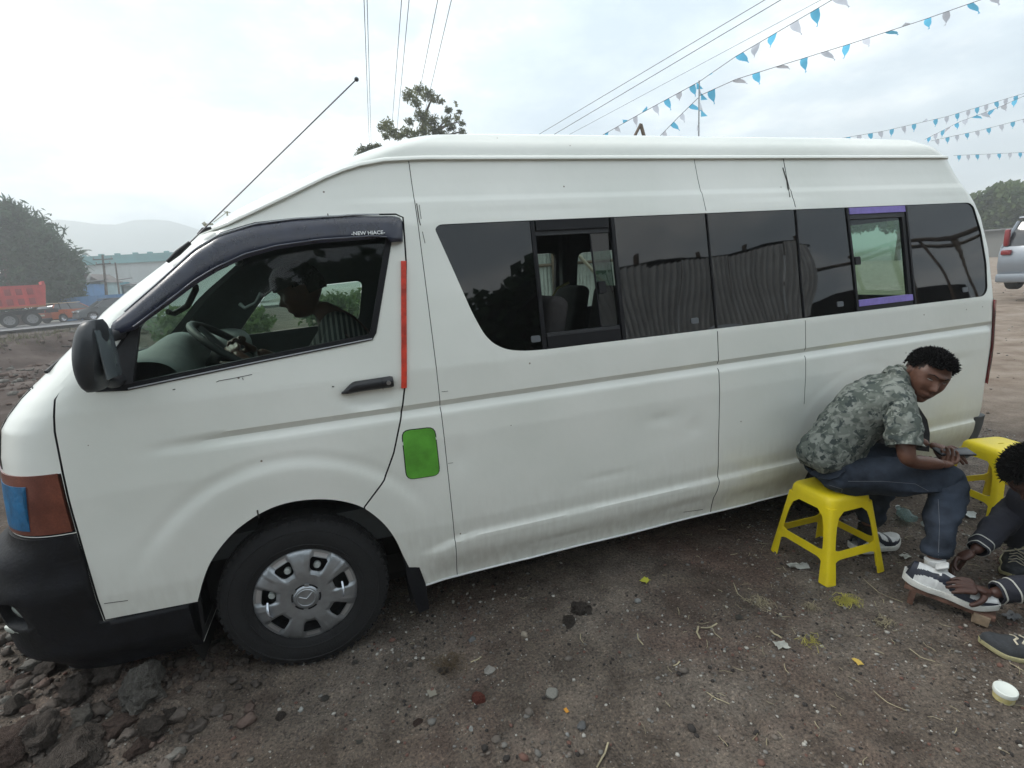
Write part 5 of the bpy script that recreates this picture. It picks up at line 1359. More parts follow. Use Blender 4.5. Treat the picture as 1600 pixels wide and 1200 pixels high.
# ================================================================== STOOLS
M_YEL = mat('yellow_plastic', (.90, .70, .010), .42, col2=(.76, .58, .02), nscale=5, noise=.1, bump=.1, bscale=120, coat=.08)
def grimy_yellow():
    m_ = M_YEL; return m_
def make_stool(name='plastic_stool'):
    """square stool: rounded seat with a slot, deep apron, four splayed channel legs, a brace on each side"""
    root = empty(name)
    T, B, H = .130, .185, .435             # half widths at the seat and at the foot, height
    # seat with skirt
    bm = bmesh.new(); prof = [(0.0, .0), (.72, .001), (.84, .000), (.93, -.006), (.99, -.018), (1.02, -.04), (1.05, -.075)]
    base = round_poly([(-1, -1), (1, -1), (1, 1), (-1, 1)], .38, 6); n = len(base)
    rows = []
    for s_, dz in prof[1:]:
        rows.append([bm.verts.new((x * T * s_, y * T * s_, H + dz)) for x, y in base])
    bm.faces.new(rows[0])
    for i in range(len(rows) - 1):
        for k in range(n): bm.faces.new((rows[i][k], rows[i + 1][k], rows[i + 1][(k + 1) % n], rows[i][(k + 1) % n]))
    bmesh.ops.recalc_face_normals(bm, faces=bm.faces)
    st = obj('seat', bm, M_YEL, None, 50); md = st.modifiers.new('s', 'SOLIDIFY'); md.thickness = .004; md.offset = -1; apply_mods(st)
    cb = bmesh.new(); box(cb, (0, 0, H), (.036, .010, .05)); cc = obj('c', cb, [M_YEL]); boolean(st, cc); shade(st.data, 45); st.parent = root
    for dx, dy in ((-1, -1), (1, -1), (1, 1), (-1, 1)):
        bm = bmesh.new(); rows = []
        for t in np.linspace(0, 1, 9):
            z = (H - .055) * (1 - t) + .004 * t; q = T * 1.045 + (B - T) * t - .002
            fl = .050 - .012 * math.sin(math.pi * min(1, t * 1.2)) + (.05 * (1 - t / .14) if t < .14 else 0)
            if t > .93: fl += .003; 
            # an L-shaped channel wrapped round the corner with a rounded nose
            pts = [(q - fl, q), (q - .018, q), (q - .006, q - .004), (q - .004, q - .006), (q, q - .018), (q, q - fl)]
            inn = [(x - .005 if x > q - fl + 1e-6 else x, y - .005 if y > q - fl + 1e-6 else y) for x, y in pts][::-1]
            inn = [(x - .006 * (abs(x - (q - fl)) < 1e-6) * 0, y) for x, y in inn]
            rows.append([bm.verts.new((dx * x, dy * y, z)) for x, y in pts + inn])
        m_ = len(rows[0])
        for i in range(8):
            for k in range(m_): bm.faces.new((rows[i][k], rows[i][(k + 1) % m_], rows[i + 1][(k + 1) % m_], rows[i + 1][k]))
        bm.faces.new(rows[0][::-1]); bm.faces.new(rows[-1])
        bmesh.ops.recalc_face_normals(bm, faces=bm.faces)
        obj('leg', bm, M_YEL, root, 40)
    for k in range(4):
        bm = bmesh.new(); z0, z1 = .125, .165; M_ = Matrix.Rotation(k * math.pi / 2, 3, 'Z')
        def q_(z): return T * 1.045 + (B - T) * (1 - (z - .004) / (H - .059)) - .004
        pts = []
        for z, hw, y in ((z0, q_(z0) - .036, q_(z0)), (z1, q_(z1) - .034, q_(z1))):
            pts += [(-hw - .01, y - .0, z), (hw + .01, y - .0, z), (hw + .01, y - .005, z), (-hw - .01, y - .005, z)]
        # curved brackets at both ends
        vs = []
        n = 14; up = []; dn = []
        for i in range(n + 1):
            u = i / n * 2 - 1; e_ = max(0, abs(u) - .72) / .28; za, zb = z1 + .022 * e_ ** 2, z0 - .022 * e_ ** 2; zm = (z0 + z1) / 2; hw = q_(zm) - .030
            up.append((u * hw, za)); dn.append((u * hw, zb))
        rows = []
        for (xu, zu), (xd, zd) in zip(up, dn):
            rows.append([bm.verts.new(M_ @ Vector((xu, q_(zu), zu))), bm.verts.new(M_ @ Vector((xd, q_(zd), zd))), bm.verts.new(M_ @ Vector((xd, q_(zd) - .005, zd))), bm.verts.new(M_ @ Vector((xu, q_(zu) - .005, zu)))])
        for i in range(n):
            for j in range(4): bm.faces.new((rows[i][j], rows[i][(j + 1) % 4], rows[i + 1][(j + 1) % 4], rows[i + 1][j]))
        bm.faces.new(rows[0]); bm.faces.new(rows[-1][::-1]); bmesh.ops.recalc_face_normals(bm, faces=bm.faces)
        obj('brace', bm, M_YEL, root, 40)
    return root
stool = make_stool()
tag(stool, 'bright yellow plastic stool the man in the patterned shirt sits on', 'stool', 'yellow plastic stools beside the minibus')
stool.location = (3.592, -1.20, float(gh(3.592, -1.2)) * .5); stool.rotation_euler = (0, 0, math.radians(-2))
stool2 = copy_tree(stool); stool2['label'] = 'empty yellow plastic stool standing by the rear corner of the minibus'
stool2.location = (4.90, -1.215, .0); stool2.rotation_euler = (0, 0, math.radians(-14)); stool2.scale = (1, 1, 1)
# ================================================================== PEOPLE
def skin_mats():
    a = mat('brown_skin', (.105, .048, .030), .48, noise=.18, nscale=14, bump=.15, bscale=90, spec=.4)
    return a
M_SKIN = mat('brown_skin', (.115, .052, .033), .46, noise=.16, nscale=14, bump=.12, bscale=90, spec=.4)
M_SKIND = mat('dark_brown_skin', (.062, .028, .020), .46, noise=.18, nscale=14, bump=.12, bscale=90, spec=.4)
M_HAIR = mat('black_hair', (.006, .0055, .006), .85, spec=.12, noise=.3, nscale=60, bump=.8, bscale=260)
def skin_body(name, joints, edges, mats_, parent, root=0, sub=2):
    """joints: (point, radius) with a radius number or pair; grown as one surface"""
    me = bpy.data.meshes.new(name); me.from_pydata([tuple(j[0]) for j in joints], edges, []); me.update()
    o = link(name, me, None, parent)
    md = o.modifiers.new('skin', 'SKIN'); md.use_smooth_shade = True; md.branch_smoothing = .35
    for i, j in enumerate(joints):
        r_ = j[1]; me.skin_vertices[0].data[i].radius = (r_, r_) if not hasattr(r_, '__len__') else r_
        me.skin_vertices[0].data[i].use_root = (i == root)
    ms = o.modifiers.new('sub', 'SUBSURF'); ms.levels = sub; ms.render_levels = sub
    apply_mods(o)
    o.data.materials.clear()
    for m_ in (mats_ if isinstance(mats_, (list, tuple)) else [mats_]): o.data.materials.append(m_)
    shade(o.data, 180); return o
def head_bm(scale=1.0, jaw=1.0):
    """a head about the origin: x forward, z up, y to the side; 0.235 tall"""
    bm = bmesh.new(); bmesh.ops.create_uvsphere(bm, u_segments=64, v_segments=48, radius=1.0)
    for v in bm.verts:
        x, y, z = v.co
        X, Y, Z = x * .098, y * .076, z * .120
        if z > 0: Z = z * .105; X = x * .100 - .004 * z
        # back of the skull fuller, neck side cut in
        if x < 0: X *= 1.04; 
        if z < -.1:
            k = smooth_step(-.1, -1, z)
            if x > -.1: X = X * (1 - .10 * k) + .018 * k * (x > 0)
            else: X *= (1 - .55 * k)
            Y *= 1 - .30 * k
        # face plane flattened
        if x > .5:
            k = smooth_step(.5, 1, x); X -= .010 * k
        f = max(0, x) ** 2
        g = lambda cy, cz, sy, sz: math.exp(-((Y - cy) / sy) ** 2 - ((Z - cz) / sz) ** 2) if x > 0 else 0
        X += .011 * g(0, .030, .045, .010)                         # brow
        for s in (-1, 1): X -= .012 * g(s * .031, .012, .015, .011) # sockets
        for s in (-1, 1): X += .0045 * g(s * .031, .011, .010, .007) # lids over the eyes
        X += .026 * g(0, -.018, .0085, .020) + .012 * g(0, -.030, .017, .009)   # nose and its wings
        X -= .004 * g(0, .018, .010, .010)
        for s in (-1, 1): X += .007 * g(s * .042, -.020, .020, .020)        # cheeks
        X += .013 * g(0, -.058, .026, .0065) + .012 * g(0, -.070, .022, .0065)  # lips
        X -= .006 * g(0, -.0640, .024, .0025)
        X += .012 * g(0, -.098, .022, .014)                        # chin
        X -= .003 * g(0, -.082, .025, .005)
        v.co = Vector((X, Y, Z)) * scale
    # ears
    for s in (-1, 1):
        r_ = bmesh.ops.create_uvsphere(bm, u_segments=14, v_segments=10, radius=1.0); R_ = Matrix.Rotation(math.radians(12), 3, 'Y') @ Matrix.Rotation(s * math.radians(18), 3, 'Z')
        for v in r_['verts']:
            p = v.co.copy(); q = Vector((p.x * .018, p.y * .008, p.z * .032))
            if p.z < 0: q.x *= .7
            dd = math.hypot(p.x, p.z); q.y -= -s * 0 + s * .006 * math.exp(-(dd / .5) ** 2) * (1 if p.y * s > 0 else 0)
            v.co = (R_ @ q + Vector((-.008, s * .077, -.004))) * scale
    return bm
def hair_bm(seed, cover, length=.012, n=2600, scale=1.0, r_=.0035, thick=.004):
    """tight curls: small tufts over the part of the skull where cover(p) is true"""
    rr = random.Random(seed); bm = head_bm(scale)
    fs = [f for f in bm.faces if not cover(f.calc_center_median() / scale)]
    bmesh.ops.delete(bm, geom=fs, context='FACES'); bm.normal_update()
    for v in bm.verts: v.co += v.normal * thick * (1 + .5 * mnoise.noise(v.co * 60))
    bm.faces.ensure_lookup_table(); src = [(f.calc_center_median(), f.normal.copy(), f.calc_area()) for f in bm.faces]
    wsum = [s[2] for s in src]
    for c, nn, _ in rr.choices(src, weights=wsum, k=n):
        t = Vector((rr.gauss(0, 1), rr.gauss(0, 1), rr.gauss(0, 1))).normalized(); d = (nn + t * .7).normalized()
        p = c + t.cross(nn) * .004; L = length * rr.uniform(.4, 1.2) * (.4 + .6 * smooth_step(.02, .08, c.z / scale))
        a = t.cross(d).normalized() * r_; b_ = d.cross(a).normalized() * r_
        q = p + d * L; m1 = p + d * L * .55 + a * rr.uniform(-1, 1)
        v0, v1, v2 = bm.verts.new(p + a), bm.verts.new(p - a * .5 + b_), bm.verts.new(p - a * .5 - b_)
        w0, w1, w2 = bm.verts.new(m1 + a * .8), bm.verts.new(m1 - a * .4 + b_ * .8), bm.verts.new(m1 - a * .4 - b_ * .8); tp = bm.verts.new(q)
        for A, B in ((v0, v1), (v1, v2), (v2, v0)):
            pass
        bm.faces.new((v0, v1, w1, w0)); bm.faces.new((v1, v2, w2, w1)); bm.faces.new((v2, v0, w0, w2)); bm.faces.new((w0, w1, tp)); bm.faces.new((w1, w2, tp)); bm.faces.new((w2, w0, tp))
    return bm
def orient(fwd, up, loc):
    f = Vector(fwd).normalized(); u = Vector(up); s = u.cross(f).normalized(); u = f.cross(s)
    M_ = Matrix.Identity(4)
    for i, v in enumerate((f, s, u)):
        for j in range(3): M_[j][i] = v[j]
    M_.translation = Vector(loc); return M_
def hand_chain(w, dirv, palm, curl, side=1, spread=.10, size=1.0, thumb_up=True):
    """finger and palm chains from the wrist: returns joints and edges (first joint is the palm root)"""
    d = Vector(dirv).normalized(); n = Vector(palm).normalized(); n = (n - d * n.dot(d)).normalized(); s = d.cross(n).normalized() * side
    J = []; E = []
    J.append((w + d * .03 * size, (.030 * size, .016 * size)))
    J.append((w + d * .075 * size, (.036 * size, .014 * size))); E.append((0, 1))
    lens = [(.040, .026, .020), (.045, .030, .021), (.042, .028, .020), (.032, .022, .018)]
    for k in range(4):
        off = (1.5 - k) * .0195 * size; base = w + d * (.088 - .004 * abs(k - 1)) * size + s * off
        ang = curl[k] if hasattr(curl, '__len__') else curl
        J.append((base, .0098 * size)); E.append((1, len(J) - 1)); a = 0; p = base; dd = (d + s * spread * (1.5 - k) * .35).normalized()
        for i, L in enumerate(lens[k]):
            a += ang; q = dd * math.cos(a) + n * math.sin(a); p = p + q * L * size
            J.append((p, (.0088 - .0010 * i) * size)); E.append((len(J) - 2, len(J) - 1))
    # thumb leaves the side of the palm near its base
    p = w + d * .035 * size + s * .026 * size; J.append((p, .0135 * size)); E.append((0, len(J) - 1))
    q = (d * .65 + s * .75 + n * .35).normalized()
    for i, L in enumerate((.036, .030, .024)):
        p = p + q * L * size; J.append((p, (.0115 - .0012 * i) * size)); E.append((len(J) - 2, len(J) - 1)); q = (q + d * .45 + n * .15).normalized()
    return J, E
def merge_chain(J, E, at_idx, J2, E2):
    o_ = len(J); J += J2; E += [(a + o_, b + o_) for a, b in E2]; E.append((at_idx, o_)); return o_
def fuse(name, objs_, vox, mats_, parent, smooth_iter=2):
    """several grown surfaces welded into one continuous skin"""
    bm = bmesh.new()
    for o in objs_:
        me = o.data; me2 = me.copy(); me2.transform(o.matrix_world if o.parent is None else o.matrix_local); bm.from_mesh(me2); bpy.data.meshes.remove(me2)
    loose = [v for v in bm.verts if not v.link_faces]; bmesh.ops.delete(bm, geom=loose, context='VERTS'); bmesh.ops.recalc_face_normals(bm, faces=bm.faces)
    me = bpy.data.meshes.new(name); bm.to_mesh(me); bm.free()
    for o in objs_: bpy.data.objects.remove(o)
    o = link(name, me, None, parent); md = o.modifiers.new('r', 'REMESH'); md.mode = 'VOXEL'; md.voxel_size = vox; md.use_smooth_shade = True
    sm = o.modifiers.new('s', 'SMOOTH'); sm.factor = .5; sm.iterations = smooth_iter
    apply_mods(o); o.data.materials.clear()
    for m_ in (mats_ if isinstance(mats_, (list, tuple)) else [mats_]): o.data.materials.append(m_)
    shade(o.data, 180); return o
V3 = lambda *a: Vector(a)
CUTS = []
def grow(J, E, cuts, mt, sub=2):
    """grow each limb by itself, a copy of the joint it hangs from included, ready to be fused"""
    kids = {}
    par = {b: a for a, b in E}
    for b, a in par.items(): kids.setdefault(a, []).append(b)
    out_ = []
    for root_ in [0] + sorted(cuts):
        idx = {}; JJ = []; EE = []
        if root_ in par:
            p = J[par[root_]]; c = J[root_]; rp = min(p[1] if not hasattr(p[1], '__len__') else min(p[1]), (c[1] if not hasattr(c[1], '__len__') else c[1][0]) * 1.05)
            JJ.append((p[0], rp)); 
        st = [(root_, 0 if root_ in par else None)]
        while st:
            k, pa = st.pop(0); JJ.append(J[k]); me_ = len(JJ) - 1
            if pa is not None: EE.append((pa, me_))
            for ch in kids.get(k, []):
                if ch not in cuts: st.append((ch, me_))
        out_.append(skin_body('grown', JJ, EE, mt, None, 0, sub))
    return out_
# ---- clothing materials
def camo():
    m_, t, b = mat_new('camouflage_cotton'); tc_ = t.nodes.new('ShaderNodeTexCoord'); ln = t.links.new
    base = None
    def layer(sc, seed, lo, hi, col, prev):
        mp_ = t.nodes.new('ShaderNodeMapping'); mp_.inputs['Location'].default_value = (seed, seed * 2, -seed); ln(tc_.outputs['Object'], mp_.inputs[0])
        n_ = t.nodes.new('ShaderNodeTexNoise'); n_.inputs['Scale'].default_value = sc; n_.inputs['Detail'].default_value = 2.0; n_.inputs['Distortion'].default_value = .5; n_.inputs['Roughness'].default_value = .5; ln(mp_.outputs[0], n_.inputs['Vector'])
        mr = t.nodes.new('ShaderNodeMapRange'); ln(n_.outputs['Fac'], mr.inputs[0]); mr.inputs[1].default_value = lo; mr.inputs[2].default_value = hi
        mx_ = t.nodes.new('ShaderNodeMix'); mx_.data_type = 'RGBA'; ln(mr.outputs[0], mx_.inputs[0])
        if prev is None: mx_.inputs[6].default_value = (.150, .165, .145, 1)
        else: ln(prev, mx_.inputs[6])
        mx_.inputs[7].default_value = (*col, 1); return mx_.outputs[2]
    c = layer(17, 1.3, .47, .55, (.085, .100, .088), None)
    c = layer(25, 4.1, .51, .60, (.235, .25, .225), c)
    c = layer(29, 7.7, .56, .62, (.052, .064, .062), c)
    c = layer(40, 9.2, .59, .66, (.25, .27, .24), c)
    ln(c, b.inputs['Base Color']); b.inputs['Roughness'].default_value = .9; b.inputs['Specular IOR Level'].default_value = .15
    n3 = t.nodes.new('ShaderNodeTexNoise'); n3.inputs['Scale'].default_value = 380; ln(tc_.outputs['Object'], n3.inputs['Vector'])
    bp = t.nodes.new('ShaderNodeBump'); bp.inputs['Strength'].default_value = .3; bp.inputs['Distance'].default_value = .002; ln(n3.outputs['Fac'], bp.inputs['Height']); ln(bp.outputs[0], b.inputs['Normal'])
    return m_
M_CAMO = camo()
M_DENIM = mat('dark_denim', (.034, .043, .060), .9, noise=.5, nscale=5, bump=.5, bscale=300, spec=.15, bdist=.002)
M_BLKCLO = mat('black_cloth', (.012, .012, .014), .95, noise=.2, bump=.3, bscale=200)
def wrinkle(o, amp, sc, seed=0, aniso=(1, 1, 1), mask=None):
    me = o.data; bm = bmesh.new(); bm.from_mesh(me); bm.normal_update()
    for v in bm.verts:
        p = Vector((v.co.x * aniso[0], v.co.y * aniso[1], v.co.z * aniso[2])) * sc + Vector((seed, seed, seed))
        k = 1 if mask is None else mask(v.co)
        q = mnoise.noise(p); rdg = 1 - abs(mnoise.noise(p * .6 + Vector((5, 1, 2)))) * 2
        v.co += v.normal * amp * k * (q * .6 + max(0, rdg - .45) * 1.3)
    bm.to_mesh(me); bm.free(); me.update()
def open_ends(o, planes):
    """cut the cloth open where it ends: (point, outward normal)"""
    bm = bmesh.new(); bm.from_mesh(o.data)
    for p, n, rad in planes:
        geom = [f for f in bm.faces if (f.calc_center_median() - p).length < rad]
        vs = {v for f in geom for v in f.verts}; es = {e for f in geom for e in f.edges}
        bmesh.ops.bisect_plane(bm, geom=list(vs) + list(es) + geom, plane_co=p, plane_no=n, clear_outer=True)
    bm.to_mesh(o.data); bm.free()
    md = o.modifiers.new('s', 'SOLIDIFY'); md.thickness = .004; md.offset = -1
    mats_ = list(o.data.materials); apply_mods(o); shade(o.data, 60)

# ---- the seated customer
man = empty('person', (3.59, -1.2, 0), 'man in a camouflage t-shirt and dark jeans bent over a phone on a stool', 'man')
inv = Matrix.Translation((-3.59, 1.2, 0))
def W_(x, y, z): return Vector((x - 3.59, y + 1.2, z))
pel = W_(3.565, -1.21, .535); sp1 = W_(3.60, -1.215, .66); sp2 = W_(3.70, -1.235, .80); chest = W_(3.81, -1.26, .90); neck0 = W_(3.91, -1.285, .965)
neck1 = W_(3.985, -1.305, .985)
hipR = W_(3.63, -1.31, .515); kneR = W_(4.005, -1.49, .500); ankR = W_(3.765, -1.61, .165)
hipL = W_(3.65, -1.11, .515); kneL = W_(4.05, -1.20, .490); ankL = W_(3.86, -1.215, .125)
shR = W_(3.755, -1.415, .885); elR = W_(3.68, -1.50, .655); wrR = W_(3.875, -1.53, .610)
shL = W_(3.90, -1.10, .895); elL = W_(3.98, -1.10, .66); wrL = W_(4.03, -1.37, .63)
def limb(a, b, n, r0, r1, bulge=0.0):
    return [(a.lerp(b, t), (r0 + (r1 - r0) * t) + bulge * math.sin(math.pi * t)) for t in [i / n for i in range(1, n + 1)]]
J = [(pel, (.070, .085)), (sp1, (.07, .10)), (sp2, (.075, .11)), (chest, (.066, .105)), (neck0, .060), (neck1, .056)]
E = [(0, 1), (1, 2), (2, 3), (3, 4), (4, 5)]
def add_limb(J, E, start, pts):
    prev = start; global LAST; LAST = len(J)
    for p in pts: J.append(p); E.append((prev, len(J) - 1)); prev = len(J) - 1
    return prev
add_limb(J, E, 0, [(hipR, .056)] + limb(hipR, kneR, 3, .070, .054, .004) + limb(kneR, ankR, 3, .050, .033, .012))
add_limb(J, E, 0, [(hipL, .056)] + limb(hipL, kneL, 3, .070, .054, .004) + limb(kneL, ankL, 3, .050, .033, .012))
eR = add_limb(J, E, 3, [(shR, .055)] + limb(shR, elR, 2, .047, .038, .004) + limb(elR, wrR, 3, .038, .023, .006)); CUTS = [LAST]
eL = add_limb(J, E, 3, [(shL, .055)] + limb(shL, elL, 2, .047, .038, .004) + limb(elL, wrL, 3, .038, .023, .006)); CUTS += [LAST]
phone_c = W_(4.04, -1.475, .600); phone_dir = Vector((.83, -.35, .10)).normalized()
Jh, Eh = hand_chain(wrR, (.93, .22, -.16), (.15, .35, .9), (.62, .70, .72, .74), side=-1, size=1.0)
_o = merge_chain(J, E, eR, Jh, Eh); CUTS += [_o, _o + 2, _o + 6, _o + 10, _o + 14, _o + 18]
Jh, Eh = hand_chain(wrL, (.25, -.85, -.05), (.35, .1, -.85), (.35, .4, .45, .5), side=-1, size=.98)
_o = merge_chain(J, E, eL, Jh, Eh); CUTS += [_o, _o + 2, _o + 6, _o + 10, _o + 14, _o + 18]
b1 = grow(J, E, CUTS, M_SKIN)
_d = ray(1450, 588).normalized(); _r = _d.cross(CAM_U).normalized(); _u = _r.cross(_d)
HF = _r * .42 - _u * .44 - _d * .78; HU = _r * .42 + _u * .86 - _d * .10; HC = at(1447, 587, 1, -1.375) - V3(3.59, -1.2, 0); HS = 1.07
Mh = orient(HF, HU, HC)
hb = head_bm(HS); me_h = bpy.data.meshes.new('h'); hb.to_mesh(me_h); hb.free(); me_h.transform(Mh); h1 = link('h', me_h, M_SKIN)
body_m = fuse('body', b1 + [h1], .0042, M_SKIN, man, 1)
def cover_fade(p): # high curly top, cropped sides
    p = Vector((p.x, p.y, p.z + .008 * mnoise.noise(p * 55)))
    return p.z > .060 + .12 * max(0, p.x) * .5 - (.045 if p.x < .02 else 0) + (.0 if abs(p.y) < .06 else .012) and not (p.x > .070 and p.z < .072)
hbm = hair_bm(3, cover_fade, .026, 3000, HS, .0042, .010); me_ = bpy.data.meshes.new('hair'); hbm.to_mesh(me_); hbm.free(); me_.transform(Mh); hr = link('hair', me_, M_HAIR, man); shade(me_, 60)
def cover_side(p):
    p = Vector((p.x + .012 * mnoise.noise(p * 45), p.y, p.z + .014 * mnoise.noise(p * 50 + Vector((3, 3, 3)))))
    return p.x < .035 and p.z > .005 + .25 * max(0, p.x) - (.035 if p.x < -.045 else 0) and not (abs(p.y) > .06 and p.z < .03 and p.x > -.035) 
hbm = hair_bm(4, cover_side, .004, 2200, HS, .0012, .0010); me_ = bpy.data.meshes.new('hair_sides'); hbm.to_mesh(me_); hbm.free(); me_.transform(Mh); link('cropped_hair', me_, mat('cropped_hair', (.030, .018, .014), .8, noise=.3, nscale=50), man); shade(me_, 60)
# brows and eyes
def on_head(Mh, x, y, z, body=None, lift=.0012):
    body = body or body_m
    f = Vector((Mh[0][0], Mh[1][0], Mh[2][0])); p = Mh @ (Vector((.0, y, z)) * HS) + f * .2
    ok, loc, nn, _ = body.ray_cast(p, -f); return loc + nn * lift if ok else Mh @ Vector((x, y, z))
for s in (-1, 1):
    bm = bmesh.new(); tube(bm, [on_head(Mh, .0925, s * .014, .0285), on_head(Mh, .0905, s * .030, .0335), on_head(Mh, .080, s * .048, .028)], [.0022, .0028, .0010], 6); obj('eyebrow', bm, M_HAIR, man, 60)
    bm = bmesh.new(); tube(bm, [on_head(Mh, .0815, s * .020, .0105), on_head(Mh, .0825, s * .030, .0125), on_head(Mh, .077, s * .042, .0105)], [.0008, .0020, .0006], 6); obj('eye', bm, mat('eye_dark', (.015, .01, .01), .2), man, 60)
for s in (-1, 1):
    c_ = on_head(Mh, .083, s * .031, .0105, lift=.0006); bm = bmesh.new(); r_ = bmesh.ops.create_icosphere(bm, subdivisions=2, radius=.0034)
    for v in r_['verts']: v.co = v.co + c_
    obj('pupil', bm, mat('eye_dark', (.012, .008, .007), .15), man, 60)
    bm = bmesh.new(); tube(bm, [on_head(Mh, .0815, s * .022, .0085), on_head(Mh, .0825, s * .031, .0080), on_head(Mh, .077, s * .041, .0090)], [.0006, .0022, .0006], 6); obj('eye_white', bm, mat('eye_white', (.34, .30, .27), .4), man, 60)
bm = bmesh.new(); tube(bm, [on_head(Mh, .094, -.020, -.0640), on_head(Mh, .0985, 0, -.0635), on_head(Mh, .094, .020, -.0640)], .0010, 6); obj('mouth_line', bm, mat('lip_shadow', (.035, .014, .012), .6), man, 60)
# shirt
Js = [(W_(3.545, -1.205, .525), (.135, .155)), (W_(3.575, -1.21, .64), (.118, .152)), (W_(3.665, -1.23, .775), (.125, .168)), (W_(3.775, -1.255, .895), (.112, .175)), (W_(3.88, -1.28, .960), (.072, .090)), (W_(3.925, -1.290, .978), .066)]
Es = [(0, 1), (1, 2), (2, 3), (3, 4), (4, 5)]
add_limb(Js, Es, 3, [(shR + V3(0, .01, -.0), .082)] + [(shR.lerp(elR, .33), .076), (shR.lerp(elR, .66), .070), (shR.lerp(elR, .86), .068)])
add_limb(Js, Es, 3, [(shL, .080)] + [(shL.lerp(elL, .35), .072), (shL.lerp(elL, .80), .066)])
sh = skin_body('t_shirt', Js, Es, M_CAMO, man, 0, 3)
dR = (elR - shR).normalized(); dL = (elL - shL).normalized()
wrinkle(sh, .024, 8, 2.0, (1, 1, .55))
wrinkle(sh, .014, 20, 4.0, (1, 1, 1.6), lambda c: 1.0 if c.z < .85 else .45)
open_ends(sh, [(shR.lerp(elR, .74), dR, .13), (shL.lerp(elL, .70), dL, .12), (W_(3.915, -1.286, .982), (neck1 - neck0).normalized(), .10), (W_(3.56, -1.2, .472), Vector((0, 0, -1)), .25)])
bm = bmesh.new(); tdir = (neck1 - neck0).normalized(); cx_ = tdir.cross(Vector((0, 0, 1))).normalized(); cy_ = tdir.cross(cx_)
tube(bm, [W_(3.915, -1.288, .978) + cx_ * .066 * math.cos(a) + cy_ * .064 * math.sin(a) for a in np.linspace(0, 2 * math.pi, 25)[:-1]], .006, 8, closed=True); obj('collar', bm, M_CAMO, man, 60)
# dark lining of the open far side, hanging forward of the sleeve
bm = bmesh.new(); P = [at(1418, 628, 1, -1.36), at(1436, 636, 1, -1.34), at(1449, 656, 1, -1.33), at(1453, 676, 1, -1.33), at(1452, 706, 1, -1.33), at(1436, 704, 1, -1.33), at(1420, 690, 1, -1.34)]
a_ = [bm.verts.new(p - V3(3.59, -1.2, 0)) for p in P]; bm.faces.new(a_); r_ = bmesh.ops.extrude_face_region(bm, geom=bm.faces[:])
for v in r_['geom']:
    if isinstance(v, bmesh.types.BMVert): v.co += Vector((-.01, .16, 0))
bmesh.ops.recalc_face_normals(bm, faces=bm.faces); obj('shirt_front', bm, M_BLKCLO, man, 60)
# jeans
Jj = [(W_(3.575, -1.21, .555), (.125, .135)), (W_(3.60, -1.21, .50), (.13, .14))]; Ej = [(0, 1)]
def jeans_leg(hip, kn, an, foot):
    add_limb(Jj, Ej, 1, [(hip, .103)] + [(hip.lerp(kn, t), r_) for t, r_ in ((.35, .100), (.7, .088), (.93, .084))] + [(kn + (kn - hip).normalized() * .012 + V3(0, 0, -.012), .080)] + [(kn.lerp(an, t), r_) for t, r_ in ((.22, .074), (.5, .066), (.78, .062), (.97, .062))])
jeans_leg(hipR, kneR, ankR + V3(0, 0, .015), None); jeans_leg(hipL, kneL, ankL + V3(0, 0, .02), None)
je = skin_body('jeans', Jj, Ej, M_DENIM, man, 0, 3)
wrinkle(je, .017, 9, 7.0, (.7, .7, 1.5)); wrinkle(je, .011, 20, 3.0, (.5, .5, 1.8))
open_ends(je, [(kneR.lerp(ankR, .96), (ankR - kneR).normalized(), .10), (kneL.lerp(ankL, .92), (ankL - kneL).normalized(), .10)])
# side seam and pocket edge of the near leg
M_SEAM = mat('seam_thread', (.13, .14, .16), .8)
def surf_pt(o, p, d):
    ok, loc, nn, _ = o.ray_cast(p, d); return loc + nn * .0006 if ok else None
vdir = Vector((.55, .80, -.22)).normalized()
def draped(o, pts2, r_, name, mt, n=14):
    """thin thread laid on the cloth along a line of picture points"""
    P = []
    for i in range(len(pts2) - 1):
        for k in range(n):
            t = k / n; px, py = pts2[i][0] * (1 - t) + pts2[i + 1][0] * t, pts2[i][1] * (1 - t) + pts2[i + 1][1] * t
            d = ray(px, py).normalized(); q = surf_pt(o, CAM_C - V3(3.59, -1.2, 0), d)
            if q: P.append(q)
    P = [p for i, p in enumerate(P) if i == 0 or (p - P[i - 1]).length < .05]
    if len(P) > 2:
        bm = bmesh.new(); tube(bm, P, r_, 5); return obj(name, bm, mt, man, 60)
draped(je, [(1325, 752), (1380, 752), (1430, 756), (1452, 768)], .0011, 'side_seam', M_SEAM)
draped(je, [(1466, 780), (1468, 820), (1466, 880)], .0010, 'leg_seam', M_SEAM)
draped(je, [(1296, 758), (1316, 764), (1312, 785)], .0010, 'pocket_edge', M_SEAM)
draped(je, [(1305, 768), (1311, 769), (1311, 776), (1305, 775), (1305, 768)], .0014, 'pocket_tag', mat('tag_grey', (.30, .31, .32), .7), 5)
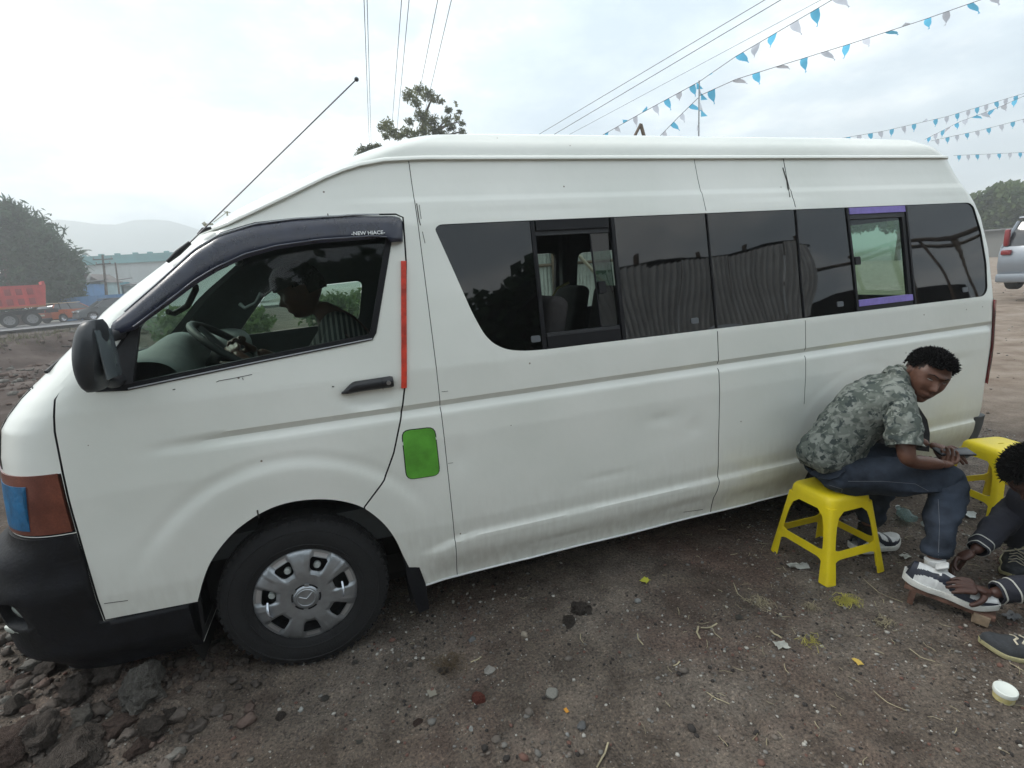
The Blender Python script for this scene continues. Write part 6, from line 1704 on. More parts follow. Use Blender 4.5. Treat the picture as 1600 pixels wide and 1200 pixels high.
# sneakers
M_SOLE = mat('white_sole', (.66, .66, .62), .6, noise=.12, nscale=25)
M_SHOEW = mat('white_leather', (.60, .61, .60), .5, noise=.12, nscale=30)
M_SHOEB = mat('navy_leather', (.012, .016, .030), .5, noise=.3, nscale=30)
def sneaker(heel, toe, up, sole_m, upper_m, patch_m, parent, big=1.0, width=.052, name='sneaker', laces=None, sole_h=.030):
    """x from heel to toe; built in its own frame then set where the foot stands"""
    L = (toe - heel).length; root = empty(name); root.parent = parent
    Mx = orient(toe - heel, up, heel); root.matrix_local = Mx
    def outline(t):   # half width along the length, inner/outer nearly alike
        return width * (.62 + .38 * math.sin(min(1, t / .30) * math.pi / 2) if t < .30 else (1.0 - .12 * math.sin((t - .30) / .35 * math.pi) * (t < .65) if t < .65 else (1.02 * math.cos(max(0, t - .72) / .28 * math.pi / 2) ** .55 if t > .72 else 1.0 + .02)))
    bm = bmesh.new(); n = 30; rows = []
    for i in range(n + 1):
        t = i / n; w = max(.006, outline(min(t, .995))) * 1.10; w = w if t > .02 else w * .75
        lift = .018 * smooth_step(.75, 1.0, t) + .010 * smooth_step(.12, 0, t); h = sole_h + .006 * smooth_step(.25, 0, t)
        x = t * L
        rows.append([bm.verts.new((x, w * c_, lift + zz)) for c_, zz in ((-1, .004), (-1.06, h * .5), (-1.02, h), (0, h), (1.02, h), (1.06, h * .5), (1, .004), (0, 0))])
    for i in range(n):
        for k in range(8): bm.faces.new((rows[i][k], rows[i][(k + 1) % 8], rows[i + 1][(k + 1) % 8], rows[i + 1][k]))
    bm.faces.new(rows[0][::-1]); bm.faces.new(rows[-1]); bmesh.ops.recalc_face_normals(bm, faces=bm.faces)
    obj('sole', bm, sole_m, root, 50)
    bm = bmesh.new(); rows = []; m_ = 44; n = 96
    for i in range(n + 1):
        t = i / n; w = max(.004, outline(min(t, .985))); lift = .016 * smooth_step(.75, 1, t) + sole_h * .8
        hgt = float(np.interp(t, [0, .03, .12, .28, .40, .55, .75, .90, .97, 1], [.050, .078, .080, .074, .082, .064, .042, .036, .026, .008]))
        x = t * L * .985 + .003; ring = []
        for k in range(m_ + 1):
            a = math.pi * k / m_; c_, s_ = math.cos(a), math.sin(a)
            ring.append(bm.verts.new((x - (.012 * s_ * smooth_step(.2, 0, t) * -1), -w * abs(c_) ** .75 * (1 if c_ > 0 else -1) * (1 - .25 * s_ * (t < .35)), lift + hgt * s_ ** .8)))
        rows.append(ring)
    for i in range(n):
        for k in range(m_):
            f = bm.faces.new((rows[i][k], rows[i][k + 1], rows[i + 1][k + 1], rows[i + 1][k]))
            t = (i + .5) / n; u = min(k + .5, m_ - k - .5) / (m_ / 2)       # 0 at the sole, 1 on top
            f.material_index = patch_m(t, u)
    bmesh.ops.recalc_face_normals(bm, faces=bm.faces)
    up_o = obj('upper', bm, upper_m, root, 60)
    md = up_o.modifiers.new('s', 'SOLIDIFY'); md.thickness = .003; apply_mods(up_o); shade(up_o.data, 60)
    # tongue
    bm = bmesh.new(); box(bm, (L * .36, 0, sole_h + .095), (.05, .05, .012), Matrix.Rotation(math.radians(-38), 3, 'Y'), .005); obj('tongue', bm, M_SHOEW if laces is None else sole_m, root, 50)
    if laces is not None:
        for k in range(5):
            t = .42 + .065 * k; w = outline(t) * .55; z = float(np.interp(t, [.40, .55, .75], [.082, .064, .042])) + sole_h * .8 + .003
            bm = bmesh.new(); pts = [(t * L + .008 * math.sin(j * 2), w * (j / 4 * 2 - 1) * (1 if k % 2 else -1), z - .010 * (j / 4 * 2 - 1) ** 2 + .002) for j in range(5)]
            tube(bm, pts, .0042, 6, flat=(1, .6)); obj('lace', bm, laces, root, 60)
        bm = bmesh.new()
        for s in (-1, 1):
            bm = bmesh.new(); tube(bm, [(.44 * L, 0, sole_h + .085), (.40 * L, s * .03, sole_h + .105), (.46 * L, s * .065, sole_h + .085), (.52 * L, s * .05, sole_h + .07), (.46 * L, s * .01, sole_h + .083)], .0042, 6); obj('lace', bm, laces, root, 60)
    return root
def retro(t, u):
    # white panels edged by navy bands, in curves
    if t < .10: return 1
    if u > .80 and t < .55: return 0
    w1 = .30 + .16 * math.sin(t * 9)
    if t > .80: return 1 if u < .30 else 0
    if abs(u - (.34 + .20 * math.sin((t - .1) * 8.5))) < .15: return 1
    if .38 < t < .50 and u > .45: return 1
    if .62 < t < .70: return 1
    return 0
heelR, toeR = W_(3.635, -1.560, .105), W_(3.800, -1.845, .058)
sneaker(heelR, toeR, Vector((.08, -.12, 1)), M_SOLE, [M_SHOEW, M_SHOEB], retro, man)
sneaker(W_(3.775, -1.205, .012), W_(4.055, -1.255, .012), Vector((0, 0, 1)), M_SOLE, [M_SHOEW, M_SHOEB], retro, man, name='sneaker')
bm = bmesh.new(); tube(bm, [ankR + V3(0, 0, .03), ankR + V3(.005, -.01, -.04)], [.040, .044], 14); obj('sock', bm, M_SHOEW, man, 60)
bm = bmesh.new(); tube(bm, [ankL + V3(0, 0, .03), ankL + V3(.0, 0, -.05)], [.040, .044], 14); obj('sock', bm, M_BLKCLO, man, 60)
# phone in the hand
ph = bmesh.new(); box(ph, (0, 0, 0), (.155, .075, .009), bev=.004); pho = obj('mobile_phone', ph, mat('phone_black', (.012, .013, .016), .4, spec=.4), None, 40)
pho.matrix_world = orient((.86, -.42, -.02), (.20, -.25, .93), (4.052, -1.468, .622)); tag(pho, 'black smartphone held in the hands of the man in the camouflage shirt', 'phone')
bm = bmesh.new(); box(bm, (0, 0, .0049), (.143, .066, .0006), bev=.0002); obj('screen', bm, mat('phone_screen', (.02, .022, .026), .3, spec=.4), pho, 40)
# wooden foot block under the raised shoe
M_WOOD = mat('worn_brown_wood', (.16, .085, .060), .75, noise=.4, nscale=18, bump=.6, bscale=50)
fb = empty('foot_block', (3.72, -1.70, 0), 'low slanting wooden foot block under the white sneaker', 'foot block')
hd = (toeR - heelR).normalized(); side_v = Vector((-hd.y, hd.x, 0)).normalized()
def W2(v): return v + V3(3.59, -1.2, 0) - V3(3.72, -1.70, 0)
bm = bmesh.new(); a_, b_ = W2(heelR) + V3(0, 0, -.009) + hd * .015, W2(toeR) + V3(0, 0, -.006) - hd * .005
Rm = orient(b_ - a_, (0, 0, 1), (0, 0, 0)).to_3x3(); box(bm, (a_ + b_) / 2 + V3(0, 0, -.006), ((b_ - a_).length, .085, .020), Rm, .002); obj('board', bm, M_WOOD, fb, 30)
bm = bmesh.new(); box(bm, (b_ - hd * .045) * 1 + V3(0, 0, -.026), (.055, .105, .045), Rm, .003); obj('front_foot', bm, mat('cut_wood', (.27, .20, .135), .8, noise=.3, nscale=25, bump=.4), fb, 30)
bm = bmesh.new(); box(bm, a_ + hd * .03 + V3(0, 0, -.050), (.022, .075, .085), Rm, .002); obj('rear_foot', bm, M_WOOD, fb, 30)
# ---- the shoe cleaner, mostly beyond the right edge
cl = empty('person', (4.45, -1.95, 0), 'shoe cleaner in a dark tracksuit at the right edge, hands on the white sneaker', 'man')
def C_(x, y, z): return Vector((x - 4.45, y + 1.95, z))
pel = C_(4.68, -2.02, .34); sp1 = C_(4.62, -1.98, .46); chest = C_(4.48, -1.90, .60); nk = C_(4.36, -1.83, .66); nk2 = C_(4.29, -1.79, .665)
HC2 = at(1611, 741, 1, -1.735) - V3(4.45, -1.95, 0)
hR, hL = C_(4.62, -1.94, .32), C_(4.66, -2.12, .32)
kR, kL = C_(4.28, -1.62 + -.02, .44), C_(4.22, -2.22, .40); aR, aL = C_(4.36, -1.60, .10), C_(3.92, -2.16, .12)
sR, sL = C_(4.48, -1.72, .60), C_(4.42, -2.05, .58)
eR_, eL_ = C_(4.27, -1.60, .285), C_(4.13, -1.965, .215)
wR_, wL_ = at(1522, 862, 1, -1.655) - V3(4.45, -1.95, 0), at(1546, 928, 1, -1.815) - V3(4.45, -1.95, 0)
J = [(pel, (.10, .13)), (sp1, (.10, .13)), (chest, (.10, .15)), (nk, .055), (nk2, .05)]; E = [(0, 1), (1, 2), (2, 3), (3, 4)]
add_limb(J, E, 0, [(hR, .075)] + limb(hR, kR, 3, .072, .05) + limb(kR, aR, 3, .046, .034, .008))
add_limb(J, E, 0, [(hL, .075)] + limb(hL, kL, 3, .072, .05) + limb(kL, aL, 3, .046, .034, .008))
eR = add_limb(J, E, 2, [(sR, .05)] + limb(sR, eR_, 2, .044, .036) + limb(eR_, wR_, 3, .034, .024, .004)); CUTS = [LAST]
eL = add_limb(J, E, 2, [(sL, .05)] + limb(sL, eL_, 2, .044, .036) + limb(eL_, wL_, 3, .034, .024, .004)); CUTS += [LAST]
tgtR = at(1490, 876, 1, -1.62) - V3(4.45, -1.95, 0); tgtL = at(1490, 903, 1, -1.765) - V3(4.45, -1.95, 0)
Jh, Eh = hand_chain(wR_, tgtR - wR_, (-.3, -.55, -.6), (.45, .5, .5, .55), side=-1, size=1.0); _o = merge_chain(J, E, eR, Jh, Eh); CUTS += [_o, _o + 2, _o + 6, _o + 10, _o + 14, _o + 18]
Jh, Eh = hand_chain(wL_, tgtL - wL_, (-.2, .55, -.6), (.40, .42, .45, .5), side=1, size=1.05); _o = merge_chain(J, E, eL, Jh, Eh); CUTS += [_o, _o + 2, _o + 6, _o + 10, _o + 14, _o + 18]
b2 = grow(J, E, CUTS, M_SKIND)
Mh2 = orient((-.60, -.10, -.66), (-.72, -.05, .68), HC2)
hb = head_bm(1.05); me_h = bpy.data.meshes.new('h'); hb.to_mesh(me_h); hb.free(); me_h.transform(Mh2); h1 = link('h', me_h, M_SKIND)
fuse('body', b2 + [h1], .0045, M_SKIND, cl, 1)
def cover2(p): return (p.z > .045 or (p.x < .01 and p.z > -.02)) and not (p.x > .066 and p.z < .075) and not (abs(p.y) > .062 and p.z < .02 and p.x > -.03)
hbm = hair_bm(6, cover2, .038, 3800, 1.05, .0036, .008); me_ = bpy.data.meshes.new('hair'); hbm.to_mesh(me_); hbm.free(); me_.transform(Mh2); link('hair', me_, M_HAIR, cl); shade(me_, 60)
M_TRACK = mat('navy_tracksuit', (.016, .017, .026), .85, noise=.25, nscale=8, bump=.3, bscale=200)
Js = [(pel + V3(0, 0, .02), (.13, .15)), (sp1, (.125, .155)), (chest, (.125, .165)), (nk, (.07, .075))]; Es = [(0, 1), (1, 2), (2, 3)]
add_limb(Js, Es, 2, [(sR, .078), (sR.lerp(eR_, .5), .068), (eR_, .062), (eR_.lerp(wR_, .4), .058), (eR_.lerp(wR_, .80), .046), (eR_.lerp(wR_, .97), .040)])
add_limb(Js, Es, 2, [(sL, .078), (sL.lerp(eL_, .5), .068), (eL_, .062), (eL_.lerp(wL_, .4), .056), (eL_.lerp(wL_, .80), .048), (eL_.lerp(wL_, .97), .042)])
jk = skin_body('jacket', Js, Es, M_TRACK, cl, 0, 3); wrinkle(jk, .014, 11, 1.0); wrinkle(jk, .006, 26, 6.0)
open_ends(jk, [(eR_.lerp(wR_, .93), (wR_ - eR_).normalized(), .08), (eL_.lerp(wL_, .93), (wL_ - eL_).normalized(), .08)])
M_STRIPE = mat('cuff_stripe', (.42, .42, .38), .8)
for (e_, w_, rad) in ((eR_, wR_, .0475), (eL_, wL_, .050)):
    d = (w_ - e_).normalized(); x_ = d.cross(Vector((0, 0, 1))).normalized(); y_ = d.cross(x_)
    for t_, rr_ in ((.90, rad - .003), (.78, rad + .002)):
        c_ = e_.lerp(w_, t_)
        bm = bmesh.new(); pts = []
        for a in np.linspace(0, 2 * math.pi, 29)[:-1]:
            dirn = (x_ * math.cos(a) + y_ * math.sin(a)); ok, loc, nn, _ = jk.ray_cast(c_ + dirn * .14, -dirn, distance=.14)
            pts.append(loc + dirn * .0008 if ok else c_ + dirn * rr_)
        tube(bm, pts, .0032, 6, closed=True, flat=(1, .7)); obj('cuff_stripe', bm, M_STRIPE, cl, 60)
Jj = [(pel, (.14, .15))]; Ej = []
add_limb(Jj, Ej, 0, [(hR, .095), (hR.lerp(kR, .5), .088), (kR, .076), (kR.lerp(aR, .5), .064), (aR, .05)])
add_limb(Jj, Ej, 0, [(hL, .095), (hL.lerp(kL, .5), .088), (kL, .076), (kL.lerp(aL, .5), .064), (aL, .05)])
skin_body('trousers', Jj, Ej, M_TRACK, cl, 0, 2)
M_OLDSOLE = mat('yellowed_sole', (.36, .33, .18), .7, noise=.2, nscale=30); M_GREYUP = mat('worn_grey_canvas', (.035, .038, .042), .9, noise=.35, nscale=25, bump=.3, bscale=200)
M_LACE = mat('cream_lace', (.50, .45, .34), .8)
toe2 = at(1528, 1000, 2, .03); 
sneaker(C_(3.825, -2.14, .004), C_(3.600, -1.895, .004), Vector((0, 0, 1)), M_OLDSOLE, [M_GREYUP, M_GREYUP], lambda t, u: 0, cl, name='canvas_shoe', laces=M_LACE, width=.054, sole_h=.022)
sneaker(C_(4.42, -1.58, .004), C_(4.20, -1.70, .004), Vector((0, 0, 1)), M_OLDSOLE, [M_GREYUP, M_GREYUP], lambda t, u: 0, cl, name='canvas_shoe', laces=M_LACE, width=.05, sole_h=.022)
# his low seat, out of the picture
ls = empty('low_stool', (4.72, -2.03, 0), 'low wooden stool under the shoe cleaner beyond the right edge', 'stool')
bm = bmesh.new(); box(bm, (0, 0, .20), (.30, .30, .04), bev=.005); obj('seat', bm, M_WOOD, ls, 30)
for a in (-1, 1):
    for b in (-1, 1): bm = bmesh.new(); box(bm, (a * .12, b * .12, .09), (.04, .04, .18)); obj('leg', bm, M_WOOD, ls, 30)
# ---- the driver, seen through the door glass
dr = empty('person', (1.30, -.44, .95), 'driver in a dark cap and striped shirt sitting at the wheel of the minibus', 'man')
def D_(x, y, z): return Vector((x - 1.30, y + .44, z - .95))
J = [(D_(1.30, -.44, 1.02), (.12, .15)), (D_(1.34, -.44, 1.20), (.11, .15)), (D_(1.32, -.44, 1.38), (.11, .16)), (D_(1.25, -.43, 1.50), .055), (D_(1.20, -.43, 1.54), .05)]; E = [(0, 1), (1, 2), (2, 3), (3, 4)]
add_limb(J, E, 0, [(D_(1.25, -.54, .98), .08), (D_(1.05, -.54, 1.03), .07), (D_(.86, -.54, 1.02), .055), (D_(.76, -.54, .80), .045), (D_(.70, -.54, .68), .04)])
add_limb(J, E, 0, [(D_(1.25, -.34, .98), .08), (D_(1.05, -.34, 1.03), .07), (D_(.86, -.34, 1.02), .055), (D_(.76, -.34, .80), .045), (D_(.70, -.34, .68), .04)])
CUTS = []
e1_ = add_limb(J, E, 2, [(D_(1.30, -.61, 1.40), .06), (D_(1.22, -.66, 1.25), .048), (D_(1.14, -.66, 1.15), .042), (D_(1.00, -.60, 1.24), .034), (D_(.90, -.56, 1.32), .026)]); CUTS += [LAST]
e2_ = add_limb(J, E, 2, [(D_(1.26, -.26, 1.40), .06), (D_(1.18, -.22, 1.28), .048), (D_(1.08, -.24, 1.20), .042), (D_(.98, -.28, 1.28), .034), (D_(.90, -.32, 1.34), .026)]); CUTS += [LAST]
Jh, Eh = hand_chain(D_(.90, -.56, 1.32), (-.6, .3, .6), (-.2, .9, -.2), (.6, .6, .6, .6), side=1); _o = merge_chain(J, E, e1_, Jh, Eh); CUTS += [_o, _o + 2, _o + 6, _o + 10, _o + 14, _o + 18]
Jh, Eh = hand_chain(D_(.90, -.32, 1.34), (-.6, -.3, .6), (-.2, -.9, -.2), (.6, .6, .6, .6), side=-1); _o = merge_chain(J, E, e2_, Jh, Eh); CUTS += [_o, _o + 2, _o + 6, _o + 10, _o + 14, _o + 18]
b3 = grow(J, E, CUTS, M_SKIND, 1)
Mh3 = orient((-.95, -.05, -.35), (-.3, 0, .95), D_(1.145, -.43, 1.610)); hb = head_bm(1.0); me_h = bpy.data.meshes.new('h'); hb.to_mesh(me_h); hb.free(); me_h.transform(Mh3); h1 = link('h', me_h, M_SKIND)
fuse('body', b3 + [h1], .006, M_SKIND, dr, 1)
hbm = hair_bm(9, cover2, .014, 1200, 1.0, .004, .016); me_ = bpy.data.meshes.new('hair'); hbm.to_mesh(me_); hbm.free(); me_.transform(Mh3); link('hair', me_, M_HAIR, dr); shade(me_, 60)
def stripes():
    m_, t, b = mat_new('striped_shirt'); tc_ = t.nodes.new('ShaderNodeTexCoord'); w_ = t.nodes.new('ShaderNodeTexWave'); w_.inputs['Scale'].default_value = 14; w_.bands_direction = 'X'; t.links.new(tc_.outputs['Object'], w_.inputs['Vector'])
    r_ = t.nodes.new('ShaderNodeValToRGB'); t.links.new(w_.outputs['Fac'], r_.inputs[0]); r_.color_ramp.elements[0].position = .5; r_.color_ramp.elements[0].color = (.010, .011, .014, 1); r_.color_ramp.elements[1].position = .70; r_.color_ramp.elements[1].color = (.10, .10, .095, 1)
    t.links.new(r_.outputs[0], b.inputs['Base Color']); b.inputs['Roughness'].default_value = .9; return m_
Js = [(D_(1.31, -.44, 1.02), (.15, .19)), (D_(1.37, -.44, 1.22), (.16, .20)), (D_(1.34, -.44, 1.42), (.15, .20)), (D_(1.25, -.43, 1.52), (.09, .10))]; Es = [(0, 1), (1, 2), (2, 3)]
add_limb(Js, Es, 2, [(D_(1.30, -.61, 1.40), .08), (D_(1.22, -.66, 1.25), .07), (D_(1.14, -.66, 1.15), .06), (D_(1.00, -.60, 1.24), .05)])
add_limb(Js, Es, 2, [(D_(1.26, -.26, 1.40), .08), (D_(1.18, -.22, 1.28), .07), (D_(1.08, -.24, 1.20), .06), (D_(.98, -.28, 1.28), .05)])
skin_body('shirt', Js, Es, stripes(), dr, 0, 2)
Js = [(D_(1.28, -.44, 1.0), (.13, .17))]; Es = []
for y in (-.54, -.34): add_limb(Js, Es, 0, [(D_(1.25, y, .98), .095), (D_(1.05, y, 1.03), .085), (D_(.86, y, 1.02), .07), (D_(.76, y, .80), .06), (D_(.71, y, .70), .055)])
skin_body('trousers', Js, Es, M_BLKCLO, dr, 0, 1)
bm = bmesh.new(); lathe(bm, [(0, .105), (.06, .10), (.092, .075), (.106, .04), (.108, .01), (.10, .005)], (0, 0, 0), 'z', 28)
for v in bm.verts: v.co.y *= .84
pk = [bm.verts.new((x, y, z)) for x, y, z in ((.085, -.07, .028), (.15, -.055, .012), (.175, 0, .008), (.15, .055, .012), (.085, .07, .028), (.10, 0, .036))]; bm.faces.new(pk)
for v in bm.verts: v.co = Mh3 @ (v.co * 1.0 + Vector((0, 0, .03)))
cp_ = obj('cap', bm, M_BLKCLO, dr, 60)
# ================================================================== SMALL THINGS ON THE DIRT
tb_ = empty('ointment_tub', (3.383, -2.098, float(gh(3.383, -2.1))), 'small round yellow tub with a white lid near the lower right corner', 'tub')
bm = bmesh.new(); lathe(bm, [(0, 0), (.026, 0), (.030, .004), (.0315, .034), (0, .034)], (0, 0, 0), 'z', 32)
obj('pot', bm, mat('yellow_label', (.52, .44, .12), .5, noise=.5, nscale=60, col2=(.60, .56, .40)), tb_, 40)
bm = bmesh.new(); lathe(bm, [(.031, .032), (.034, .033), (.0345, .046), (.033, .049), (.029, .050), (.027, .0485), (0, .0485)], (0, 0, 0), 'z', 36); obj('lid', bm, mat('white_lid', (.66, .69, .64), .4), tb_, 40)
tb_.rotation_euler = (math.radians(5), math.radians(-5), 0)
M_PET = glass('clear_plastic', (.80, .90, .88), 1.35, rough=.08, dirt=.45, dirtcol=(.30, .42, .42))
def bottle(p, ang, L, r_, label, crushed, capm):
    b0 = empty('plastic_bottle', p, label, 'bottle'); b0.rotation_euler = (0, 0, ang)
    bm = bmesh.new(); prof = [(.004, 0), (r_ * .8, .002), (r_, .012), (r_ * .96, L * .15), (r_, L * .3), (r_ * .93, L * .45), (r_, L * .6), (r_ * .8, L * .75), (r_ * .35, L * .9), (r_ * .33, L * .97)]
    lathe(bm, prof, (0, 0, r_), 'x', 24)
    for v in bm.verts:
        q = mnoise.noise(v.co * 28 + Vector((crushed * 9, 0, 0))); v.co.z = (v.co.z - r_) * (.75 + .4 * q) + r_ * .8; v.co.y *= 1 + .3 * q
    obj('bottle_body', bm, M_PET, b0, 30)
    bm = bmesh.new(); lathe(bm, [(0, L * 1.02), (r_ * .4, L * 1.02), (r_ * .4, L * .95)], (0, 0, r_ * .8), 'x', 14); obj('bottle_cap', bm, capm, b0, 40)
bottle((4.50, -1.235, .012), math.radians(168), .17, .038, 'crushed clear plastic bottle lying between the two yellow stools', 1.0, mat('pale_cap', (.55, .62, .60), .5))
bottle((4.33, -1.14, .012), math.radians(60), .16, .036, 'crushed clear bottle behind the jeans of the seated man', 2.0, mat('white_cap', (.7, .7, .7), .5))
scrap(1512, 806, 22, 12, mat('white_film', (.62, .66, .64), .4), 'torn white plastic film beside the crushed bottle', 15, 'plastic_film', 'film', .5)
scrap(1465, 806, 26, 14, mat('grey_film', (.34, .36, .36), .35), 'grey crumpled film under the knee of the seated man', 16, 'plastic_film', 'film', .5)
scrap(1580, 968, 22, 10, mat('grey_rag', (.20, .20, .20), .8), 'grey rag end between the wooden block and the canvas shoe', 17, 'rag', 'rag', .5)
# ================================================================== BEYOND THE VAN
def leaf_mesh(name, clumps, n, size, mat_, parent, seed, squash=.8, shell=.55, aspect=.5):
    """clumps: (centre, radius) pairs; leaves sit through the volume, thicker towards its skin"""
    rs = np.random.RandomState(seed); cs = np.array([list(c) for c, r_ in clumps]); rad = np.array([r_ for c, r_ in clumps])
    w = rad ** 2; pick = rs.choice(len(cs), n, p=w / w.sum())
    d = rs.normal(size=(n, 3)); d /= np.linalg.norm(d, axis=1)[:, None]
    rr_ = rad[pick] * (shell + (1.08 - shell) * rs.rand(n) ** .7) * (.75 + .5 * np.array([mnoise.noise(Vector(v * 2.2) + Vector((float(pp) * 3, 0, seed))) + .5 for v, pp in zip(d, pick)]))
    P = cs[pick] + d * rr_[:, None] * np.array([1, 1, squash])
    a = rs.normal(size=(n, 3)) + d * .6; a /= np.linalg.norm(a, axis=1)[:, None]; b = np.cross(a, rs.normal(size=(n, 3))); b /= np.linalg.norm(b, axis=1)[:, None]
    s = size * (.6 + .8 * rs.rand(n))[:, None]
    q = np.stack([P - a * s, P + b * s * aspect, P + a * s, P - b * s * aspect], 1).reshape(-1, 3)
    me = bpy.data.meshes.new(name); me.vertices.add(4 * n); me.vertices.foreach_set('co', q.ravel()); me.loops.add(4 * n); me.loops.foreach_set('vertex_index', np.arange(4 * n)); me.polygons.add(n)
    me.polygons.foreach_set('loop_start', np.arange(n) * 4); me.polygons.foreach_set('loop_total', np.full(n, 4)); me.update()
    return link(name, me, mat_, parent)
def leafmat(name, c, c2):
    m_ = mat(name, c, .75, col2=c2, nscale=.9, noise=.3, spec=.25, detail=3); t = m_.node_tree; b = t.nodes['Principled BSDF']
    tl = t.nodes.new('ShaderNodeBsdfTranslucent'); mxs = t.nodes.new('ShaderNodeMixShader'); mxs.inputs[0].default_value = .4
    src = b.inputs['Base Color'].links[0].from_socket; t.links.new(src, tl.inputs[0])
    t.links.new(b.outputs[0], mxs.inputs[1]); t.links.new(tl.outputs[0], mxs.inputs[2]); t.links.new(mxs.outputs[0], t.nodes['Material Output'].inputs[0]); return m_
M_LEAFD = leafmat('dark_needle_foliage', (.075, .130, .072), (.032, .060, .036))
M_LEAFE = leafmat('olive_leaves', (.19, .20, .085), (.09, .10, .045))
M_LEAFR = leafmat('mixed_green_leaves', (.14, .19, .07), (.06, .095, .04))
M_BARK = mat('grey_bark', (.11, .09, .075), .9, noise=.35, nscale=6, bump=.6, bscale=20)
def tree(name, base, label, trunk_pts, limbs, clumps, n, size, lm, seed, group=None, squash=.85, shell=.45, aspect=.45):
    root = empty(name, base, label, 'tree', group); B = Vector(base)
    bm = bmesh.new(); tube(bm, [Vector(p) - B for p, r_ in trunk_pts], [r_ for p, r_ in trunk_pts], 10); obj('trunk', bm, M_BARK, root, 60)
    for l in limbs:
        bm = bmesh.new(); tube(bm, [Vector(p) - B for p, r_ in l], [r_ for p, r_ in l], 6); obj('limb', bm, M_BARK, root, 60)
    leaf_mesh('crown', [(Vector(c) - B, r_) for c, r_ in clumps], n, size, lm, root, seed, squash, shell, aspect)
    return root
# --- the gum tree above the roof
YT = 22.0
def T_(px, py, dy=0.0): return at(px, py, 1, YT + dy)
cl1 = [(640, 150, .55), (668, 148, .50), (655, 140, .45), (650, 160, .38), (678, 155, .38), (690, 158, .25), (658, 180, .50), (672, 190, .62), (662, 205, .55), (680, 205, .45), (700, 172, .30), (697, 188, .40), (705, 200, .38), (714, 185, .28), (718, 175, .20), (722, 192, .25), (640, 190, .33), (636, 205, .42), (628, 212, .33), (605, 195, .48), (598, 200, .35), (612, 206, .45), (620, 214, .35), (602, 213, .28), (722, 206, .30), (648, 212, .42), (690, 210, .4), (713, 165, .12), (712, 160, .12)]
base = Vector((T_(662, 400).x, YT, 0.0)); tr0 = T_(664, 240)
limbs = []
for (a, b, c) in (((664, 240), (660, 190), (650, 150)), ((664, 240), (680, 205), (705, 180)), ((664, 240), (640, 215), (605, 200)), ((660, 200), (668, 170), (676, 150)), ((680, 205), (700, 195), (718, 190)), ((650, 225), (630, 222), (612, 225)), ((690, 215), (705, 210), (722, 205))):
    limbs.append([(T_(*a), .10), (T_(*b, .2), .055), (T_(*c), .022)])
tree('gum_tree', base, 'sparse gum tree rising behind the roof with airy leaf clumps', [(base, .28), (base + V3(.05, 0, 4), .20), (tr0, .12)], limbs, [(T_(x, y, R.uniform(-.8, .8)), r_ * .66) for x, y, r_ in cl1], 4600, .080, M_LEAFE, 5, squash=.8, shell=.15, aspect=.32)
# low twigs of another tree over the windscreen end of the roof
cl2 = [(568, 232, .28), (580, 229, .25), (590, 225, .20), (575, 236, .25), (560, 240, .2)]
b2_ = Vector((T_(578, 400, 2).x, YT + 2, 0))
tree('gum_tree', b2_, 'twigs of a second tree just showing over the sloping front of the roof', [(b2_, .2), (at(578, 250, 1, YT + 2), .08)], [], [(at(x, y + 4, 1, YT + 2), r_) for x, y, r_ in cl2], 900, .09, M_LEAFE, 6, shell=.1, aspect=.32)
# --- trees on the left
YL = 54.0
rl = random.Random(3); cl3 = []
for (x0, x1, ytop, ybot) in ((-60, 10, 318, 470), (10, 45, 330, 470), (40, 75, 350, 470), (70, 100, 378, 468), (90, 112, 400, 462)):
    for _ in range(26):
        x, y = rl.uniform(x0, x1), rl.uniform(ytop + 10, ybot); cl3.append((at(x, y, 1, YL + rl.uniform(-2, 2)), rl.uniform(.85, 1.45)))
for x, y in ((0, 318), (6, 325), (12, 322), (16, 335), (28, 330), (34, 340), (40, 346), (48, 345), (58, 355), (66, 362), (76, 370), (86, 384), (94, 390), (-14, 318), (-30, 315)): cl3.append((at(x, y, 1, YL), .55))
bL = on_ground(at(20, 470, 1, YL).x, YL)
tree('casuarina_tree', bL, 'big dark wind-swept tree behind the red tipper truck', [(bL, .5), (bL + V3(.2, 0, 4), .3), (bL + V3(.3, 0, 7), .15)], [], cl3, 34000, .34, M_LEAFD, 7, squash=1.1, shell=.1, aspect=.22)
cl3b = [(at(rl.uniform(80, 118), rl.uniform(440, 474), 1, YL + 4), rl.uniform(.5, .9)) for _ in range(26)]
bL2 = on_ground(at(100, 474, 1, YL + 4).x, YL + 4)
tree('bush_tree', bL2, 'dark bushy tree under the palm, left of the blue houses', [(bL2, .25), (bL2 + V3(0, 0, 2), .15)], [], cl3b, 5200, .22, M_LEAFD, 8, shell=.1, aspect=.3)
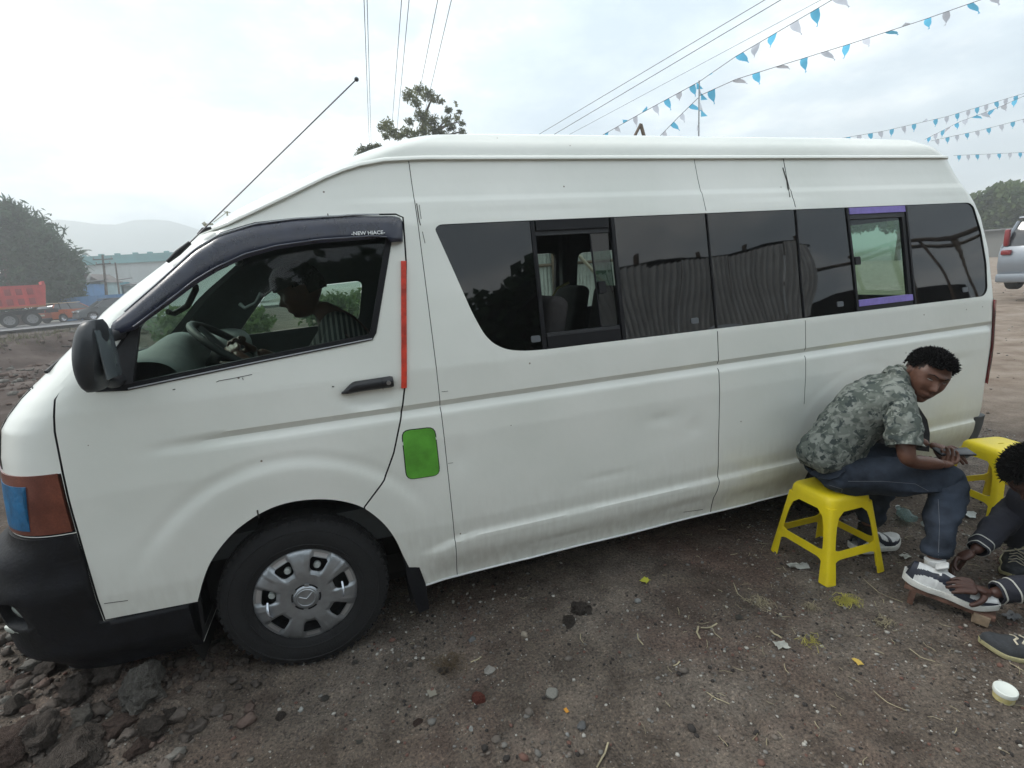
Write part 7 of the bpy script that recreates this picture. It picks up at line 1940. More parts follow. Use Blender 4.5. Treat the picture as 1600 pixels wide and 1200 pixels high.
# palm
pb = on_ground(at(104, 470, 1, 53).x, 53); ptop = at(104, 402, 1, 53)
palm = empty('palm_tree', pb, 'palm with drooping fronds at the right edge of the dark trees', 'palm tree')
bm = bmesh.new(); tube(bm, [(0, 0, 0), (ptop - pb) * .5 + V3(.1, 0, 0), ptop - pb], [.28, .24, .22], 10); obj('trunk', bm, M_BARK, palm, 60)
for k in range(30):
    a = 2 * math.pi * k / 30 * 2.4; el = rl.uniform(-.5, 1.0); L = rl.uniform(1.7, 2.4); bm = bmesh.new(); c0 = ptop - pb
    sp = []
    for i in range(9):
        t = i / 8; sp.append(c0 + V3(math.cos(a) * math.cos(el) * L * t, math.sin(a) * math.cos(el) * L * t, math.sin(el) * L * t - .9 * t * t))
    for i in range(8):
        d_ = (sp[i + 1] - sp[i]).normalized(); sd = d_.cross(V3(0, 0, 1)).normalized()
        for s in (-1, 1):
            for j in range(3):
                p = sp[i].lerp(sp[i + 1], j / 3); w = .34 * math.sin(math.pi * (i + .6) / 9) + .06
                q = p + sd * s * w + d_ * .22 - V3(0, 0, .12); bm.faces.new([bm.verts.new(p), bm.verts.new(p + d_ * .07), bm.verts.new(q)])
    obj('frond', bm, M_LEAFD, palm, 0)
# --- hills
M_HILL = mat('hazy_hill', (.06, .09, .07), .95, noise=.2, nscale=.01)
def hill(pts, Y, name='hill'):
    V, F = [], []
    P = [at(x, y, 1, Y) for x, y in pts]; n = len(P)
    for i, p in enumerate(P):
        for j, (dy, k) in enumerate(((-60, 0.0), (-35, .45), (-15, .8), (0, 1), (40, .5), (90, 0))):
            V.append((p.x, Y + dy, -2 + (p.z + 2) * k + (3 * mnoise.noise(Vector((p.x * .03, dy * .05, 0))) if 0 < k < 1 else 0)))
    for i in range(n - 1):
        for j in range(5): F.append((i * 6 + j, (i + 1) * 6 + j, (i + 1) * 6 + j + 1, i * 6 + j + 1))
    return tag(from_py(name, V, F, M_HILL, smooth=180), kind='structure')
hill([(-400, 400), (-250, 380), (-100, 372), (0, 362), (60, 349), (90, 343), (120, 346), (150, 350), (180, 351), (210, 344), (240, 343), (265, 345), (290, 352), (320, 362), (380, 378), (470, 395), (600, 405), (800, 410)], 560.0)
hill([(-400, 432), (-100, 425), (60, 418), (140, 404), (230, 400), (330, 402), (500, 404), (700, 408), (900, 405), (1100, 395)], 470.0)
# --- warehouse
def pbox(name, c, s, mt, parent, bev=0.0, rot=None): bm = bmesh.new(); box(bm, c, s, rot, bev); return obj(name, bm, mt, parent, 30)
YW = 85.0
wl, wr = at(112, 401, 1, YW), at(330, 398, 1, YW); eave_h = at(180, 411, 1, YW).z; top_h = at(180, 400, 1, YW).z
wh = empty('warehouse', (wl.x, YW, 0), 'long pale warehouse with a teal roof edge across the road', 'warehouse')
L_ = wr.x - wl.x + 6; M_WH = mat('pale_sheet_wall', (.42, .45, .45), .7, noise=.08, nscale=.3); M_TEAL = mat('teal_sheet', (.10, .26, .27), .6, noise=.15, nscale=.4)
pbox('wall', (L_ / 2 - 2, 10, eave_h / 2), (L_ + 4, 20, eave_h), M_WH, wh)
pbox('roof_fascia', (L_ / 2 - 2, -.3, (eave_h + top_h) / 2), (L_ + 5, .4, top_h - eave_h + .2), M_TEAL, wh)
for k in range(int(L_ / 1.2)):
    pbox('wall_rib', (k * 1.2 - 2, -.03, eave_h / 2 - .1), (.08, .06, eave_h - .3), M_WH, wh)
for k in range(12): pbox('roof_vent', (1.2 + k * 2.1 + R.uniform(-.3, .3), .3, top_h + .22), (.6, .6, .3), M_TEAL, wh, .05)
V = [(-4, -.1, top_h), (L_ + 1, -.1, top_h), (L_ + 1, 10, top_h + .6), (-4, 10, top_h + .6), (L_ + 1, 20.3, top_h), (-4, 20.3, top_h)]
from_py('roof', V, [(0, 1, 2, 3), (3, 2, 4, 5)], M_TEAL, wh, 0)
# --- little blue houses
YH = 60.0
def house(x0, x1, ytop, ybot, Y, col, label, gable=0, windows=(), roofc=(.12, .12, .12), name='house'):
    a, b = at(x0, ybot, 1, Y), at(x1, ybot, 1, Y); top = at((x0 + x1) / 2, ytop, 1, Y).z; g = on_ground(a.x, Y); h = top - g.z
    root = empty(name, g, label, 'house', 'small houses across the road'); w = b.x - a.x; mt = mat('plaster', col, .85, noise=.15, nscale=.8)
    pbox('wall', (w / 2, 2.5, h / 2), (w, 5, h), mt, root)
    ov = .3
    if gable: V = [(-ov, -ov, h - .05), (w + ov, -ov, h - .05), (w + ov, 5.3, h - .05), (-ov, 5.3, h - .05), (w / 2, -ov, h + gable), (w / 2, 5.3, h + gable)]; F = [(0, 4, 5, 3), (1, 2, 5, 4), (0, 1, 4), (3, 5, 2)]
    else: V = [(-ov, -ov, h + .05), (w + ov, -ov, h + .05), (w + ov, 5.3, h + .4), (-ov, 5.3, h + .4), (-ov, -ov, h + .15), (w + ov, -ov, h + .15), (w + ov, 5.3, h + .5), (-ov, 5.3, h + .5)]; F = [(0, 1, 2, 3), (4, 5, 6, 7), (0, 1, 5, 4), (1, 2, 6, 5), (0, 3, 7, 4)]
    from_py('roof', V, F, mat('old_roof', roofc, .8, noise=.2, nscale=1), root, 0, fix=True)
    for (u, v, ww, hh) in windows:
        fr_ = pbox('window', (w * u, -.02, h * v), (ww, .08, hh), mat('window_frame_blue', (.05, .09, .14), .6), root); pbox('pane', (w * u, -.07, h * v), (ww * .8, .02, hh * .8), mat('dark_pane', (.02, .025, .03), .15), fr_)
    return root
house(111, 136, 444, 476, 57, (.10, .24, .46), 'blue house left of the gabled one with one small dark window', windows=((.32, .45, 1.0, 1.0),))
house(131, 164, 441, 474, 61, (.30, .42, .44), 'pale blue-grey gabled house between the blue house and the poles', .9, windows=((.30, .45, 1.2, 1.1), (.70, .45, 1.0, 1.1)), roofc=(.14, .12, .11))
house(166, 183, 440, 474, 66, (.10, .30, .36), 'teal house right of the leaning poles', windows=((.5, .4, .9, .9),))
house(198, 225, 446, 474, 68, (.22, .26, .26), 'grey hut cut by the windscreen pillar, right of the teal house')
# green tarpaulin stall and blue gate in front of houses
pbg = on_ground(at(145, 470, 1, 52).x, 52); fnc = empty('blue_gate', pbg, 'blue sheet-metal gate in front of the small houses', 'gate')
for k in range(7): pbox('panel', (-2.2 + k * .72, 0, 1.1), (.70, .05, 2.2), mat('blue_sheet', (.06, .17, .33), .6, noise=.15, nscale=1), fnc)
# leaning poles
def pole(x0, y0, x1, y1, Y, r_, label, arms=()):
    a, b = at(x0, y0, 1, Y), at(x1, y1, 1, Y); a.z = float(gh(a.x, a.y)) - .1; root = empty('utility_pole', a, label, 'pole', 'leaning wooden poles across the road')
    bm = bmesh.new(); tube(bm, [V3(0, 0, 0), b - a], [r_, r_ * .7], 8); obj('post', bm, M_BARK, root, 60)
    for (t, w) in arms:
        c = (b - a) * t; bm = bmesh.new(); box(bm, c, (w, .1, .1)); obj('cross_arm', bm, M_BARK, root, 30)
        for s in (-1, 1): bm = bmesh.new(); tube(bm, [c + V3(s * w * .45, 0, 0), c + V3(s * w * .45, 0, .22)], .05, 6); obj('insulator', bm, mat('insulator', (.2, .2, .2), .4), root, 60)
pole(166, 478, 160, 398, 56, .13, 'leaning wooden pole with two cross arms before the warehouse', ((.93, 1.6), (.86, 1.2)))
pole(162, 478, 163, 415, 56.5, .10, 'short pole that props the one with the cross arms')
pole(187, 478, 180, 410, 58, .10, 'bare pole right of the pole with cross arms')
# parabolic dish
dsh = empty('satellite_dish', at(136, 435, 1, 60), 'satellite dish tilted on the roof of the gabled house', 'dish')
bm = bmesh.new(); lathe(bm, [(0, 0), (.3, .04), (.55, .15), (.57, .17)], (0, 0, 0), 'x', 16); o = obj('reflector', bm, mat('dish_grey', (.12, .13, .13), .6), dsh, 60); o.rotation_euler = (0, .4, .6)
bm = bmesh.new(); tube(bm, [(0, 0, -.8), (.05, 0, 0)], .04, 6); obj('mast', bm, M_BARK, dsh, 60)
# --- vehicles
M_TY = mat('far_tyre', (.02, .02, .02), .9); M_CHR = mat('chrome', (.5, .5, .52), .25, metal=.9); M_CARGL = mat('car_glass', (.025, .03, .035), .06, spec=.9)
M_RED = mat('lamp_red', (.20, .010, .012), .3, coat=.4); M_LMP = mat('lamp_clear', (.55, .58, .60), .15, spec=.8)
def car_wheel(root, x, y, r_, side, rimm=M_CHR):
    w = empty('wheel'); w.parent = root; w.location = (x, y, r_)
    bm = bmesh.new(); lathe(bm, [(r_ * .62, -.10), (r_ * .95, -.11), (r_, -.08), (r_, .08), (r_ * .95, .11), (r_ * .62, .10)], (0, 0, 0), 'y', 24); obj('tyre', bm, M_TY, w, 50)
    bm = bmesh.new(); lathe(bm, [(0, side * .05), (r_ * .2, side * .07), (r_ * .5, side * .07), (r_ * .63, side * .10)], (0, 0, 0), 'y', 20); o = obj('rim', bm, rimm, w, 40)
    for k in range(5):
        a = 2 * math.pi * k / 5 + .3; bm = bmesh.new(); c = Vector((math.cos(a), 0, math.sin(a))) * r_ * .40; box(bm, c + V3(0, side * .085, 0), (.05, .015, .05)); obj('rim_hole', bm, M_TY, w, 30)
def car(name, loc, rz, L, Wd, H, prof_low, prof_top, wheels, paint, label, cat, roofm=None, cladding=None, group=None, rails=False, rear_col=M_RED, extra=None, wr=.34):
    """prof_low: (x, z) of the body shell from the tail over the bonnet; prof_top: (x, z) of the glasshouse"""
    root = empty(name, loc, label, cat, group, rz); hw = Wd / 2
    def shell(prof, ya, yb, mt, nm, zin):
        bm = bmesh.new(); rows = []
        for t, sc_ in ((-1, .90), (-.97, .965), (-.90, 1.0), (0, 1.005), (.90, 1.0), (.97, .965), (1, .90)):
            zc = sum(z for x, z in prof) / len(prof); xc = sum(x for x, z in prof) / len(prof)
            rows.append([bm.verts.new((xc + (x - xc) * (1 - (1 - sc_) * .35), t * (ya + (yb - ya) * (z - prof_zmin) / max(.01, prof_zmax - prof_zmin)), zc + (z - zc) * (1 - (1 - sc_) * .5))) for x, z in prof])
        n = len(prof)
        for i in range(6):
            for k in range(n): bm.faces.new((rows[i][k], rows[i][(k + 1) % n], rows[i + 1][(k + 1) % n], rows[i + 1][k]))
        bm.faces.new(rows[0]); bm.faces.new(rows[-1][::-1]); bmesh.ops.recalc_face_normals(bm, faces=bm.faces)
        return obj(nm, bm, mt, None, 32)
    prof_zmin, prof_zmax = min(z for x, z in prof_low), max(z for x, z in prof_low)
    bd = shell(prof_low, hw * .97, hw, paint, 'body', 0)
    cb = bmesh.new()
    for (wx) in wheels:
        for s in (-1, 1): lathe(cb, [(0, s * (hw - .28)), (wr * 1.16, s * (hw - .28)), (wr * 1.16, s * (hw + .2)), (0, s * (hw + .2))], (wx, 0, wr), 'y', 28)
    bmesh.ops.remove_doubles(cb, verts=cb.verts, dist=1e-5); bmesh.ops.recalc_face_normals(cb, faces=cb.faces)
    cc = obj('c', cb, [paint]); boolean(bd, cc); shade(bd.data, 32); bd.parent = root
    prof_zmin, prof_zmax = min(z for x, z in prof_top), max(z for x, z in prof_top)
    gt = shell(prof_top, hw * .93, hw * .74, M_CARGL, 'windows', 0); gt.parent = root
    xs = [x for x, z in prof_top]; zt = prof_zmax; roofx = [x for x, z in prof_top if z > zt - .12]
    rfm = roofm or paint
    bm = bmesh.new(); box(bm, ((min(roofx) + max(roofx)) / 2, 0, zt + .005), (max(roofx) - min(roofx) + .12, hw * 1.50, .06), bev=.03, seg=3); obj('roof', bm, rfm, root, 40)
    # pillars
    zb = prof_zmin; low = sorted([p for p in prof_top if p[1] < zb + .05]); hi = sorted([p for p in prof_top if p[1] > zt - .12])
    for (p0, p1) in ((low[0], hi[0]), (low[-1], hi[-1]), ((low[0][0] * .52 + low[-1][0] * .48, zb), (hi[0][0] * .5 + hi[-1][0] * .5, zt)), ((low[0][0] * .78 + low[-1][0] * .22, zb), (hi[0][0] * .82 + hi[-1][0] * .18, zt))):
        for s in (-1, 1):
            bm = bmesh.new(); tube(bm, [(p0[0], s * hw * .935, p0[1]), (p1[0], s * hw * .75, p1[1])], .04, 6); obj('pillar', bm, paint if p0 in (low[0], low[-1]) else M_TY, root, 50)
    for wx in wheels:
        for s in (-1, 1): car_wheel(root, wx, s * (hw - .10), wr, s)
    zl = [z for x, z in prof_low]; xl = [x for x, z in prof_low]
    for s in (-1, 1):
        bm = bmesh.new(); box(bm, (min(xl) + .05, s * hw * .80, H * .56), (.12, hw * .22, .12), bev=.03); obj('tail_light', bm, rear_col, root, 40)
        bm = bmesh.new(); box(bm, (max(xl) - .08, s * hw * .74, H * .47), (.16, hw * .40, .11), bev=.03); obj('headlight', bm, M_LMP, root, 40)
        bm = bmesh.new(); box(bm, (L * .20, s * (hw + .08), H * .62), (.12, .16, .11), bev=.03); obj('wing_mirror', bm, paint, root, 40)
        for u in (.02, -.22):
            bm = bmesh.new(); box(bm, (L * u - .02, s * (hw + .004), H * .53), (.14, .02, .03), bev=.006); obj('door_handle', bm, M_CHR, root, 40)
        for u in (.17, -.07, -.27):
            bm = bmesh.new(); box(bm, (L * u, s * (hw + .001), H * .40), (.012, .012, H * .34)); obj('door_gap', bm, M_TY, root, 30)
        if cladding: bm = bmesh.new(); box(bm, (0, s * (hw - .01), H * .16), (L * .52, .06, .14), bev=.02); obj('sill_cladding', bm, cladding, root, 40)
        if rails: bm = bmesh.new(); tube(bm, [(min(roofx) + .05, s * hw * .66, zt + .03), (min(roofx) + .12, s * hw * .66, zt + .10), (max(roofx) - .15, s * hw * .66, zt + .10), (max(roofx) - .05, s * hw * .66, zt + .03)], .022, 8); obj('roof_rail', bm, M_CHR, root, 50)
    bm = bmesh.new(); box(bm, (min(xl) + .01, 0, H * .20), (.16, Wd * .94, .22), bev=.05); obj('rear_bumper', bm, cladding or paint, root, 40)
    bm = bmesh.new(); box(bm, (max(xl) - .02, 0, H * .20), (.16, Wd * .94, .22), bev=.05); obj('front_bumper', bm, cladding or paint, root, 40)
    bm = bmesh.new(); box(bm, (min(xl) - .02, 0, H * .42), (.02, .50, .13)); obj('number_plate', bm, mat('plate', (.6, .55, .4), .5), root, 30)
    bm = bmesh.new(); box(bm, (max(xl) + .01, 0, H * .40), (.03, .9, .12), bev=.01); obj('grille', bm, M_TY, root, 30)
    return root
ORG = mat('orange_paint', (.42, .085, .018), .35, noise=.06, coat=.5)
GREYP = mat('dark_grey_paint', (.07, .08, .085), .4, coat=.4); SILV = mat('silver_paint', (.21, .235, .265), .35, metal=.3, coat=.4)
lowS = [(-2.15, .28), (-2.2, .55), (-2.18, .85), (-2.05, .98), (-1.2, 1.02), (.6, .98), (1.0, .96), (1.8, .86), (2.12, .74), (2.2, .5), (2.15, .28)]
topS = [(-2.02, .97), (-1.85, 1.30), (-1.62, 1.45), (-.9, 1.52), (.0, 1.50), (.45, 1.42), (1.15, .97)]
c1 = at(113, 503, 1, 49); yaw_c = math.radians(62)
car('crossover_car', on_ground(c1.x, 49), yaw_c, 4.4, 1.8, 1.56, lowS, topS, (-1.32, 1.32), ORG, 'orange crossover with black lower trim driving behind the red truck', 'car', roofm=mat('pale_roof', (.55, .42, .26), .4), cladding=M_BLACK, group='cars on the road', wr=.33).location.z = .28
c2 = at(172, 494, 1, 47)
car('estate_car', on_ground(c2.x, 47), math.radians(215), 4.4, 1.75, 1.6, [(x, z * 1.05) for x, z in lowS], [(x - .05, z * 1.08 - .03) for x, z in topS], (-1.3, 1.3), GREYP, 'dark grey car facing the camera right of the orange one', 'car', group='cars on the road').location.z = .28
# silver car in the yard at the right
lowV = [(-2.15, .38), (-2.25, .62), (-2.2, .95), (-2.12, 1.12), (-1.2, 1.13), (.7, 1.08), (1.15, 1.04), (1.9, .96), (2.18, .82), (2.22, .55), (2.15, .35)]
topV = [(-2.10, 1.10), (-2.02, 1.45), (-1.88, 1.72), (-1.0, 1.80), (.0, 1.78), (.45, 1.68), (1.12, 1.08)]
sc_ = at(1638, 432, 0, 19.0); scar = car('silver_car', (19.6, sc_.y - .35, .26), math.radians(8 + 0), 4.4, 1.85, 1.75, lowV, topV, (-1.3, 1.3), SILV, 'silver estate car with roof rails standing in the yard behind the minibus', 'car', rails=True, wr=.35, cladding=None)
for s in (-1, 1): bm = bmesh.new(); box(bm, (-2.10, s * .80, 1.34), (.12, .11, .42), bev=.04); obj('upper_tail_light', bm, M_RED, scar, 40)
bm = bmesh.new(); tube(bm, [(-2.13, .1, 1.20), (-2.10, .35, 1.32)], .012, 6); obj('rear_wiper', bm, M_TY, scar, 40)
for x_ in (-1.3, -.3): bm = bmesh.new(); tube(bm, [(x_, -.75, 1.93), (x_, .75, 1.93)], .025, 6); obj('roof_bar', bm, M_CHR, scar, 50)
# --- red tipper truck
TR = mat('red_tipper_paint', (.45, .05, .045), .6, noise=.2, nscale=.8); TRD = mat('truck_frame', (.045, .045, .045), .8, noise=.3)
_rt = at(82, 500, 1, 45.5); truck = empty('tipper_truck', (_rt.x - 3.6 * math.cos(math.radians(28)), 45.5 - 3.6 * math.sin(math.radians(28)), .28), 'red tipper truck with a ribbed load body at the left edge', 'truck', None, math.radians(28))
# local x runs forward (to the left end in view it goes out of the picture)
bd = [(-1.0, 1.35), (-1.25, 3.05), (-1.25, 3.35), (-.9, 3.0), (4.2, 3.0), (4.6, 3.5), (4.6, 1.35)]
def T2(x): return (2.35 - x)
bm = bmesh.new(); prism_xz(bm, [(T2(x), z) for x, z in [(-1.0, 1.35), (-1.3, 2.95), (4.4, 2.95), (4.6, 3.3), (4.6, 1.35)]], -1.2, 1.2); bmesh.ops.recalc_face_normals(bm, faces=bm.faces); obj('load_body', bm, TR, truck, 20)
bm = bmesh.new(); box(bm, (T2(-1.18), 0, 2.95), (.16, 2.44, .5)); obj('tailgate_lip', bm, TR, truck, 20)
M_TRD2 = mat('dull_red_mark', (.24, .035, .035), .7)
for k in range(9):
    x = T2(-.65 + k * .60)
    for s in (-1, 1): bm = bmesh.new(); box(bm, (x, s * 1.225, 2.15), (.09, .07, 1.5)); obj('side_rib', bm, TR, truck, 20)
for s in (-1, 1):
    for z in (1.42, 2.18, 2.90): bm = bmesh.new(); box(bm, (T2(1.75), s * 1.23, z), (5.5, .09, .10)); obj('side_rail', bm, TR if z > 1.5 else mat('rusty_rail', (.32, .13, .05), .8), truck, 20)
    for row, z in ((0, 2.50), (1, 1.80)):  # plain oblongs standing in for two rows of unreadable dark marks
        for k in range(8 - row):
            bm = bmesh.new(); x = T2(-.35 + k * .60); box(bm, (x, s * 1.215, z), (.34, .04, .44), bev=.015); obj('side_mark', bm, M_TRD2, truck, 30)
bm = bmesh.new(); box(bm, (T2(2.0), 0, 1.02), (7.4, .8, .3)); obj('chassis', bm, TRD, truck, 30)
bm = bmesh.new(); box(bm, (T2(6.3), 0, 2.05), (1.9, 2.4, 2.3), bev=.12); cab = obj('cab', bm, TR, truck, 40)
bm = bmesh.new(); box(bm, (T2(7.26), 0, 2.5), (.05, 2.1, .8), bev=.01); obj('windscreen', bm, M_CARGL, cab, 30)
for s in (-1, 1):
    bm = bmesh.new(); box(bm, (T2(6.4), s * 1.205, 2.5), (1.0, .03, .7), bev=.005); obj('side_window', bm, M_CARGL, cab, 30)
    bm = bmesh.new(); box(bm, (T2(3.2), s * .95, .85), (1.1, .45, .55), bev=.05); obj('fuel_tank', bm, mat('tank_grey', (.20, .20, .20), .5), truck, 40)
    bm = bmesh.new(); box(bm, (T2(-.9), s * .9, .98), (.08, .35, .14)); obj('tail_light', bm, M_RED, truck, 30)
    for x in (-.1, 1.15, 5.9): car_wheel(truck, T2(x), s * 1.05, .52, s, mat('steel_grey', (.16, .16, .16), .6))
# --- fence of pale corrugated sheets on the far side of the van, seen through its open window
def corrugated(n, w, h, amp=.018, pitch=.076):
    bm = bmesh.new(); k = int(w / (pitch / 4)); rows = []
    for z in (0, h): rows.append([bm.verts.new((i * pitch / 4, amp * math.sin(i * math.pi / 2 + .4), z)) for i in range(k + 1)])
    for i in range(k): bm.faces.new((rows[0][i], rows[0][i + 1], rows[1][i + 1], rows[1][i]))
    me = bpy.data.meshes.new(n); bm.to_mesh(me); bm.free(); shade(me, 180); return me
M_ZINC = mat('weathered_zinc', (.42, .45, .43), .45, metal=.35, noise=.25, nscale=2.2, bump=.2, bscale=12)
M_POST = mat('eucalyptus_pole', (.16, .12, .09), .85, noise=.3, nscale=5, bump=.5)
fz = empty('sheet_fence', (3.2, 6.2, 0), 'pale corrugated sheet fence seen through the half-open side window', 'fence'); me_c = corrugated('sheet', .86, 2.3)
for k in range(7): o = link('sheet', me_c, M_ZINC, fz); o.location = (k * .84, .03 * (k % 2), .05); o.rotation_euler = (0, 0, R.uniform(-.02, .02))
for k in range(4): bm = bmesh.new(); tube(bm, [(.1 + k * 1.9, -.10, 0), (.12 + k * 1.9, -.10, 2.7)], .05, 8); obj('post', bm, M_POST, fz, 60)
for (a, b) in (((.1, .3), (1.9, 2.4)), ((1.9, 2.5), (3.8, .5)), ((3.8, .4), (5.7, 2.4))): bm = bmesh.new(); tube(bm, [(a[0], -.16, a[1]), (b[0], -.16, b[1])], .035, 8); obj('brace', bm, mat('pale_pole', (.38, .34, .27), .8), fz, 60)
for z in (.8, 1.7): bm = bmesh.new(); tube(bm, [(0, -.06, z), (5.9, -.06, z + .05)], .03, 8); obj('rail', bm, M_POST, fz, 60)
# grass and shrubs behind, seen through the cab
for i, (px, Y, r_, lb) in enumerate(((300, 20, 1.3, 'round green shrub seen through the windscreen side of the cab'), (350, 16, 1.0, 'low shrub seen beyond the steering wheel'), (520, 20, 1.2, 'pale green shrub seen through the rear of the cab'), (590, 22, 1.2, 'shrub hidden behind the window post of the driver'))):
    p = on_ground(at(px, 470, 1, Y).x, Y); sb = empty('shrub', p, lb, 'shrub', 'shrubs on the far side of the minibus'); leaf_mesh('foliage', [(V3(R.uniform(-.8, .8), R.uniform(-.4, .4), r_ * .5), r_ * .7) for _ in range(5)], 2600, .12, M_LEAFR, sb, 40 + i, shell=.2)
    bm = bmesh.new(); tube(bm, [(0, 0, 0), (0, 0, r_ * .6)], .05, 6); obj('stem', bm, M_BARK, sb, 60)
# --- trees behind the yard at the right
YR = 60.0
def R_(px, py, dx=0): return at(px, py, 0, 58.0 + dx)
rl = random.Random(9)
for (x0, x1, yt, lb, n, sd) in ((1546, 1600, 286, 'rounded leafy tree above the silver car', 12000, 21), (1600, 1700, 296, 'leafy tree cut by the right edge of the picture', 8000, 22), (1490, 1560, 306, 'tree mostly hidden behind the rear corner of the minibus', 6000, 23), (1330, 1480, 325, 'pale green tree seen through the window with purple strips', 8000, 24)):
    cs = []; xm = (x0 + x1) / 2
    for _ in range(34):
        u = rl.uniform(-1, 1); x = xm + u * (x1 - x0) / 2; top = yt + 40 * u * u * .6; y = rl.uniform(top + 6, 352); cs.append((R_(x, y, rl.uniform(-2, 2)), rl.uniform(.5, 1.0)))
    b_ = R_(xm, 372); b_.z = float(gh(b_.x, b_.y))
    tree('leafy_tree', b_, lb, [(b_, .3), (b_ + V3(0, 0, 3), .18)], [], cs, n, .20, M_LEAFR, sd, 'trees beyond the yard', shell=.1, aspect=.6)
b_ = R_(1590, 345)
bm = bmesh.new(); sh_ = empty('yard_shed', (57, R_(1600, 350).y, float(gh(57, R_(1600, 350).y))), 'dark low shed between the trees and the silver car', 'shed'); pbox('wall', (0, 0, 1.1), (4, 7, 2.2), mat('grey_shed', (.16, .16, .15), .9), sh_); pbox('roof', (0, 0, 2.28), (5, 8, .12), mat('shed_roof', (.15, .15, .15), .7), sh_)
bm.free()
# ================================================================== WIRES AND BUNTING
M_WIRE = mat('black_wire', (.015, .015, .016), .6)
def wire(a, b, sag, r_, label, group):
    bm = bmesh.new(); pts = []
    for i in range(13):
        t = i / 12; p = a.lerp(b, t); p.z -= sag * 4 * t * (1 - t); pts.append(p)
    tube(bm, pts, r_, 5, cap=False); return tag(obj('overhead_wire', bm, M_WIRE, smooth=60), label, 'wire', group)
def ext(a, b, k0=.0, k1=.15): d = b - a; return a - d * k0, b + d * k1
GW = 'overhead wires above the minibus'
for (x0, y0, x1, y1, Y0, Y1, lb) in ((568, -20, 577, 226, 7, 26, 'left wire of the close pair at the top left of the tree'), (573, -20, 580, 226, 7.4, 26, 'right wire of the close pair at the top left of the tree'),
        (629, -20, 611, 215, 7, 28, 'wire above the left side of the tree, left of its pair'), (641, -20, 619, 215, 7.2, 28, 'wire above the left side of the tree, right of its pair'),
        (688, -20, 643, 205, 7, 30, 'wire that drops into the top of the tree'), (710, -20, 657, 205, 7.2, 30, 'rightmost of the steep wires that drops behind the tree')):
    wire(at(x0, y0, 1, Y0), at(x1, y1, 1, Y1), .0, .0075, lb, GW)
for (x0, y0, x1, y1, lb, rr_) in ((842, 210, 1215, -12, 'uppermost of the slanting wires left of the bunting', .0075), (866, 210, 1240, -12, 'middle one of the slanting wires left of the bunting', .0085), (890, 210, 1290, -4, 'thin grey wire nearest to the bunting', .005)):
    a, b = at(x0, y0, 1, 14), at(x1, y1, 1, 7); wire(a, b, .0, rr_, lb, GW)
# bunting: a line with its flags, each a bent cloth triangle
M_FB = mat('blue_flag_cloth', (.16, .56, .80), .8, noise=.1); M_FW = mat('white_flag_cloth', (.66, .68, .74), .8, noise=.05); M_FD = mat('dark_blue_flag', (.04, .12, .34), .8)
for m_ in (M_FB, M_FW, M_FD):                       # thin cloth lets light through
    t = m_.node_tree; b = t.nodes['Principled BSDF']; b.inputs['Transmission Weight'].default_value = 0; 
    tl = t.nodes.new('ShaderNodeBsdfTranslucent'); mxs = t.nodes.new('ShaderNodeMixShader'); mxs.inputs[0].default_value = .75
    tl.inputs[0].default_value = b.inputs['Base Color'].default_value
    t.links.new(b.outputs[0], mxs.inputs[1]); t.links.new(tl.outputs[0], mxs.inputs[2]); t.links.new(mxs.outputs[0], t.nodes['Material Output'].inputs[0])
def bunting(pts, label, step, size, seed, wind=.4, cols=(0, 1), phase=0, r_=.006):
    rr = random.Random(seed); P = [Vector(p) for p in pts]; L_ = [0]
    for i in range(len(P) - 1): L_.append(L_[-1] + (P[i + 1] - P[i]).length)
    c0 = P[0].copy(); root = empty('bunting', c0, label, 'bunting', 'blue and white bunting over the yard')
    bm = bmesh.new(); tube(bm, [p - c0 for p in P], r_, 5, cap=False); obj('string', bm, M_WIRE, root, 60)
    def pos(s):
        for i in range(len(P) - 1):
            if s <= L_[i + 1]: return P[i].lerp(P[i + 1], (s - L_[i]) / (L_[i + 1] - L_[i]))
        return P[-1]
    s = step * .4; k = phase
    while s < L_[-1] - size * .6:
        a, b = pos(s) - c0, pos(s + size * .8) - c0; t = (b - a); tip_dir = Vector((rr.uniform(-.3, 1.0) * wind, rr.uniform(-.8, .8) * wind, -1 + rr.uniform(0, 1.1) * wind)).normalized()
        if rr.random() < .10 * wind * 2: tip_dir.z *= -.4
        n = 5; bm = bmesh.new(); rows = []
        curl = V3(rr.uniform(-.5, 1), rr.uniform(-.8, .8), rr.uniform(-.1, .3)) * size * wind * .5
        for i in range(n + 1):
            u = i / n; c = (a + b) / 2 + tip_dir * size * 1.25 * u + curl * u * u; w = (1 - u) * .96 + .04
            rows.append([bm.verts.new(c + t * (j / 2 - .5) * w + V3(0, .03 * math.sin(u * 5 + j), 0)) for j in range(3)])
        for i in range(n):
            for j in range(2): bm.faces.new((rows[i][j], rows[i][j + 1], rows[i + 1][j + 1], rows[i + 1][j]))
        ci = cols[k % len(cols)]; obj('flag', bm, (M_FB, M_FW, M_FD)[ci], root, 60); s += step * rr.uniform(.85, 1.15); k += 1
def bl_(*pp): return [at(x, y, 1, Y) for x, y, Y in pp]
bunting(bl_((940, 212, 9.5), (1000, 178, 8.3), (1092, 128, 7)), 'bunting that runs down from the mast head to the roof, upper left one', .30, .19, 1, .55, phase=0)
bunting(bl_((1092, 128, 7), (1150, 88, 6.2), (1220, 47, 5.6), (1320, -12, 5.0)), 'bunting climbing steeply from the mast head to the top edge', .34, .22, 2, .8, phase=0)
bunting(bl_((1092, 150, 7), (1150, 124, 6.6), (1230, 99, 6.2), (1330, 68, 5.8), (1440, 32, 5.4), (1560, -10, 5.0)), 'long bunting that rises gently from the mast to the top right', .46, .22, 3, .7, phase=0)
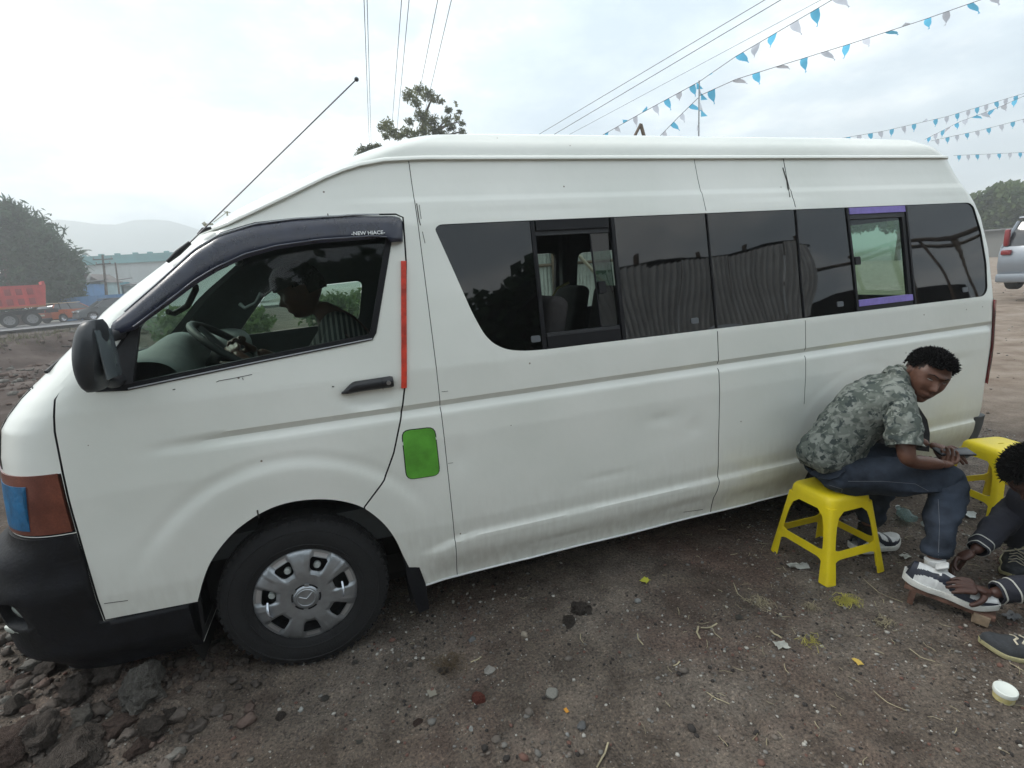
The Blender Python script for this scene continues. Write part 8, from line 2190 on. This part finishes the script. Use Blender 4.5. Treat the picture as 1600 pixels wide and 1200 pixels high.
bunting(bl_((1030, 214, 8.4), (1060, 183, 7.7), (1092, 152, 7)), 'short bunting that drops from the mast to the roof, nearest to the mast', .30, .19, 4, .6, phase=1)
mast = empty('flag_mast', at(1091, 300, 1, 7.0), 'thin mast behind the roof that holds the bunting', 'mast')
mz = mast.location.z; mast.location.z = 0
bm = bmesh.new(); tube(bm, [(0, 0, 0), (0, 0, at(1092, 126, 1, 7).z)], [.022, .014], 8); obj('pole', bm, mat('mast_grey', (.30, .32, .34), .5), mast, 60)
for k, (px, py, ci) in enumerate(((1090, 133, 0), (1094, 140, 1), (1097, 150, 0), (1096, 165, 1), (1097, 176, 0), (1091, 198, 1))):
    c = at(px, py, 1, 6.98) - Vector(mast.location); bm = bmesh.new()
    bm.faces.new([bm.verts.new(c + V3(-.03, 0, .06)), bm.verts.new(c + V3(-.02, .01, -.08)), bm.verts.new(c + V3(.16 if ci == 0 else .06, .02, -.06 - .05 * ci))]); obj('flag', bm, (M_FB, M_FW)[ci], mast, 0)
# lines at the far right
bunting(bl_((1315, 216, 15), (1380, 205, 14), (1480, 182, 13), (1600, 146, 12), (1680, 120, 11.5)), 'upper line of small flags behind the rear of the roof', .40, .24, 5, .15, phase=0)
bunting(bl_((1445, 218, 14), (1500, 190, 12.5), (1560, 168, 11.5), (1640, 132, 10.5)), 'steeper line of small flags that crosses the upper one', .30, .24, 6, .7, phase=0)
bunting(bl_((1455, 220, 16), (1530, 204, 15), (1600, 186, 14), (1680, 168, 13)), 'third line of small flags, below the crossing ones', .44, .24, 7, .15, phase=1)
bunting(bl_((1490, 243, 17), (1560, 240, 16), (1640, 236, 15)), 'lowest line of small flags beside the rear corner of the roof', .46, .24, 8, .1, phase=0)
# forked pole ends over the roof
fp = empty('pole_tripod', (at(1000, 300, 1, 6.5).x, 6.5, 0), 'tips of crossed wooden poles just above the roof', 'pole frame')
tp = at(1001, 194, 1, 6.5)
for (px_, r_) in ((992, .03), (1006, .035)):
    ft = at(px_, 212, 1, 6.5); d = (ft - tp); q = tp + d * (tp.z / max(.1, tp.z - ft.z)); bm = bmesh.new(); tube(bm, [q - Vector(fp.location), tp - Vector(fp.location)], [r_ * 1.3, r_], 8); obj('pole', bm, M_POST, fp, 60)
# ================================================================== BEHIND THE CAMERA (mirrored in the side windows)
shed = empty('market_shed', (6.8, -9.5, 0), 'corrugated iron shed behind the photographer, mirrored in the side windows', 'shed')
M_ZINCB = mat('bright_zinc', (.84, .86, .86), .6, noise=.15, nscale=2)
me_w = corrugated('sheet', .86, 1.75, .055, .17)
for k in range(8):
    o = link('sheet', me_w, M_ZINCB, shed); o.location = (k * .85, .03 * (k % 2), 3.15 + .03 * math.sin(k * 2)); o.rotation_euler = (math.radians(-6), 0, math.pi * 0 + R.uniform(-.02, .02))
pbox('back_wall', (3.4, -.4, 1.55), (7.2, .1, 3.1), M_BLKCLO, shed); pbox('roof', (3.4, -1.7, 5.00), (7.6, 3.4, .06), M_BLKCLO, shed)
for k in range(5): bm = bmesh.new(); tube(bm, [(k * 1.7, -.1, 0), (k * 1.7, -.1, 5.2)], .06, 8); obj('post', bm, M_POST, shed, 60)
for k in range(4): pbox('counter', (.9 + k * 1.7, -.4, .5), (1.5, .5, 1.0), mat('old_boards', (.10, .07, .05), .9, noise=.3, nscale=5), shed)
cnp = empty('pole_shelter', (14.5, -8.5, 0), 'dark frame of a shade roof behind the photographer', 'pole shelter')
for k in range(6):
    bm = bmesh.new(); tube(bm, [(k * 1.4, 0, 0), (k * 1.4, 0, 4.4 + k * .18)], .05, 8); obj('post', bm, M_POST, cnp, 60)
    bm = bmesh.new(); tube(bm, [(k * 1.4, 0, 4.2 + k * .18), (k * 1.4, -4, 4.8 + k * .18)], .04, 8); obj('rafter', bm, M_POST, cnp, 60)
bm = bmesh.new(); tube(bm, [(-.3, 0, 4.35), (7.6, 0, 5.35)], .06, 8); obj('beam', bm, M_POST, cnp, 60); pbox('dark_wall', (3.6, -2.4, 1.9), (8.6, .1, 3.8), M_BLKCLO, cnp)
rl = random.Random(12)
for i, x in enumerate((-9, -3.5, 1.6, 6.2)):  # unseen trees, added to keep bright sky out of the window reflections
    Y = (-12 if i < 3 else -15) + rl.uniform(-1, 1); cs = [(V3(x + rl.uniform(-2.6, 2.6), Y + rl.uniform(-1.5, 1.5), rl.uniform(1.6, 6.6)), rl.uniform(1.0, 1.5)) for _ in range(20)]
    tree('added_dark_tree', V3(x, Y, 0), 'dense tree added behind the photographer to darken the side windows, %s' % ('farthest from the corrugated shed', 'second farthest from the corrugated shed', 'next but one to the corrugated shed', 'standing right behind the corrugated shed')[i], [(V3(x, Y, 0), .25), (V3(x, Y, 3.5), .16)], [], cs, 7000, .25, M_LEAFD, 60 + i, 'added trees behind the photographer', shell=.2, aspect=.7)
# ================================================================== HAZE
hz = bmesh.new(); box(hz, (0, 290, 42), (1300, 760, 90)); hzo = obj('haze', hz, None, None, 0)
mh = bpy.data.materials.new('haze'); mh.use_nodes = True; t = mh.node_tree; t.nodes.clear(); o_ = t.nodes.new('ShaderNodeOutputMaterial'); v_ = t.nodes.new('ShaderNodeVolumePrincipled')
v_.inputs['Color'].default_value = (.97, .99, 1.0, 1); v_.inputs['Density'].default_value = .0032; v_.inputs['Anisotropy'].default_value = .55; t.links.new(v_.outputs[0], o_.inputs['Volume'])
hzo.data.materials.append(mh); hzo['kind'] = 'stuff'; hzo['label'] = 'pale haze over the plain'
